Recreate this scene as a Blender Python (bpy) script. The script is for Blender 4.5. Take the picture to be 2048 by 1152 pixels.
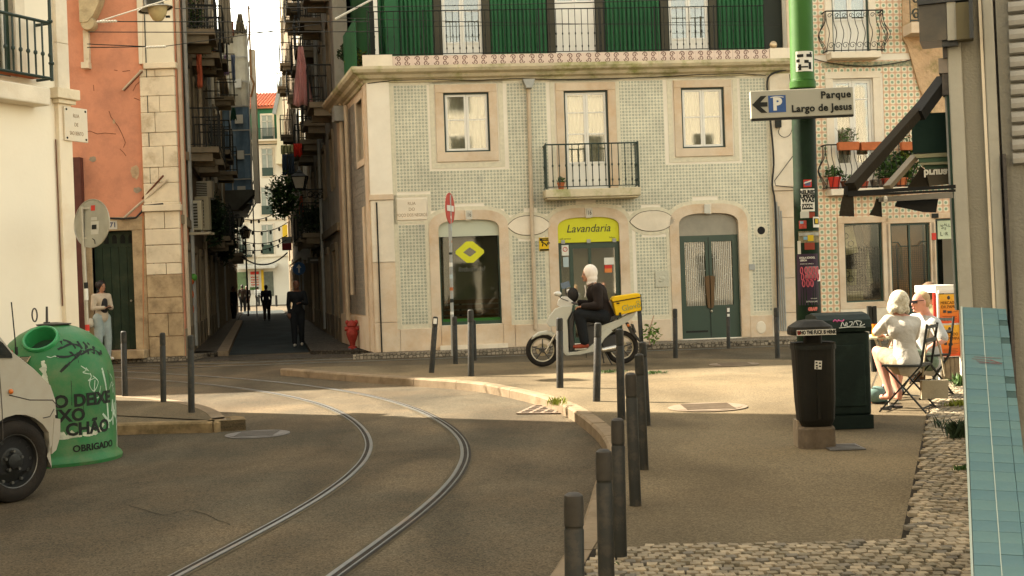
import bpy,bmesh,math,random
from mathutils import Vector,Matrix,noise
for _o in list(bpy.data.objects):
 bpy.data.objects.remove(_o)
random.seed(11)
SC = bpy.context.scene
COL = SC.collection
R = math.radians
# ------------------------------------------------------------------ camera
FOC = 2500.0                      # focal length in photograph pixels (2048 wide)
CAM = Vector((0,0,1.57))
PITCH,ROLL = 0.0084,0.035
_f = Vector((0,math.cos(PITCH),-math.sin(PITCH)))
_u0 = Vector((0,math.sin(PITCH),math.cos(PITCH)))
_r0 = Vector((1,0,0))
_r = _r0 * math.cos(ROLL) - _u0 * math.sin(ROLL)
_u = _u0 * math.cos(ROLL) + _r0 * math.sin(ROLL)
cam_d = bpy.data.cameras.new('camera')
cam = bpy.data.objects.new('camera',cam_d)
COL.objects.link(cam)
SC.camera = cam
cam_d.sensor_width = 36.0
cam_d.lens = FOC / 2048 * 36
cam_d.clip_start = 0.1
cam_d.clip_end = 900
cam.matrix_world = Matrix(((_r.x,_u.x,-_f.x,CAM.x),(_r.y,_u.y,-_f.y,CAM.y),(_r.z,_u.z,-_f.z,CAM.z),(0,0,0,1)))
# ------------------------------------------------------------------ sky, sun, exposure
SUN_DIR = Vector((0.875,-0.484,-math.tan(R(40)))).normalized()    # from the sun to the ground
SUN_EL = R(40)
world = bpy.data.worlds.new('World')
SC.world = world
world.use_nodes = True
nt = world.node_tree
nt.nodes.clear()
_o = nt.nodes.new('ShaderNodeOutputWorld')
_b = nt.nodes.new('ShaderNodeBackground')
_s = nt.nodes.new('ShaderNodeTexSky')
_s.sky_type = 'NISHITA'
_s.sun_disc = False
_s.sun_elevation = SUN_EL
_s.sun_rotation = math.atan2(-SUN_DIR.x,-SUN_DIR.y)
_s.air_density = 1.0
_s.dust_density = 2.0
_s.ozone_density = 0.6
_h = nt.nodes.new('ShaderNodeHueSaturation')
_h.inputs['Saturation'].default_value = 0.52
_m = nt.nodes.new('ShaderNodeMixRGB')
_m.blend_type = 'MULTIPLY'
_m.inputs[0].default_value = 1.0
_m.inputs[2].default_value = (1.0,0.89,0.67,1)
nt.links.new(_s.outputs[0],_h.inputs['Color'])
nt.links.new(_h.outputs[0],_m.inputs[1])
nt.links.new(_m.outputs[0],_b.inputs[0])
nt.links.new(_b.outputs[0],_o.inputs[0])
_b.inputs[1].default_value = 0.15
sd = bpy.data.lights.new('sun','SUN')
sd.energy = 5.0
sd.angle = R(0.6)
sd.color = (1.0,0.88,0.70)
sun = bpy.data.objects.new('sun',sd)
COL.objects.link(sun)
sun.rotation_euler = SUN_DIR.to_track_quat('-Z','Y').to_euler()
sun.location = (-20,20,40)
SC.view_settings.view_transform = 'Standard'
SC.view_settings.look = 'None'
SC.view_settings.gamma = 1.0
SC.view_settings.use_curve_mapping = False
SC.view_settings.exposure = 2.28
SC.render.engine = 'CYCLES'
SC.cycles.max_bounces = 6
SC.cycles.use_denoising = True
# ------------------------------------------------------------------ placing by line of sight onto real planes
def ray(px,py):
 return _f + _r * ((px - 1024) / FOC) + _u * ((576 - py) / FOC)
def G(px,py,z=0.0):             # where that line meets the ground at height z
 d = ray(px,py)
 return CAM + d * ((z - CAM.z) / d.z)
def AY(px,py,Y):                # where it meets the vertical plane at distance Y
 d = ray(px,py)
 return CAM + d * (Y / d.y)
class Plane:                      # a vertical wall plane; x along it, y into the building
 def __init__(s,p0,ang):
  s.p = Vector((p0[0],p0[1],p0[2])); s.a = ang
  s.u = Vector((math.cos(ang),math.sin(ang),0)); s.v = Vector((-math.sin(ang),math.cos(ang),0))
 def xz(s,px,py):
  d = ray(px,py); t = (s.p - CAM).dot(s.v) / d.dot(s.v); q = CAM + d * t - s.p
  return q.dot(s.u),q.z
 def rect(s,xl,xr,yt,yb):
  ym = (yt + yb) / 2; xm = (xl + xr) / 2
  return s.xz(xl,ym)[0],s.xz(xr,ym)[0],s.xz(xm,yb)[1],s.xz(xm,yt)[1]
 def w(s,x,y,z):
  return s.p + s.u * x + s.v * y + Vector((0,0,z))
# ------------------------------------------------------------------ materials
_M = {}
def rgba(c): return (c[0],c[1],c[2],1)
def mat(key,col,rough=0.8,var=0.12,sc=2.0,bump=0.15,bsc=30.0,metal=0.0,col2=None,lo=0.45,hi=0.7,spec=0.5,sc2=None,detail=6,bd=0.01,space='Object'):
 if key in _M: return _M[key]
 m = bpy.data.materials.new(key); m.use_nodes = True
 n = m.node_tree.nodes; l = m.node_tree.links; p = n['Principled BSDF']
 p.inputs['Roughness'].default_value = rough
 p.inputs['Metallic'].default_value = metal
 p.inputs['Specular IOR Level'].default_value = spec if (spec != 0.5 or rough < 0.5 or metal) else (0.12 if rough > 0.7 else 0.25)
 tc = n.new('ShaderNodeTexCoord')
 if space == 'World':
  gg = n.new('ShaderNodeNewGeometry'); co = gg.outputs['Position']
 else:
  co = tc.outputs['Object']
 nz = n.new('ShaderNodeTexNoise'); nz.inputs['Scale'].default_value = sc; nz.inputs['Detail'].default_value = detail
 nz.inputs['Roughness'].default_value = 0.65
 l.new(co,nz.inputs['Vector'])
 mr = n.new('ShaderNodeMapRange'); mr.inputs[1].default_value = 0.3; mr.inputs[2].default_value = 0.7
 mr.inputs[3].default_value = 1 - var; mr.inputs[4].default_value = 1 + var
 l.new(nz.outputs[0],mr.inputs[0])
 mx = n.new('ShaderNodeMixRGB'); mx.blend_type = 'MULTIPLY'; mx.inputs[0].default_value = 1
 l.new(mr.outputs[0],mx.inputs[2])
 if col2 is not None:
  n2 = n.new('ShaderNodeTexNoise'); n2.inputs['Scale'].default_value = sc2 or sc * 0.6; n2.inputs['Detail'].default_value = 8
  n2.inputs['Roughness'].default_value = 0.7
  l.new(co,n2.inputs['Vector'])
  cr = n.new('ShaderNodeMapRange'); cr.inputs[1].default_value = lo; cr.inputs[2].default_value = hi
  l.new(n2.outputs[0],cr.inputs[0])
  m2 = n.new('ShaderNodeMixRGB'); m2.inputs[1].default_value = rgba(col); m2.inputs[2].default_value = rgba(col2)
  l.new(cr.outputs[0],m2.inputs[0]); l.new(m2.outputs[0],mx.inputs[1])
 else:
  mx.inputs[1].default_value = rgba(col)
 l.new(mx.outputs[0],p.inputs['Base Color'])
 if bump:
  nb = n.new('ShaderNodeTexNoise'); nb.inputs['Scale'].default_value = bsc; nb.inputs['Detail'].default_value = 4
  l.new(co,nb.inputs['Vector'])
  bp = n.new('ShaderNodeBump'); bp.inputs['Strength'].default_value = bump; bp.inputs['Distance'].default_value = bd
  l.new(nb.outputs[0],bp.inputs['Height']); l.new(bp.outputs[0],p.inputs['Normal'])
 _M[key] = m
 return m
def flat(key,col,rough=0.7,metal=0.0,spec=0.5):
 return mat(key,col,rough,0.06,4,0.05,60,metal,spec=spec)
def glassmat(key,tint=(0.6,0.62,0.58),gloss=0.22):
 if key in _M: return _M[key]
 m = bpy.data.materials.new(key); m.use_nodes = True
 n = m.node_tree.nodes; l = m.node_tree.links; n.remove(n['Principled BSDF'])
 o = n['Material Output']
 t = n.new('ShaderNodeBsdfTransparent'); t.inputs[0].default_value = rgba(tint)
 g = n.new('ShaderNodeBsdfGlossy'); g.inputs['Roughness'].default_value = 0.03; g.inputs[0].default_value = (1,1,1,1)
 fr = n.new('ShaderNodeLayerWeight'); fr.inputs[0].default_value = 0.25
 mr = n.new('ShaderNodeMapRange'); mr.inputs[3].default_value = gloss; mr.inputs[4].default_value = 0.9
 tc = n.new('ShaderNodeTexCoord'); nb = n.new('ShaderNodeTexNoise'); nb.inputs['Scale'].default_value = 2.2
 l.new(tc.outputs['Object'],nb.inputs['Vector'])
 bp = n.new('ShaderNodeBump'); bp.inputs['Strength'].default_value = 0.012; bp.inputs['Distance'].default_value = 0.05
 l.new(nb.outputs[0],bp.inputs['Height']); l.new(bp.outputs[0],g.inputs['Normal'])
 mx = n.new('ShaderNodeMixShader')
 l.new(fr.outputs['Fresnel'],mr.inputs[0]); l.new(mr.outputs[0],mx.inputs[0]); l.new(t.outputs[0],mx.inputs[1]); l.new(g.outputs[0],mx.inputs[2])
 l.new(mx.outputs[0],o.inputs[0])
 _M[key] = m
 return m
def nodes_of(m):
 return m.node_tree.nodes,m.node_tree.links
# ------------------------------------------------------------------ mesh building
class MB:
 def __init__(s): s.v = []; s.f = []; s.m = []; s.uv = None
 def face(s,pts,mi=0):
  b = len(s.v); s.v += [tuple(p) for p in pts]; s.f.append(tuple(range(b,b + len(pts)))); s.m.append(mi); return s
 def add(s,vs,fs,mi=0):
  b = len(s.v); s.v += [tuple(p) for p in vs]; s.f += [tuple(b + i for i in f) for f in fs]; s.m += [mi] * len(fs); return s
 def box(s,x0,x1,y0,y1,z0,z1,mi=0,M=None):
  vs = [Vector((x,y,z)) for z in (z0,z1) for y in (y0,y1) for x in (x0,x1)]
  if M is not None: vs = [M @ p for p in vs]
  return s.add(vs,[(0,2,3,1),(4,5,7,6),(0,1,5,4),(2,6,7,3),(0,4,6,2),(1,3,7,5)],mi)
 def bar(s,a,b,w,h=None,mi=0,up=(0,0,1)):      # square bar from a to b
  a = Vector(a); b = Vector(b); h = h or w; d = (b - a)
  if d.length < 1e-6: return s
  d.normalize(); up = Vector(up)
  if abs(d.dot(up)) > 0.98: up = Vector((1,0,0))
  x = d.cross(up).normalized() * w / 2; y = x.normalized().cross(d).normalized() * h / 2
  vs = [p + i * x + j * y for p in (a,b) for i,j in ((-1,-1),(1,-1),(1,1),(-1,1))]
  return s.add(vs,[(3,2,1,0),(4,5,6,7),(0,1,5,4),(1,2,6,5),(2,3,7,6),(3,0,4,7)],mi)
 def cyl(s,a,b,r0,r1=None,n=12,mi=0,cap=True):
  a = Vector(a); b = Vector(b); r1 = r0 if r1 is None else r1; d = (b - a)
  if d.length < 1e-6: return s
  d.normalize(); t = Vector((0,0,1)) if abs(d.z) < 0.9 else Vector((1,0,0))
  x = d.cross(t).normalized(); y = d.cross(x)
  vs = []
  for p,r in ((a,r0),(b,r1)):
   for i in range(n):
    an = 2 * math.pi * i / n; vs.append(p + x * math.cos(an) * r + y * math.sin(an) * r)
  fs = [(i,(i + 1) % n,n + (i + 1) % n,n + i) for i in range(n)]
  fs = [f[::-1] for f in fs]
  if cap: fs += [tuple(range(n)),tuple(range(2 * n - 1,n - 1,-1))]
  return s.add(vs,fs,mi)
 def tube(s,pts,r,n=6,mi=0,closed=False):
  pts = [Vector(p) for p in pts]; N = len(pts); vs = []; fs = []
  px = None
  for i,p in enumerate(pts):
   d = (pts[(i + 1) % N] - pts[i - 1]) if closed else (pts[min(i + 1,N - 1)] - pts[max(i - 1,0)])
   d.normalize()
   if px is None:
    t = Vector((0,0,1)) if abs(d.z) < 0.9 else Vector((1,0,0)); px = d.cross(t).normalized()
   else:
    px = (px - d * px.dot(d))
    if px.length < 1e-5: px = d.cross(Vector((0,0,1)))
    px.normalize()
   y = d.cross(px); rr = r[i] if isinstance(r,(list,tuple)) else r
   for k in range(n):
    an = 2 * math.pi * k / n; vs.append(p + px * math.cos(an) * rr + y * math.sin(an) * rr)
  for i in range(N if closed else N - 1):
   j = (i + 1) % N
   for k in range(n): fs.append((i * n + k,i * n + (k + 1) % n,j * n + (k + 1) % n,j * n + k))
  if not closed: fs += [tuple(range(n - 1,-1,-1)),tuple(range((N - 1) * n,N * n))]
  return s.add(vs,fs,mi)
 def lathe(s,prof,n=24,mi=0,M=None,a0=0.0,a1=2 * math.pi,cap=False):   # prof: (r, z)
  full = abs(a1 - a0 - 2 * math.pi) < 1e-6; k = n if full else n + 1; vs = []
  for r,z in prof:
   for i in range(k):
    an = a0 + (a1 - a0) * i / n; p = Vector((r * math.cos(an),r * math.sin(an),z)); vs.append(M @ p if M is not None else p)
  fs = []
  for j in range(len(prof) - 1):
   for i in range(n):
    i2 = (i + 1) % k; fs.append((j * k + i,j * k + i2,(j + 1) * k + i2,(j + 1) * k + i))
  if cap: fs += [tuple(range(k))[::-1],tuple(range((len(prof) - 1) * k,len(prof) * k))]
  return s.add(vs,fs,mi)
 def prism(s,poly,d0,d1,axis='y',mi=0,M=None):   # polygon (a,b) extruded along axis
  def mk(a,b,d):
   p = {'y': (a,d,b),'z': (a,b,d),'x': (d,a,b)}[axis]; p = Vector(p); return M @ p if M is not None else p
  n = len(poly); vs = [mk(a,b,d0) for a,b in poly] + [mk(a,b,d1) for a,b in poly]
  return s.add(vs,[tuple(range(n)),tuple(range(2 * n - 1,n - 1,-1))] + [(i,n + i,n + (i + 1) % n,(i + 1) % n) for i in range(n)],mi)
 def ell(s,c,r,n=12,m=8,mi=0,M=None):
  vs = []; c = Vector(c)
  for j in range(m + 1):
   th = math.pi * j / m
   for i in range(n):
    an = 2 * math.pi * i / n
    p = Vector((r[0] * math.sin(th) * math.cos(an),r[1] * math.sin(th) * math.sin(an),r[2] * math.cos(th))); vs.append(c + (M @ p if M is not None else p))
  fs = [(j * n + i,j * n + (i + 1) % n,(j + 1) * n + (i + 1) % n,(j + 1) * n + i) for j in range(m) for i in range(n)]
  return s.add(vs,[f[::-1] for f in fs],mi)
 def loft(s,rings,mi=0,cap=True):
  n = len(rings[0]); vs = [p for r in rings for p in r]; fs = []
  for j in range(len(rings) - 1):
   for i in range(n): fs.append((j * n + i,j * n + (i + 1) % n,(j + 1) * n + (i + 1) % n,(j + 1) * n + i))
  if cap: fs += [tuple(range(n))[::-1],tuple(range((len(rings) - 1) * n,len(rings) * n))]
  return s.add(vs,fs,mi)
 def mesh(s,name,mats,smooth=False,fix=True):
  me = bpy.data.meshes.new(name); me.from_pydata(s.v,[],s.f)
  for m in (mats if isinstance(mats,(list,tuple)) else [mats]): me.materials.append(m)
  if len(me.materials) > 1: me.polygons.foreach_set('material_index',s.m)
  if fix or smooth:
   bm = bmesh.new(); bm.from_mesh(me)
   bmesh.ops.remove_doubles(bm,verts=bm.verts,dist=1e-5)
   bmesh.ops.recalc_face_normals(bm,faces=bm.faces)
   if smooth:
    for f in bm.faces: f.smooth = True
    for e in bm.edges:
     if len(e.link_faces) == 2 and e.calc_face_angle(0) > R(38): e.smooth = False
   bm.to_mesh(me); bm.free()
  me.update()
  return me
 def build(s,name,mats,parent=None,smooth=False,fix=True,loc=None,rot=None):
  o = bpy.data.objects.new(name,s.mesh(name,mats,smooth,fix)); COL.objects.link(o)
  if parent is not None: o.parent = parent
  if loc is not None: o.location = loc
  if rot is not None: o.rotation_euler = rot
  return o
def tag(o,label=None,cat=None,group=None,kind=None):
 if label: o['label'] = label
 if cat: o['category'] = cat
 if group: o['group'] = group
 if kind: o['kind'] = kind
 return o
def thing(name,label,cat,loc=(0,0,0),rz=0.0,group=None,rot=None):
 o = bpy.data.objects.new(name,None); COL.objects.link(o); o.empty_display_size = 0.1
 o.location = loc; o.rotation_euler = rot if rot is not None else (0,0,rz)
 return tag(o,label,cat,group)
def place(name,me,parent,loc=(0,0,0),rot=(0,0,0),scale=None):
 o = bpy.data.objects.new(name,me); COL.objects.link(o); o.parent = parent; o.location = loc; o.rotation_euler = rot
 if scale: o.scale = scale
 return o
def dup(root,loc=None,rz=None,label=None,group=None):
 r = root.copy(); COL.objects.link(r)
 if loc is not None: r.location = loc
 if rz is not None: r.rotation_euler = (0,0,rz)
 if label: r['label'] = label
 if group: r['group'] = group
 for ch in list(root.children):
  c = ch.copy(); COL.objects.link(c); c.parent = r
  for g in ch.children:
   d = g.copy(); COL.objects.link(d); d.parent = c
 return r
def bevel(o,w=0.005,seg=2):
 m = o.modifiers.new('bevel','BEVEL'); m.width = w; m.segments = seg; m.limit_method = 'ANGLE'; m.angle_limit = R(40)
 return o
def text(body,size,m,parent,loc,rot=(math.pi / 2,0,0),name='lettering',bold=0.0,shear=0.0,ext=0.0015,align='CENTER',sx=1.0,space=1.0,bend=None):
 c = bpy.data.curves.new(name,'FONT'); c.body = body; c.size = size; c.extrude = ext; c.offset = bold; c.shear = shear
 c.align_x = align; c.align_y = 'CENTER'; c.resolution_u = 3; c.space_character = space
 t = bpy.data.objects.new('tmp',c); COL.objects.link(t)
 bpy.context.view_layer.update()
 me = bpy.data.meshes.new_from_object(t.evaluated_get(bpy.context.evaluated_depsgraph_get()))
 bpy.data.objects.remove(t); bpy.data.curves.remove(c)
 me.materials.clear(); me.materials.append(m); me.name = name
 if sx != 1.0:
  for v in me.vertices: v.co.x *= sx
 if bend:                                   # wrap round a vertical cylinder of radius bend
  for v in me.vertices:
   a = v.co.x / bend; rr = bend + v.co.z
   v.co = Vector((math.sin(a) * rr,v.co.y,math.cos(a) * rr - bend))
 o = bpy.data.objects.new(name,me); COL.objects.link(o)
 if parent is not None: o.parent = parent
 o.location = loc; o.rotation_euler = rot
 return o
def blob(name,caps,m,parent,vox=0.012,smooth=4,ells=(),shade=True):
 """one continuous skin round tapered limbs (p0, r0, p1, r1) and ellipsoids (c, r[, rotation])"""
 b = MB()
 for c in caps:
  p0,r0,p1,r1 = c[:4]; p0 = Vector(p0); p1 = Vector(p1)
  b.cyl(p0,p1,r0,r1,12); b.ell(p0,(r0,) * 3,12,8); b.ell(p1,(r1,) * 3,12,8)
 for e in ells:
  b.ell(e[0],e[1],16,10,M=Matrix.Rotation(e[2][1],3,e[2][0]) if len(e) > 2 else None)
 me = b.mesh(name,m,fix=False)
 bm = bmesh.new(); bm.from_mesh(me); bmesh.ops.recalc_face_normals(bm,faces=bm.faces); bm.to_mesh(me); bm.free()
 t = bpy.data.objects.new('tmp',me); COL.objects.link(t)
 r = t.modifiers.new('r','REMESH'); r.mode = 'VOXEL'; r.voxel_size = vox
 if smooth:
  s_ = t.modifiers.new('s','SMOOTH'); s_.factor = 0.5; s_.iterations = smooth
 bpy.context.view_layer.update()
 me2 = bpy.data.meshes.new_from_object(t.evaluated_get(bpy.context.evaluated_depsgraph_get()))
 bpy.data.objects.remove(t)
 if shade: me2.polygons.foreach_set('use_smooth',[True] * len(me2.polygons))
 me2.name = name; me2.materials.clear(); me2.materials.append(m)
 o = bpy.data.objects.new(name,me2); COL.objects.link(o)
 if parent is not None: o.parent = parent
 return o
def spline(pts,n=6):
 out = []; P = [Vector(p) for p in pts]
 for i in range(len(P) - 1):
  a = P[max(i - 1,0)]; b = P[i]; c = P[i + 1]; d = P[min(i + 2,len(P) - 1)]
  for k in range(n):
   t = k / n
   out.append(0.5 * ((2 * b) + (c - a) * t + (2 * a - 5 * b + 4 * c - d) * t * t + (3 * b - a - 3 * c + d) * t ** 3))
 out.append(P[-1]); return out
def ribbon(pts,w,side=0.0):     # offset both ways from a ground polyline: two lists
 L,Rr = [],[]
 for i,p in enumerate(pts):
  d = (pts[min(i + 1,len(pts) - 1)] - pts[max(i - 1,0)]); d.z = 0; d.normalize()
  nrm = Vector((-d.y,d.x,0)); L.append(p + nrm * (side + w / 2)); Rr.append(p + nrm * (side - w / 2))
 return L,Rr
def inside(p,poly):
 x,y = p[0],p[1]; c = False; n = len(poly)
 for i in range(n):
  a = poly[i]; b = poly[i - 1]
  if (a[1] > y) != (b[1] > y) and x < (b[0] - a[0]) * (y - a[1]) / (b[1] - a[1]) + a[0]: c = not c
 return c
# ------------------------------------------------------------------ ground materials
def asphalt(key,base,warm,patch,grain=0.35):
 m = mat(key,base,0.88,0.10,0.5,0.6,190,col2=warm,lo=0.42,hi=0.68,sc2=0.35,space='World',bd=0.004,spec=0.1)
 n,l = nodes_of(m); p = n['Principled BSDF']
 src = p.inputs['Base Color'].links[0].from_socket
 g = n.new('ShaderNodeNewGeometry')
 v = n.new('ShaderNodeTexVoronoi'); v.inputs['Scale'].default_value = 105; v.feature = 'F1'
 l.new(g.outputs['Position'],v.inputs['Vector'])
 sp = n.new('ShaderNodeSeparateColor'); l.new(v.outputs['Color'],sp.inputs[0])
 r = n.new('ShaderNodeMapRange'); r.inputs[1].default_value = 0; r.inputs[2].default_value = 1; r.inputs[3].default_value = 1 - grain; r.inputs[4].default_value = 1 + grain * 1.3
 l.new(sp.outputs[0],r.inputs[0])
 x = n.new('ShaderNodeMixRGB'); x.blend_type = 'MULTIPLY'; x.inputs[0].default_value = 1
 l.new(src,x.inputs[1]); l.new(r.outputs[0],x.inputs[2])
 # broad patches and dark stains
 n2 = n.new('ShaderNodeTexNoise'); n2.inputs['Scale'].default_value = patch; n2.inputs['Detail'].default_value = 3; n2.inputs['Distortion'].default_value = 0.6
 mp = n.new('ShaderNodeMapping'); mp.inputs['Scale'].default_value = (1,0.45,1)
 l.new(g.outputs['Position'],mp.inputs[0]); l.new(mp.outputs[0],n2.inputs['Vector'])
 r2 = n.new('ShaderNodeMapRange'); r2.inputs[1].default_value = 0.35; r2.inputs[2].default_value = 0.65; r2.inputs[3].default_value = 0.70; r2.inputs[4].default_value = 1.2
 l.new(n2.outputs[0],r2.inputs[0])
 y = n.new('ShaderNodeMixRGB'); y.blend_type = 'MULTIPLY'; y.inputs[0].default_value = 1
 l.new(x.outputs[0],y.inputs[1]); l.new(r2.outputs[0],y.inputs[2]); l.new(y.outputs[0],p.inputs['Base Color'])
 return m
M_ROAD = asphalt('road_asphalt',(0.073,0.061,0.041),(0.118,0.086,0.051),0.9,0.42)
M_PLAZA = asphalt('plaza_asphalt',(0.118,0.093,0.057),(0.143,0.108,0.063),0.7,0.32)
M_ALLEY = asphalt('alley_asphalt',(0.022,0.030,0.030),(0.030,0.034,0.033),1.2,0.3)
M_KERB = mat('kerb_limestone',(0.205,0.155,0.10),0.85,0.22,3,0.5,40,col2=(0.14,0.10,0.058),lo=0.5,hi=0.75,sc2=5,space='World')
M_KERB2 = mat('kerb_mossy',(0.24,0.17,0.09),0.9,0.3,5,0.6,30,col2=(0.1,0.075,0.035),lo=0.42,hi=0.7,sc2=4,space='World')
M_STEEL = mat('rail_steel',(0.15,0.155,0.15),0.42,0.15,4,0.15,60,0.6,col2=(0.25,0.13,0.06),lo=0.55,hi=0.8,sc2=3,space='World')
M_GROOVE = mat('rail_groove',(0.035,0.03,0.025),0.9,0.3,6,0.3,80,space='World')
M_RAILBED = mat('rail_bed_concrete',(0.092,0.075,0.046),0.9,0.2,3,0.5,60,col2=(0.075,0.06,0.04),lo=0.45,hi=0.62,sc2=9,space='World')
M_STONE = [mat('cobble_%s' % k,c,0.75,0.3,9,0.5,60,col2=c2,lo=0.5,hi=0.8,sc2=14,space='World')
           for k,c,c2 in (('pale',(0.25,0.205,0.14),(0.17,0.135,0.09)),('cream',(0.32,0.26,0.175),(0.22,0.165,0.105)),
       ('grey',(0.185,0.155,0.105),(0.13,0.105,0.07)),('dark',(0.15,0.13,0.1),(0.1,0.085,0.06)))]
M_JOINT = mat('joint_soil',(0.022,0.017,0.011),0.95,0.4,12,0.6,80,space='World')
M_IRON = mat('cast_iron',(0.06,0.052,0.045),0.6,0.2,6,0.4,90,0.4,space='World')
def cobblemat(key,scale,dark=1.0):
 m = mat(key,(0.24 * dark,0.2 * dark,0.145 * dark),0.8,0.2,2,0,1,space='World')
 n,l = nodes_of(m); p = n['Principled BSDF']; src = p.inputs['Base Color'].links[0].from_socket
 g = n.new('ShaderNodeNewGeometry')
 a = n.new('ShaderNodeTexVoronoi'); a.inputs['Scale'].default_value = scale; a.feature = 'DISTANCE_TO_EDGE'; a.inputs['Randomness'].default_value = 0.55
 b = n.new('ShaderNodeTexVoronoi'); b.inputs['Scale'].default_value = scale; b.inputs['Randomness'].default_value = 0.55
 l.new(g.outputs['Position'],a.inputs['Vector']); l.new(g.outputs['Position'],b.inputs['Vector'])
 r = n.new('ShaderNodeMapRange'); r.inputs[1].default_value = 0.02; r.inputs[2].default_value = 0.14; r.inputs[3].default_value = 0.28
 l.new(a.outputs['Distance'],r.inputs[0])
 s_ = n.new('ShaderNodeSeparateColor'); l.new(b.outputs['Color'],s_.inputs[0])
 r3 = n.new('ShaderNodeMapRange'); r3.inputs[3].default_value = 0.65; r3.inputs[4].default_value = 1.35; l.new(s_.outputs[0],r3.inputs[0])
 k = n.new('ShaderNodeMath'); k.operation = 'MULTIPLY'; l.new(r.outputs[0],k.inputs[0]); l.new(r3.outputs[0],k.inputs[1])
 x = n.new('ShaderNodeMixRGB'); x.blend_type = 'MULTIPLY'; x.inputs[0].default_value = 1; l.new(src,x.inputs[1]); l.new(k.outputs[0],x.inputs[2])
 l.new(x.outputs[0],p.inputs['Base Color'])
 bp = n.new('ShaderNodeBump'); bp.inputs['Strength'].default_value = 0.7; bp.inputs['Distance'].default_value = 0.02
 l.new(r.outputs[0],bp.inputs['Height']); l.new(bp.outputs[0],p.inputs['Normal'])
 return m
M_COBFAR = cobblemat('distant_cobbles',13)
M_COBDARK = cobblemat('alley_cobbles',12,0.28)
# ------------------------------------------------------------------ road, alley road and pavements
road = MB(); road.box(-160,160,-60,260,-0.3,0.0)
tag(road.build('road',M_ROAD),kind='structure')
KZ = 0.12
kpx = [(560,737),(610,741),(700,748),(760,752),(850,758),(945,765),(1010,776),(1075,791),(1130,811),(1166,834),(1194,858),(1212,884),
       (1214,902),(1200,935),(1190,960),(1178,1000),(1160,1050),(1130,1098),(1085,1165),(1030,1235)]
KERB = spline([G(x,y,KZ) for x,y in kpx],8)
for p in KERB: p.z = 0
d_ = (KERB[-1] - KERB[-2]).normalized()
KERB.append(KERB[-1] + d_ * 5)
far_r = G(1590,719,KZ); far_l = G(1300,716,KZ); far_m = G(900,728,KZ); far_k = G(590,734,KZ)
PLZ = [(p.x,p.y) for p in KERB] + [(14,KERB[-1].y),(30,6),(30,24.6),(far_r.x,far_r.y),(far_l.x,far_l.y),(far_m.x,far_m.y),(far_k.x,far_k.y)]
# inner polygon of the asphalted plaza (kerb stones stand round it)
KW = 0.145
L1,R1 = ribbon(KERB,KW * 2)     # right hand side is the plaza side
def pick_side(L,Rr):
 return Rr if (Rr[60].x > L[60].x) else L
inner = pick_side(*ribbon(KERB,KW * 2 + 0.006));
pz = MB()
poly = [(p.x,p.y) for p in inner] + PLZ[len(KERB):]
bm = bmesh.new(); vs = [bm.verts.new((x,y,KZ - 0.004)) for x,y in poly]; f_ = bm.faces.new(vs)
bmesh.ops.recalc_face_normals(bm,faces=bm.faces)
if f_.normal.z < 0: f_.normal_flip()
ex = bmesh.ops.extrude_face_region(bm,geom=[f_])
for v in ex['geom']:
 if isinstance(v,bmesh.types.BMVert): v.co.z = 0.002
bmesh.ops.recalc_face_normals(bm,faces=bm.faces)
bmesh.ops.triangulate(bm,faces=bm.faces)
me = bpy.data.meshes.new('plaza_pavement'); bm.to_mesh(me); bm.free(); me.materials.append(M_PLAZA)
plaza = tag(bpy.data.objects.new('plaza_pavement',me),kind='structure'); COL.objects.link(plaza)
# kerb stones, one by one
kerb = tag(bpy.data.objects.new('kerb',None),kind='structure'); COL.objects.link(kerb)
def kerb_run(pts,inner_pts,parent,m,z1=KZ,seglen=0.95,taper=None,gap=0.012):
 i = 0; cnt = 0
 while i < len(pts) - 1:
  j = i; acc = 0; tgt = seglen * random.uniform(0.8,1.2)
  while j < len(pts) - 1 and acc < tgt: acc += (pts[j + 1] - pts[j]).length; j += 1
  seq = list(range(i,j + 1)); b = MB(); rings = []
  for k in seq:
   o,n_ = pts[k].copy(),inner_pts[k].copy()
   if k == i: dd = (pts[k + 1] - pts[k]).normalized() * gap; o += dd; n_ += dd
   zz = z1 + random.uniform(-0.003,0.003) if k in (i,) else z1
   dr = (n_ - o).normalized() * 0.022
   rings.append([Vector((o.x,o.y,0.0)),Vector((n_.x,n_.y,0.0)),Vector((n_.x,n_.y,zz)),Vector((o.x + dr.x,o.y + dr.y,zz)),Vector((o.x,o.y,zz - 0.02))])
  b.loft(rings); b.build('kerb_stone',m,parent); i = j; cnt += 1
pts_ = [p.copy() for p in KERB]
in_ = pick_side(*ribbon(KERB,KW * 2))
kerb_run(pts_,in_,kerb,M_KERB)
# left traffic island
isl = [(200,872),(300,868),(400,866),(440,864),(456,856),(458,840),(440,822),(400,808),(330,797),(250,791),(150,786)]
ILP = spline([G(x,y + (0 if i > 4 else -38),KZ) if i > 4 else G(x,y,0.0) for i,(x,y) in enumerate(isl)],4)
for p in ILP: p.z = 0
ILP = [Vector((-9.5,ILP[0].y - 0.25,0))] + ILP + [Vector((-9.0,ILP[-1].y + 0.6,0))]
island_ = tag(bpy.data.objects.new('island_kerb',None),kind='structure'); COL.objects.link(island_)
La,Lb = ribbon(ILP,0.34)
cen = Vector((-6.0,16.0,0))
iin = La if (La[8] - cen).length < (Lb[8] - cen).length else Lb
kerb_run(ILP[:22],iin[:22],island_,M_KERB2,seglen=1.3)
kerb_run(ILP[21:],iin[21:],island_,M_KERB,seglen=1.2)
ib = MB()
ipoly = [(p.x,p.y) for p in iin] + [(-9.0,17.6)]
ib.prism(ipoly,0.003,KZ - 0.004,'z'); tag(ib.build('island_pavement',M_PLAZA),kind='structure')
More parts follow.
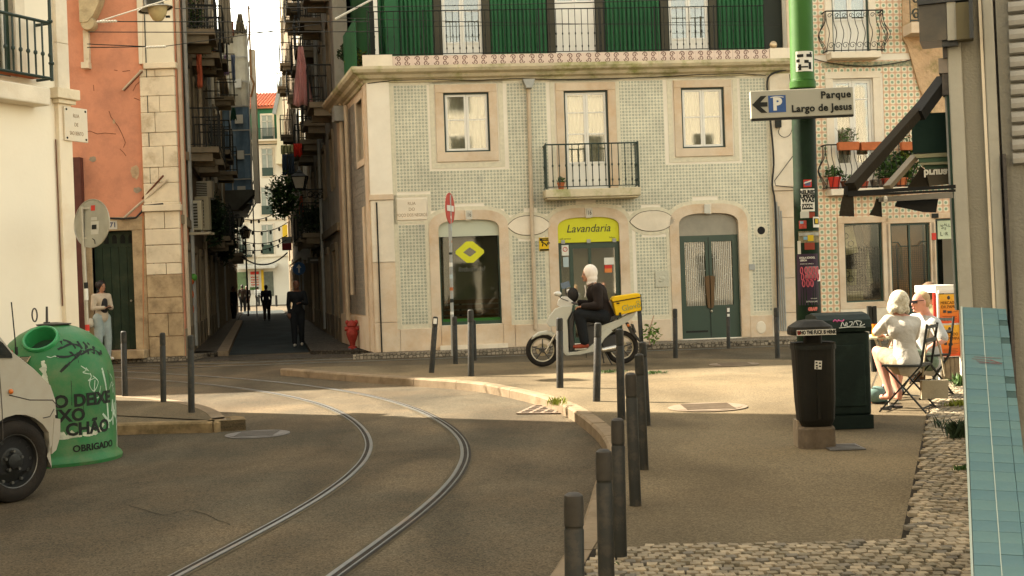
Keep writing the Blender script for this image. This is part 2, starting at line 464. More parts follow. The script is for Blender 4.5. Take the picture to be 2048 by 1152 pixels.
# pavement in front of the far row, beside and in the alley
def sheet(name,pts,z0,z1,m):
 b = MB(); b.prism([(p[0],p[1]) for p in pts],z0,z1,'z'); return tag(b.build(name,m),kind='structure')
pA = G(735,708.5,0.1); pB = G(1600,678,0.1)
sheet('far_pavement',[(pA.x - 0.3,pA.y - 0.0),(pB.x,pB.y + 0.0),(30,26.2),(30,31),(-2.2,31.5),(-2.9,26.4)],0.002,0.1,M_COBFAR)
ad = Vector((-0.2,1,0))
aL = G(372,709,0); aL2 = G(437,711,0); aR = G(646,700,0); aR2 = G(742,706,0)
def al(p,y): return (p.x - 0.203 * (y - p.y),y)
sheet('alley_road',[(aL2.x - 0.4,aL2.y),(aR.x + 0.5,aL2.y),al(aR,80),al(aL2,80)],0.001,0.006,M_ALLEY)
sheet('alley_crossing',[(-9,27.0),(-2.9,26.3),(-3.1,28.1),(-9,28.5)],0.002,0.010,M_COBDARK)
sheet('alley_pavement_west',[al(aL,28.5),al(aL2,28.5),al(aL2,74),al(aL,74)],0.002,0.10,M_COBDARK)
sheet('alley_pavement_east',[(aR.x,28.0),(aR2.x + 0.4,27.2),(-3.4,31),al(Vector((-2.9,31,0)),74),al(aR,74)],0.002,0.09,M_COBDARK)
kb = tag(bpy.data.objects.new('alley_kerb',None),kind='structure'); COL.objects.link(kb)
for q in range(12):
 y0 = 28.6 + q * 2.2; b = MB(); x0 = al(aL2,y0)[0]; x1 = al(aL2,y0 + 2.17)[0]
 b.prism([(x0 - 0.02,y0),(x0 + 0.24,y0),(x1 + 0.24,y0 + 2.17),(x1 - 0.02,y0 + 2.17)],0.002,0.115,'z'); b.build('kerb_stone',M_KERB,kb)
sheet('red_house_pavement',[(-24,26.1),(-7.0,27.3),(-7.0,29.2),(-24,29.2)],0.002,0.1,M_COBFAR)
# ------------------------------------------------------------------ tram rails
RR = [(560,1235),(667,1151),(768,1083),(844,1027),(893,983),(924,947),(942,907),(934,880),(902,849),(844,819),(778,797),(702,781),(578,766),(489,756.5),(338,748),(236,742.5),(60,736)]
RP = [G(x,y,0) for x,y in RR]
for _ in range(2):
 RP = [RP[0]] + [RP[i] * 0.5 + (RP[i - 1] + RP[i + 1]) * 0.25 for i in range(1,len(RP) - 1)] + [RP[-1]]
RPs = spline(RP,8)
d0 = (RPs[0] - RPs[1]).normalized(); RPs = [RPs[0] + d0 * 6] + RPs
d1 = (RPs[-1] - RPs[-2]).normalized(); RPs.append(RPs[-1] + d1 * 20)
def rail(pts,flip,double=False):
 t = tag(bpy.data.objects.new('tram_rail',None),kind='structure'); COL.objects.link(t)
 def strip(a,b,z,zb,m,name):
  mb = MB(); L,_ = ribbon(pts,0,a); Q,_ = ribbon(pts,0,b)
  for i in range(len(L) - 1):
   if zb is None:
    mb.face([(L[i].x,L[i].y,z),(L[i + 1].x,L[i + 1].y,z),(Q[i + 1].x,Q[i + 1].y,z),(Q[i].x,Q[i].y,z)])
   else:
    pass
  if zb is not None:
   mb.loft([[Vector((L[i].x,L[i].y,zb)),Vector((L[i].x,L[i].y,z)),Vector((Q[i].x,Q[i].y,z)),Vector((Q[i].x,Q[i].y,zb))] for i in range(len(L))])
  mb.build(name,m,t)
 s = -1 if flip else 1
 strip(-0.07,0.075,0.004,None,M_RAILBED,'rail_bed')
 strip(-0.026 * s - 0.015,-0.026 * s + 0.015,0.011,0.002,M_STEEL,'rail_head')
 strip(0.005 * s - 0.015,0.005 * s + 0.015,0.008,None,M_GROOVE,'rail_groove')
 strip(0.026 * s - 0.006,0.026 * s + 0.006,0.010,0.002,M_STEEL,'guard_lip')
 if double: strip(0.046 * s - 0.009,0.046 * s + 0.009,0.007,None,M_GROOVE,'rail_groove')
 return t
rail(RPs,True,True)
Lr,Rr_ = ribbon(RPs,1.8)
Lft = Lr if Lr[40].x < Rr_[40].x else Rr_
rail(Lft,False)
ya = G(300,716,0);
for off in (0.0,0.9):
 a = Vector((-24,25.0 + off - 0.35,0)); b = Vector((30,25.35 + off - 0.35 + 0.4,0))
 pts = [a + (b - a) * (i / 12) for i in range(13)]
 rail(pts,off > 0)
# ------------------------------------------------------------------ small cobblestones (calcada)
def stone_mesh(k,m):
 rnd = random.Random(k); s = 0.0298; t = 0.024
 q = [Vector((sx * s * rnd.uniform(0.75,1.06),sy * s * rnd.uniform(0.75,1.06),0)) for sx,sy in ((-1,-1),(1,-1),(1,1),(-1,1))]
 top = [p * 0.93 + Vector((0,0,t * rnd.uniform(0.9,1.05))) for p in q]; mid = [p + Vector((0,0,t * 0.55)) for p in q]
 b = MB(); b.loft([[p + Vector((0,0,-0.01)) for p in q],mid,top])
 return b.mesh('cobblestone',m,smooth=False)
def cobbles(name,polys,zb,n_single,pitch=0.067):
 t = tag(bpy.data.objects.new(name,None),kind='structure'); COL.objects.link(t)
 ms = [stone_mesh(k,M_STONE[[0,0,1,2,2,3,1,0][k]]) for k in range(8)]
 cells = []
 xs = [p[0] for pl in polys for p in pl]; ys = [p[1] for pl in polys for p in pl]
 y = min(ys); row = 0
 while y < max(ys):
  x = min(xs) + (row % 2) * pitch / 2
  while x < max(xs):
   px_,py_ = x + random.uniform(-.007,.007),y + random.uniform(-.006,.006) + 0.03 * math.sin(x * 5.0)
   if any(inside((px_,py_),pl) for pl in polys): cells.append((px_,py_))
   x += pitch
  y += pitch * 0.93; row += 1
 cells.sort(key=lambda c: c[1] if c[1] > 4.25 else 99)
 for c in cells[:n_single]:
  place('cobblestone',random.choice(ms),t,(c[0],c[1],zb + random.uniform(-.003,.005)),(random.uniform(-.05,.05),random.uniform(-.05,.05),random.choice((0,1.5708,3.1416)) + random.uniform(-.16,.16)))
 mb = MB(); src = []
 for me_ in ms: src.append(([v.co.copy() for v in me_.vertices],[tuple(p.vertices) for p in me_.polygons]))
 for c in cells[n_single:]:
  k = random.randrange(8); an = random.choice((0,1.5708,3.1416)) + random.uniform(-.16,.16); ca,sa = math.cos(an),math.sin(an); zz = zb + random.uniform(-.003,.005)
  mb.add([(v.x * ca - v.y * sa + c[0],v.x * sa + v.y * ca + c[1],v.z + zz) for v in src[k][0]],src[k][1],[0,0,1,2,2,3,1,0][k])
 if mb.v: tag(mb.build('cobblestones',M_STONE,t,fix=False),kind='stuff')
 return t
e0 = G(1850,850,KZ); e1 = G(1800,1090,KZ); e2 = G(1240,1096,KZ); e3 = G(1950,1092,KZ)
ee = e0 + (e0 - e1).normalized() * 7.0
wall_x0 = G(1925,850,KZ)
kin = [p for p in in_ if p.y < e2.y]
P1 = [(e1.x,e1.y),(ee.x,ee.y),(ee.x + 0.75,ee.y),(e1.x + 0.55 + 0.35 * 1,e1.y)]
bed1 = [(e1.x,e1.y),(ee.x,ee.y),(ee.x + 1.3,ee.y),(e1.x + 1.3,e1.y)]
bed2 = [(p.x,p.y) for p in reversed(kin)] + [(e2.x - 0.15,e2.y),(e1.x + 1.3,e1.y)] + [(e1.x + 1.3,kin[-1].y)]
def bed(name,pl):
 b = MB(); b.prism(pl,KZ - 0.0035,KZ + 0.002,'z'); return tag(b.build(name,M_JOINT),kind='structure')
bed('cobble_bed_strip',[(e1.x,e1.y + 0.001),(ee.x,ee.y),(ee.x + 1.3,ee.y),(e1.x + 1.3,e1.y + 0.001)]);
bb = [(p.x + 0.004,p.y) for p in kin if p.y > 3.6]
bed('cobble_bed_corner',[(bb[-1][0],3.6)] + list(reversed(bb)) + [(e1.x + 1.3,e1.y),(e1.x + 1.3,3.6)])
P2 = [(bb[-1][0] + .03,3.7)] + [(x + .03,y - .02) for x,y in reversed(bb)] + [(e1.x + 1.0,e1.y - .02),(e1.x + 1.0,3.7)]
P1 = [(e1.x + .03,e1.y),(ee.x + .03,ee.y),(ee.x + 1.0,ee.y),(e1.x + 1.0,e1.y)]
cobbles('corner_cobbles',[P2],KZ - 0.002,290)
cobbles('strip_cobbles',[P1],KZ - 0.002,290)
# ------------------------------------------------------------------ drain, manholes, road paint
t = thing('drain_grate','slotted storm drain grate in the lit gutter by the kerb','drain',G(1098,820,0.003)); t.rotation_euler = (0,0,-0.25)
gb = MB(); gb.box(-0.28,0.28,-0.42,0.42,0,0.006); gb.build('pit',M_GROOVE,t)
gb = MB()
for i in range(6):
 gb.box(-0.29,0.29,-0.43 + i * 0.165,-0.43 + i * 0.165 + 0.035,0.004,0.016)
for i in range(5):
 gb.box(-0.29 + i * 0.135,-0.29 + i * 0.135 + 0.04,-0.43,0.43,0.003,0.014)
gb.build('grating',mat('grate_dusty',(0.2,0.15,0.11),0.8,0.2,8),t)
def manhole(px,py,rad,z,label,m):
 t = thing('manhole_cover',label,'manhole',G(px,py,z)); b = MB(); b.cyl((0,0,0),(0,0,0.008),rad,rad,28); b.build('frame',m,t)
 b = MB(); b.cyl((0,0,0.004),(0,0,0.012),rad * 0.86,rad * 0.86,28)
 for i in range(-3,4): b.box(-rad * 0.6,rad * 0.6,i * rad * 0.2 - 0.01,i * rad * 0.2 + 0.01,0.008,0.018)
 b.build('lid',m,t)
M_LID = mat('manhole_lid',(0.13,0.12,0.11),0.6,0.2,6,0.5,60,0.3)
manhole(515,869,0.34,0.002,'round manhole cover in the road beyond the left kerb end',M_LID)
manhole(1415,815,0.42,KZ,'large round manhole cover in the sunlit plaza',mat('lid_dusty',(0.17,0.13,0.09),0.7,0.2,6,0.5,60))
manhole(1468,729,0.38,KZ,'round manhole cover near the green double door',mat('lid_dusty',(0.17,0.13,0.09)))
b = MB(); c_ = G(1686,895,KZ); b.box(-.14,.14,-.16,.16,0,.008);
for i in range(4): b.box(-.12,.12,-.13 + i * .075,-.13 + i * .075 + .03,.006,.012)
tag(b.build('access_cover',M_LID,loc=c_),'small square cast iron cover beside the litter bin foot','cover')
M_CRK = mat('asphalt_crack',(0.02,0.017,0.012),0.95,0.3,20,space='World')
for z_,pts in ((.003,((880,822),(915,819),(950,817),(990,816),(1022,812))),(.003,((260,1010),(330,1030),(380,1020),(460,1050)))):
 b = MB(); P_ = spline([G(x + random.uniform(-3,3),y,z_) for x,y in pts],6); L,Q = ribbon([p + Vector((random.uniform(-.012,.012),0,0)) for p in P_],.006)
 for i in range(len(L) - 1): b.face([L[i],L[i + 1],Q[i + 1],Q[i]])
 tag(b.build('road_crack',M_CRK),kind='structure')
# ------------------------------------------------------------------ building materials
M_LIME = mat('limestone',(0.58,0.47,0.34),0.8,0.13,1.5,0.35,45,col2=(0.50,0.34,0.20),lo=0.45,hi=0.72,sc2=1.1)
M_LIME2 = mat('limestone_pale',(0.66,0.58,0.45),0.8,0.12,1.5,0.3,45,col2=(0.56,0.45,0.31),lo=0.5,hi=0.8,sc2=1.6)
M_PLAST = mat('cream_plaster',(0.72,0.66,0.54),0.9,0.07,0.8,0.2,25,col2=(0.64,0.56,0.44),lo=0.45,hi=0.8,sc2=0.7)
M_MOSS = mat('mossy_stone',(0.50,0.43,0.29),0.9,0.2,2,0.5,30,col2=(0.22,0.23,0.07),lo=0.50,hi=0.66,sc2=1.4)
M_DKGREEN = mat('dark_green_paint',(0.012,0.036,0.020),0.42,0.15,3,0.1,30)
M_GREENRIB = mat('green_ribbed',(0.018,0.100,0.034),0.55,0.22,1.6,0.15,20,spec=.2,col2=(0.010,0.052,0.02),lo=0.4,hi=0.7,sc2=0.9)
M_DKGREEN2 = mat('green_gap',(0.02,0.025,0.018),0.6)
M_WHITE = mat('white_paint',(0.66,0.63,0.55),0.45,0.05,3,0.05,40)
M_WHITEDIM = mat('white_paint_dusty',(0.5,0.47,0.39),0.6,0.1,3,0.05,40)
M_BLACK = mat('black_iron',(0.014,0.015,0.012),0.6,0.15,8,0.15,60,0,spec=.2)
M_RAILGREEN = mat('green_iron',(0.010,0.024,0.015),0.5,0.15,8,0.15,60,0.1)
M_GLASS = glassmat('window_glass',(0.75,0.76,0.7),0.13)
M_GLASSD = glassmat('shop_glass',(0.5,0.52,0.45),0.025)
M_REFCLOTH = mat('reflection_cloth',(0.60,0.575,0.49),0.9,0.08,3,0.2,20)  # cloth added behind panes, its pale colour standing for reflections
M_ROOM = mat('room_dark',(0.045,0.04,0.03),0.95,0.3,1.5)
M_PIPE = mat('pipe_beige',(0.45,0.36,0.25),0.6,0.12,4,0.1,30)
M_PIPEGREY = mat('pipe_grey',(0.30,0.30,0.27),0.5,0.15,4,0.1,30)
M_CABLE = flat('cable_black',(0.02,0.019,0.016),0.6)
M_TERRA = mat('terracotta',(0.42,0.13,0.05),0.8,0.15,10,0.2,40)
M_RED = mat('red_plastic',(0.50,0.035,0.02),0.5,0.1,5,0.05,30)
M_LEAF = mat('leaf_green',(0.06,0.12,0.025),0.6,0.35,12,0.1,30,col2=(0.03,0.065,0.015),lo=0.4,hi=0.6,sc2=8)
M_LEAFY = mat('leaf_yellow',(0.22,0.24,0.03),0.6,0.3,12,0.1,30)
M_LEAFD = mat('leaf_dark',(0.025,0.045,0.018),0.7,0.4,8,0.1,30)
M_BARK = mat('stem_brown',(0.1,0.07,0.04),0.9,0.2,12)
def uvmat(key,fn,rough=0.35):
 m = bpy.data.materials.new(key); m.use_nodes = True; n,l = nodes_of(m); p = n['Principled BSDF']; p.inputs['Roughness'].default_value = rough
 uv = n.new('ShaderNodeUVMap'); sp = n.new('ShaderNodeSeparateXYZ'); l.new(uv.outputs[0],sp.inputs[0])
 def mth(op,a,b=None,c=None,clamp=False):
  k = n.new('ShaderNodeMath'); k.operation = op; k.use_clamp = clamp
  for i,v in enumerate((a,b,c)):
   if v is None: continue
   if isinstance(v,(int,float)): k.inputs[i].default_value = v
   else: l.new(v,k.inputs[i])
  return k.outputs[0]
 def mix(f,a,b):
  x = n.new('ShaderNodeMixRGB')
  if isinstance(f,(int,float)): x.inputs[0].default_value = f
  else: l.new(f,x.inputs[0])
  for i,v in ((1,a),(2,b)):
   if isinstance(v,tuple): x.inputs[i].default_value = rgba(v)
   else: l.new(v,x.inputs[i])
  return x.outputs[0]
 def step(v,lo,hi):
  r = n.new('ShaderNodeMapRange'); r.interpolation_type = 'SMOOTHSTEP'; r.inputs[1].default_value = lo; r.inputs[2].default_value = hi; l.new(v,r.inputs[0]); return r.outputs[0]
 c = fn(n,l,sp.outputs[0],sp.outputs[1],mth,mix,step)
 g = n.new('ShaderNodeNewGeometry'); nz = n.new('ShaderNodeTexNoise'); nz.inputs['Scale'].default_value = 0.9; nz.inputs['Detail'].default_value = 6; l.new(g.outputs['Position'],nz.inputs['Vector'])
 r = n.new('ShaderNodeMapRange'); r.inputs[1].default_value = 0.3; r.inputs[2].default_value = 0.7; r.inputs[3].default_value = 0.84; r.inputs[4].default_value = 1.12; nz2 = n.new('ShaderNodeTexNoise'); nz2.inputs['Scale'].default_value = 6.5; nz2.inputs['Detail'].default_value = 2; l.new(g.outputs['Position'],nz2.inputs['Vector']); ad = n.new('ShaderNodeMath'); ad.operation = 'MULTIPLY_ADD'; ad.inputs[1].default_value = .6; l.new(nz2.outputs[0],ad.inputs[0]); l.new(nz.outputs[0],ad.inputs[2]); sb_ = n.new('ShaderNodeMath'); sb_.operation = 'SUBTRACT'; sb_.inputs[1].default_value = .3; l.new(ad.outputs[0],sb_.inputs[0]); l.new(sb_.outputs[0],r.inputs[0])
 x = n.new('ShaderNodeMixRGB'); x.blend_type = 'MULTIPLY'; x.inputs[0].default_value = 1; l.new(c,x.inputs[1]); l.new(r.outputs[0],x.inputs[2]); l.new(x.outputs[0],p.inputs['Base Color'])
 _M[key] = m; return m
def pat_teal(n,l,u,v,mth,mix,step):
 fu = mth('SUBTRACT',mth('FRACT',mth('MULTIPLY',u,2)),0.5); fv = mth('SUBTRACT',mth('FRACT',mth('MULTIPLY',v,2)),0.5)
 r = mth('SQRT',mth('ADD',mth('MULTIPLY',fu,fu),mth('MULTIPLY',fv,fv)))
 ring = mth('MULTIPLY',step(r,0.21,0.27),mth('SUBTRACT',1.0,step(r,0.33,0.39)))
 par = mth('ABSOLUTE',mth('SUBTRACT',mth('FLOOR',mth('MULTIPLY',u,2)),mth('FLOOR',mth('MULTIPLY',v,2))))
 par = mth('MODULO',par,2)
 dot = mth('MULTIPLY',mth('SUBTRACT',1.0,step(r,0.17,0.24)),mth('MULTIPLY_ADD',par,0.22,0.38))
 dm = mth('MAXIMUM',mth('ABSOLUTE',fu),mth('ABSOLUTE',fv)); line = mth('MULTIPLY',step(dm,0.445,0.47),0.25)
 k = mth('MAXIMUM',mth('MULTIPLY',ring,0.85),mth('MAXIMUM',dot,line))
 return mix(k,(0.60,0.55,0.40),(0.05,0.115,0.108))
M_AZ1 = uvmat('azulejo_teal',pat_teal)
M_AZ1B = uvmat('azulejo_replaced',lambda n,l,u,v,mth,mix,step: pat_teal(n,l,u,v,mth,lambda f,a,b: mix(f,(0.50,0.47,0.36),(0.09,0.13,0.11)),step),.5)
def pat_flower(n,l,u,v,mth,mix,step):
 fu = mth('SUBTRACT',u,0.5); fv = mth('SUBTRACT',v,0.5)
 r = mth('SQRT',mth('ADD',mth('MULTIPLY',fu,fu),mth('MULTIPLY',fv,fv)))
 dm = mth('MAXIMUM',mth('ABSOLUTE',fu),mth('ABSOLUTE',fv))
 bg = mix(step(dm,0.455,0.475),(0.60,0.38,0.23),(0.36,0.19,0.10))
 dd = mth('ADD',mth('ABSOLUTE',fu),mth('ABSOLUTE',fv))
 diag = mth('MULTIPLY',step(dd,0.50,0.54),mth('SUBTRACT',1.0,step(dd,0.60,0.64)))
 c = mix(mth('MULTIPLY',diag,0.5),bg,(0.58,0.52,0.36))
 c = mix(mth('SUBTRACT',1.0,step(r,0.36,0.40)),c,(0.60,0.57,0.40))
 c = mix(mth('MULTIPLY',mth('SUBTRACT',1.0,step(r,0.21,0.26)),0.9),c,(0.17,0.245,0.14))
 c = mix(mth('MULTIPLY',mth('SUBTRACT',1.0,step(r,0.05,0.11)),0.5),c,(0.07,0.15,0.10))
 return c
M_AZ2 = uvmat('azulejo_flower',pat_flower)
def pat_border(n,l,u,v,mth,mix,step):
 fu = mth('SUBTRACT',mth('FRACT',mth('MULTIPLY',u,3)),0.5); fv = mth('SUBTRACT',mth('FRACT',mth('MULTIPLY',v,3)),0.5)
 r = mth('SQRT',mth('ADD',mth('MULTIPLY',fu,fu),mth('MULTIPLY',fv,fv)))
 return mix(mth('MULTIPLY',mth('SUBTRACT',1.0,step(r,0.2,0.32)),0.35),(0.56,0.52,0.38),(0.12,0.18,0.15))
M_AZB = uvmat('azulejo_border',pat_border)
def tile_proto(T,th,m):
 g = 0.0022; a = T / 2 - g; me = bpy.data.meshes.new('tile')
 vs = [(-a,0,-a),(a,0,-a),(a,0,a),(-a,0,a),(-a,-th,-a),(a,-th,-a),(a,-th,a),(-a,-th,a)]
 fs = [(4,5,6,7),(0,1,5,4),(1,2,6,5),(2,3,7,6),(3,0,4,7)]
 me.from_pydata(vs,[],fs); uv = me.uv_layers.new(name='UVMap')
 for p in me.polygons:
  for li in p.loop_indices:
   v = vs[me.loops[li].vertex_index]; uv.data[li].uv = ((v[0] + a) / (2 * a),(v[2] + a) / (2 * a))
 me.materials.append(m); me.update(); return me
def tile_field(parent,x0,x1,z0,z1,T,m,keep,n_single,prio=None,th=0.008,y=0.0,alt=None):
 nx = max(1,round((x1 - x0) / T)); nz = max(1,round((z1 - z0) / T)); tx = (x1 - x0) / nx; tz = (z1 - z0) / nz
 me = tile_proto(1.0,th,m)
 cells = [(x0 + (i + .5) * tx,z0 + (j + .5) * tz) for i in range(nx) for j in range(nz)]
 cells = [c for c in cells if keep(c[0],c[1])]
 if prio: cells.sort(key=prio)
 for c in cells[:n_single]:
  o = place('tile',me,parent,(c[0],y + random.uniform(-0.001,0.001),c[1]),(random.uniform(-.006,.006),0,random.uniform(-.006,.006))); o.scale = (tx,1,tz)
  if alt and random.random() < .06: o.material_slots[0].link = 'OBJECT'; o.material_slots[0].material = alt
 rest = cells[n_single:]
 if rest:
  vs = []; fs = []; uvs = []
  base = [v.co.copy() for v in me.vertices]; pol = [tuple(p.vertices) for p in me.polygons]; bu = [tuple(d.uv) for d in me.uv_layers[0].data]
  for c in rest:
   b = len(vs); jy = random.uniform(-0.001,0.001); tl = random.uniform(-0.012,0.012)
   vs += [(v.x * tx + c[0],v.y + y + jy + v.x * tl * tx,v.z * tz + c[1]) for v in base]; fs += [tuple(b + i for i in f) for f in pol]; uvs += bu
  me2 = bpy.data.meshes.new('tiles'); me2.from_pydata(vs,[],fs); u2 = me2.uv_layers.new(name='UVMap')
  u2.data.foreach_set('uv',[q for p in uvs for q in p]); me2.materials.append(m); me2.update()
  tag(place('tiles',me2,parent),kind='stuff')
def wall_with_holes(b,x0,x1,z0,z1,y0,y1,holes):
 xs = sorted({x0,x1} | {v for h in holes for v in h[:2] if x0 < v < x1}); zs = sorted({z0,z1} | {v for h in holes for v in h[2:] if z0 < v < z1})
 for j in range(len(zs) - 1):
  run = None
  for i in range(len(xs) - 1):
   cx = (xs[i] + xs[i + 1]) / 2; cz = (zs[j] + zs[j + 1]) / 2
   if any(h[0] < cx < h[1] and h[2] < cz < h[3] for h in holes):
    if run is not None: b.box(run,xs[i],y0,y1,zs[j],zs[j + 1]); run = None
   elif run is None: run = xs[i]
  if run is not None: b.box(run,xs[-1],y0,y1,zs[j],zs[j + 1])
def surround(parent,x0,x1,z0,z1,w,m,d0=-0.035,sill=True,top=None,name='stone_surround',wb=None):
 t = top or w; b = MB()
 b.box(x0 - w,x0,d0,0.12,z0,z1); b.box(x1,x1 + w,d0,0.12,z0,z1)
 b.box(x0 - w,x1 + w,d0 - 0.004,0.12,z1,z1 + t)
 if sill: b.box(x0 - w,x1 + w,d0 - 0.004,0.12,z0 - (wb or w),z0)
 o = b.build(name,m,parent); bevel(o,0.006,1); return o
def casement(parent,x0,x1,z0,z1,y,frame_m=None,glass_m=None,rows=(0.5,),dark=M_RAILGREEN,panel=0.0,curtain=True,leaves=2,fw=0.045,name='window',outer=0.035,curt_m=None,room=True):
 """outer dark frame, white leaves with panes, curtain (by default cloth standing for pane reflections) and dark room behind; the thing's part is the frame"""
 frame_m = frame_m or M_WHITE; glass_m = glass_m or M_GLASS
 b = MB(); o = outer
 b.box(x0,x0 + o,y - .03,y + .06,z0,z1); b.box(x1 - o,x1,y - .03,y + .06,z0,z1); b.box(x0 + o,x1 - o,y - .03,y + .06,z1 - o,z1); b.box(x0 + o,x1 - o,y - .03,y + .06,z0,z0 + o)
 w = b.build(name,dark,parent)
 X0,X1,Z0,Z1 = x0 + o,x1 - o,z0 + o,z1 - o; n = leaves; lw = (X1 - X0) / n
 b = MB(); g = MB()
 for i in range(n):
  a,c = X0 + i * lw + .003,X0 + (i + 1) * lw - .003; zb = Z0 + (Z1 - Z0) * panel
  b.box(a,a + fw,y,y + .04,Z0,Z1); b.box(c - fw,c,y,y + .04,Z0,Z1); b.box(a + fw,c - fw,y,y + .04,Z1 - fw,Z1); b.box(a + fw,c - fw,y,y + .04,Z0,Z0 + fw)
  if panel: b.box(a + fw,c - fw,y + .012,y + .03,Z0 + fw,zb); b.box(a + fw,c - fw,y,y + .04,zb,zb + fw); b.box(a + fw + .05,c - fw - .05,y + .004,y + .014,Z0 + fw + .06,zb - .06)
  for r in rows:
   zz = zb + (Z1 - zb) * r; b.box(a + fw,c - fw,y + .005,y + .035,zz - .012,zz + .012)
  g.box(a + fw,c - fw,y + .018,y + .022,(zb + fw) if panel else Z0 + fw,Z1 - fw)
 b.build('sash',frame_m,w); g.build('pane',glass_m,w)
 if curtain:
  c = MB(); N = 26
  for s in range(n):
   a,e = X0 + s * lw + .02,X0 + (s + 1) * lw - .02; pts = []
   for i in range(N + 1):
    x = a + (e - a) * i / N; pts.append((x,y + .12 + .018 * math.sin(i * 1.0 + s) + .008 * math.sin(i * .7)))
   for i in range(N): c.face([(pts[i][0],pts[i][1],Z0),(pts[i + 1][0],pts[i + 1][1],Z0),(pts[i + 1][0],pts[i + 1][1],Z1),(pts[i][0],pts[i][1],Z1)])
  c.build('curtain',curt_m or M_REFCLOTH,w,smooth=True)  # the default cloth stands for pale reflections in the panes
 if room:
  r = MB(); D = y + 0.5
  r.face([(x0,D,z0),(x1,D,z0),(x1,D,z1),(x0,D,z1)]); r.face([(x0,y + .06,z0),(x0,D,z0),(x0,D,z1),(x0,y + .06,z1)]); r.face([(x1,y + .06,z0),(x1,D,z0),(x1,D,z1),(x1,y + .06,z1)])
  r.face([(x0,y + .06,z1),(x1,y + .06,z1),(x1,D,z1),(x0,D,z1)]); r.face([(x0,y + .06,z0),(x1,y + .06,z0),(x1,D,z0),(x0,D,z0)])
  r.build('room_recess',M_ROOM,w)
 return w
def arch_pts(x0,x1,zs,zc,n=14,sq=0.62):
 """flattened (basket) arch from (x0,zs) over crown zc to (x1,zs)"""
 cx = (x0 + x1) / 2; a = (x1 - x0) / 2; h = zc - zs; out = []
 for i in range(n + 1):
  t = math.pi * (1 - i / n); c,s = math.cos(t),math.sin(t)
  out.append((cx + a * math.copysign(abs(c) ** sq,c),zs + h * abs(s) ** (sq * 1.25)))
 return out
def arch_surround(parent,x0,x1,z0,zs,zc,w,m,d0=-0.03,y1=0.14,margin=0.0,name='stone_surround'):
 inn = [(x0,z0)] + arch_pts(x0,x1,zs,zc) + [(x1,z0)]
 out = [(x0 - w,z0)] + arch_pts(x0 - w,x1 + w,zs,zc + w * 1.02) + [(x1 + w,z0)]
 b = MB(); n = len(inn)
 for i in range(n - 1):
  a,c,d,e = inn[i],inn[i + 1],out[i + 1],out[i]
  b.add([(a[0],d0,a[1]),(c[0],d0,c[1]),(d[0],d0,d[1]),(e[0],d0,e[1]),(a[0],y1,a[1]),(c[0],y1,c[1]),(d[0],y1,d[1]),(e[0],y1,e[1])],
              [(0,1,2,3),(0,4,5,1),(3,2,6,7)])
 return b.build(name,m,parent),inn,out
def baluster_mesh(h,r=0.009,knobs=(0.3,0.62),m=None,n=6):
 b = MB(); prof = [(r,0)]
 for k in knobs: prof += [(r,h * k - .03),(r * 2.0,h * k - .012),(r * 2.0,h * k + .012),(r,h * k + .03)]
 prof += [(r,h)]; b.lathe(prof,n,cap=True); return b.mesh('baluster',m or M_BLACK,smooth=True)
def leafy(parent,name,c,r,n,m,size=0.05,seed=0,squash=1.0):
 rnd = random.Random(seed); b = MB()
 for i in range(n):
  while True:
   p = Vector((rnd.uniform(-1,1),rnd.uniform(-1,1),rnd.uniform(-1,1)))
   if p.length < 1 and (p.length > 0.35 or rnd.random() < .3): break
  k = 1 + 0.35 * noise.noise(p * 2.3 + Vector((seed,0,0)))
  q = Vector(c) + Vector((p.x * r[0],p.y * r[1],p.z * r[2] * squash)) * k
  a = Vector((rnd.uniform(-1,1),rnd.uniform(-1,1),rnd.uniform(-.6,.8))).normalized(); t = a.cross(Vector((rnd.random(),rnd.random(),rnd.random()))).normalized()
  s = size * rnd.uniform(.6,1.3)
  b.face([q - a * s,q + t * s * .42,q + a * s,q - t * s * .42])
 return b.build(name,m,parent,fix=False)
# ------------------------------------------------------------------ the tiled corner building with the laundry
A0 = G(752,705,0.1); A1 = G(1575,672,0.1)
FA = Plane(A0,math.atan2(A1.y - A0.y,A1.x - A0.x))
bA = thing('tiled_building','corner building faced with small teal patterned tiles under a green ribbed upper floor','building',A0,FA.a)
M_BORD = mat('border_tile',(0.55,0.50,0.36),0.45,0.12,12,0.3,22)
xR = FA.xz(1545,400)[0]; xE = FA.xz(1588,400)[0]; xL = FA.xz(786,400)[0]; xP = FA.xz(735,300)[0] + 0.02
xP = 0.0
zc = FA.xz(1150,158)[1]          # underside of the cornice
zpl = FA.xz(1150,645)[1]         # top of the plinth
w1 = FA.rect(888,979,185,304); w3 = FA.rect(1363,1449,175,296); bd = FA.rect(1130,1218,181,381)
s1 = FA.rect(870,998,169,326); s3 = FA.rect(1345,1467,160,314); sb = FA.rect(1110,1234,164,381)
def arch_px(xl,xr,yb,ys,yc):
 x0,x1,z0,_ = FA.rect(xl,xr,ys,yb); xm = (xl + xr) / 2
 return x0,x1,z0,FA.xz(xm,ys)[1],FA.xz(xm,yc)[1]
a1 = arch_px(880,1001,649,458,439); a2 = arch_px(1119,1242,690,455,434); a3 = arch_px(1361,1480,678,450,426)
a2 = a2[:2] + (0.02,) + a2[3:]; a3 = a3[:2] + (0.02,) + a3[3:]
AW = 0.2
plq = FA.rect(792,856,394,443)
ov = [FA.rect(1019,1097,432,470),FA.rect(1264,1345,422,462)]
holes = [w1,w3,bd] + [(a[0],a[1],a[2],a[4]) for a in (a1,a2,a3)]
bw = MB(); wall_with_holes(bw,0,xE,0,13.0 if False else zc + .02,0.0,0.3,holes)
bw.build('wall',M_PLAST,bA)
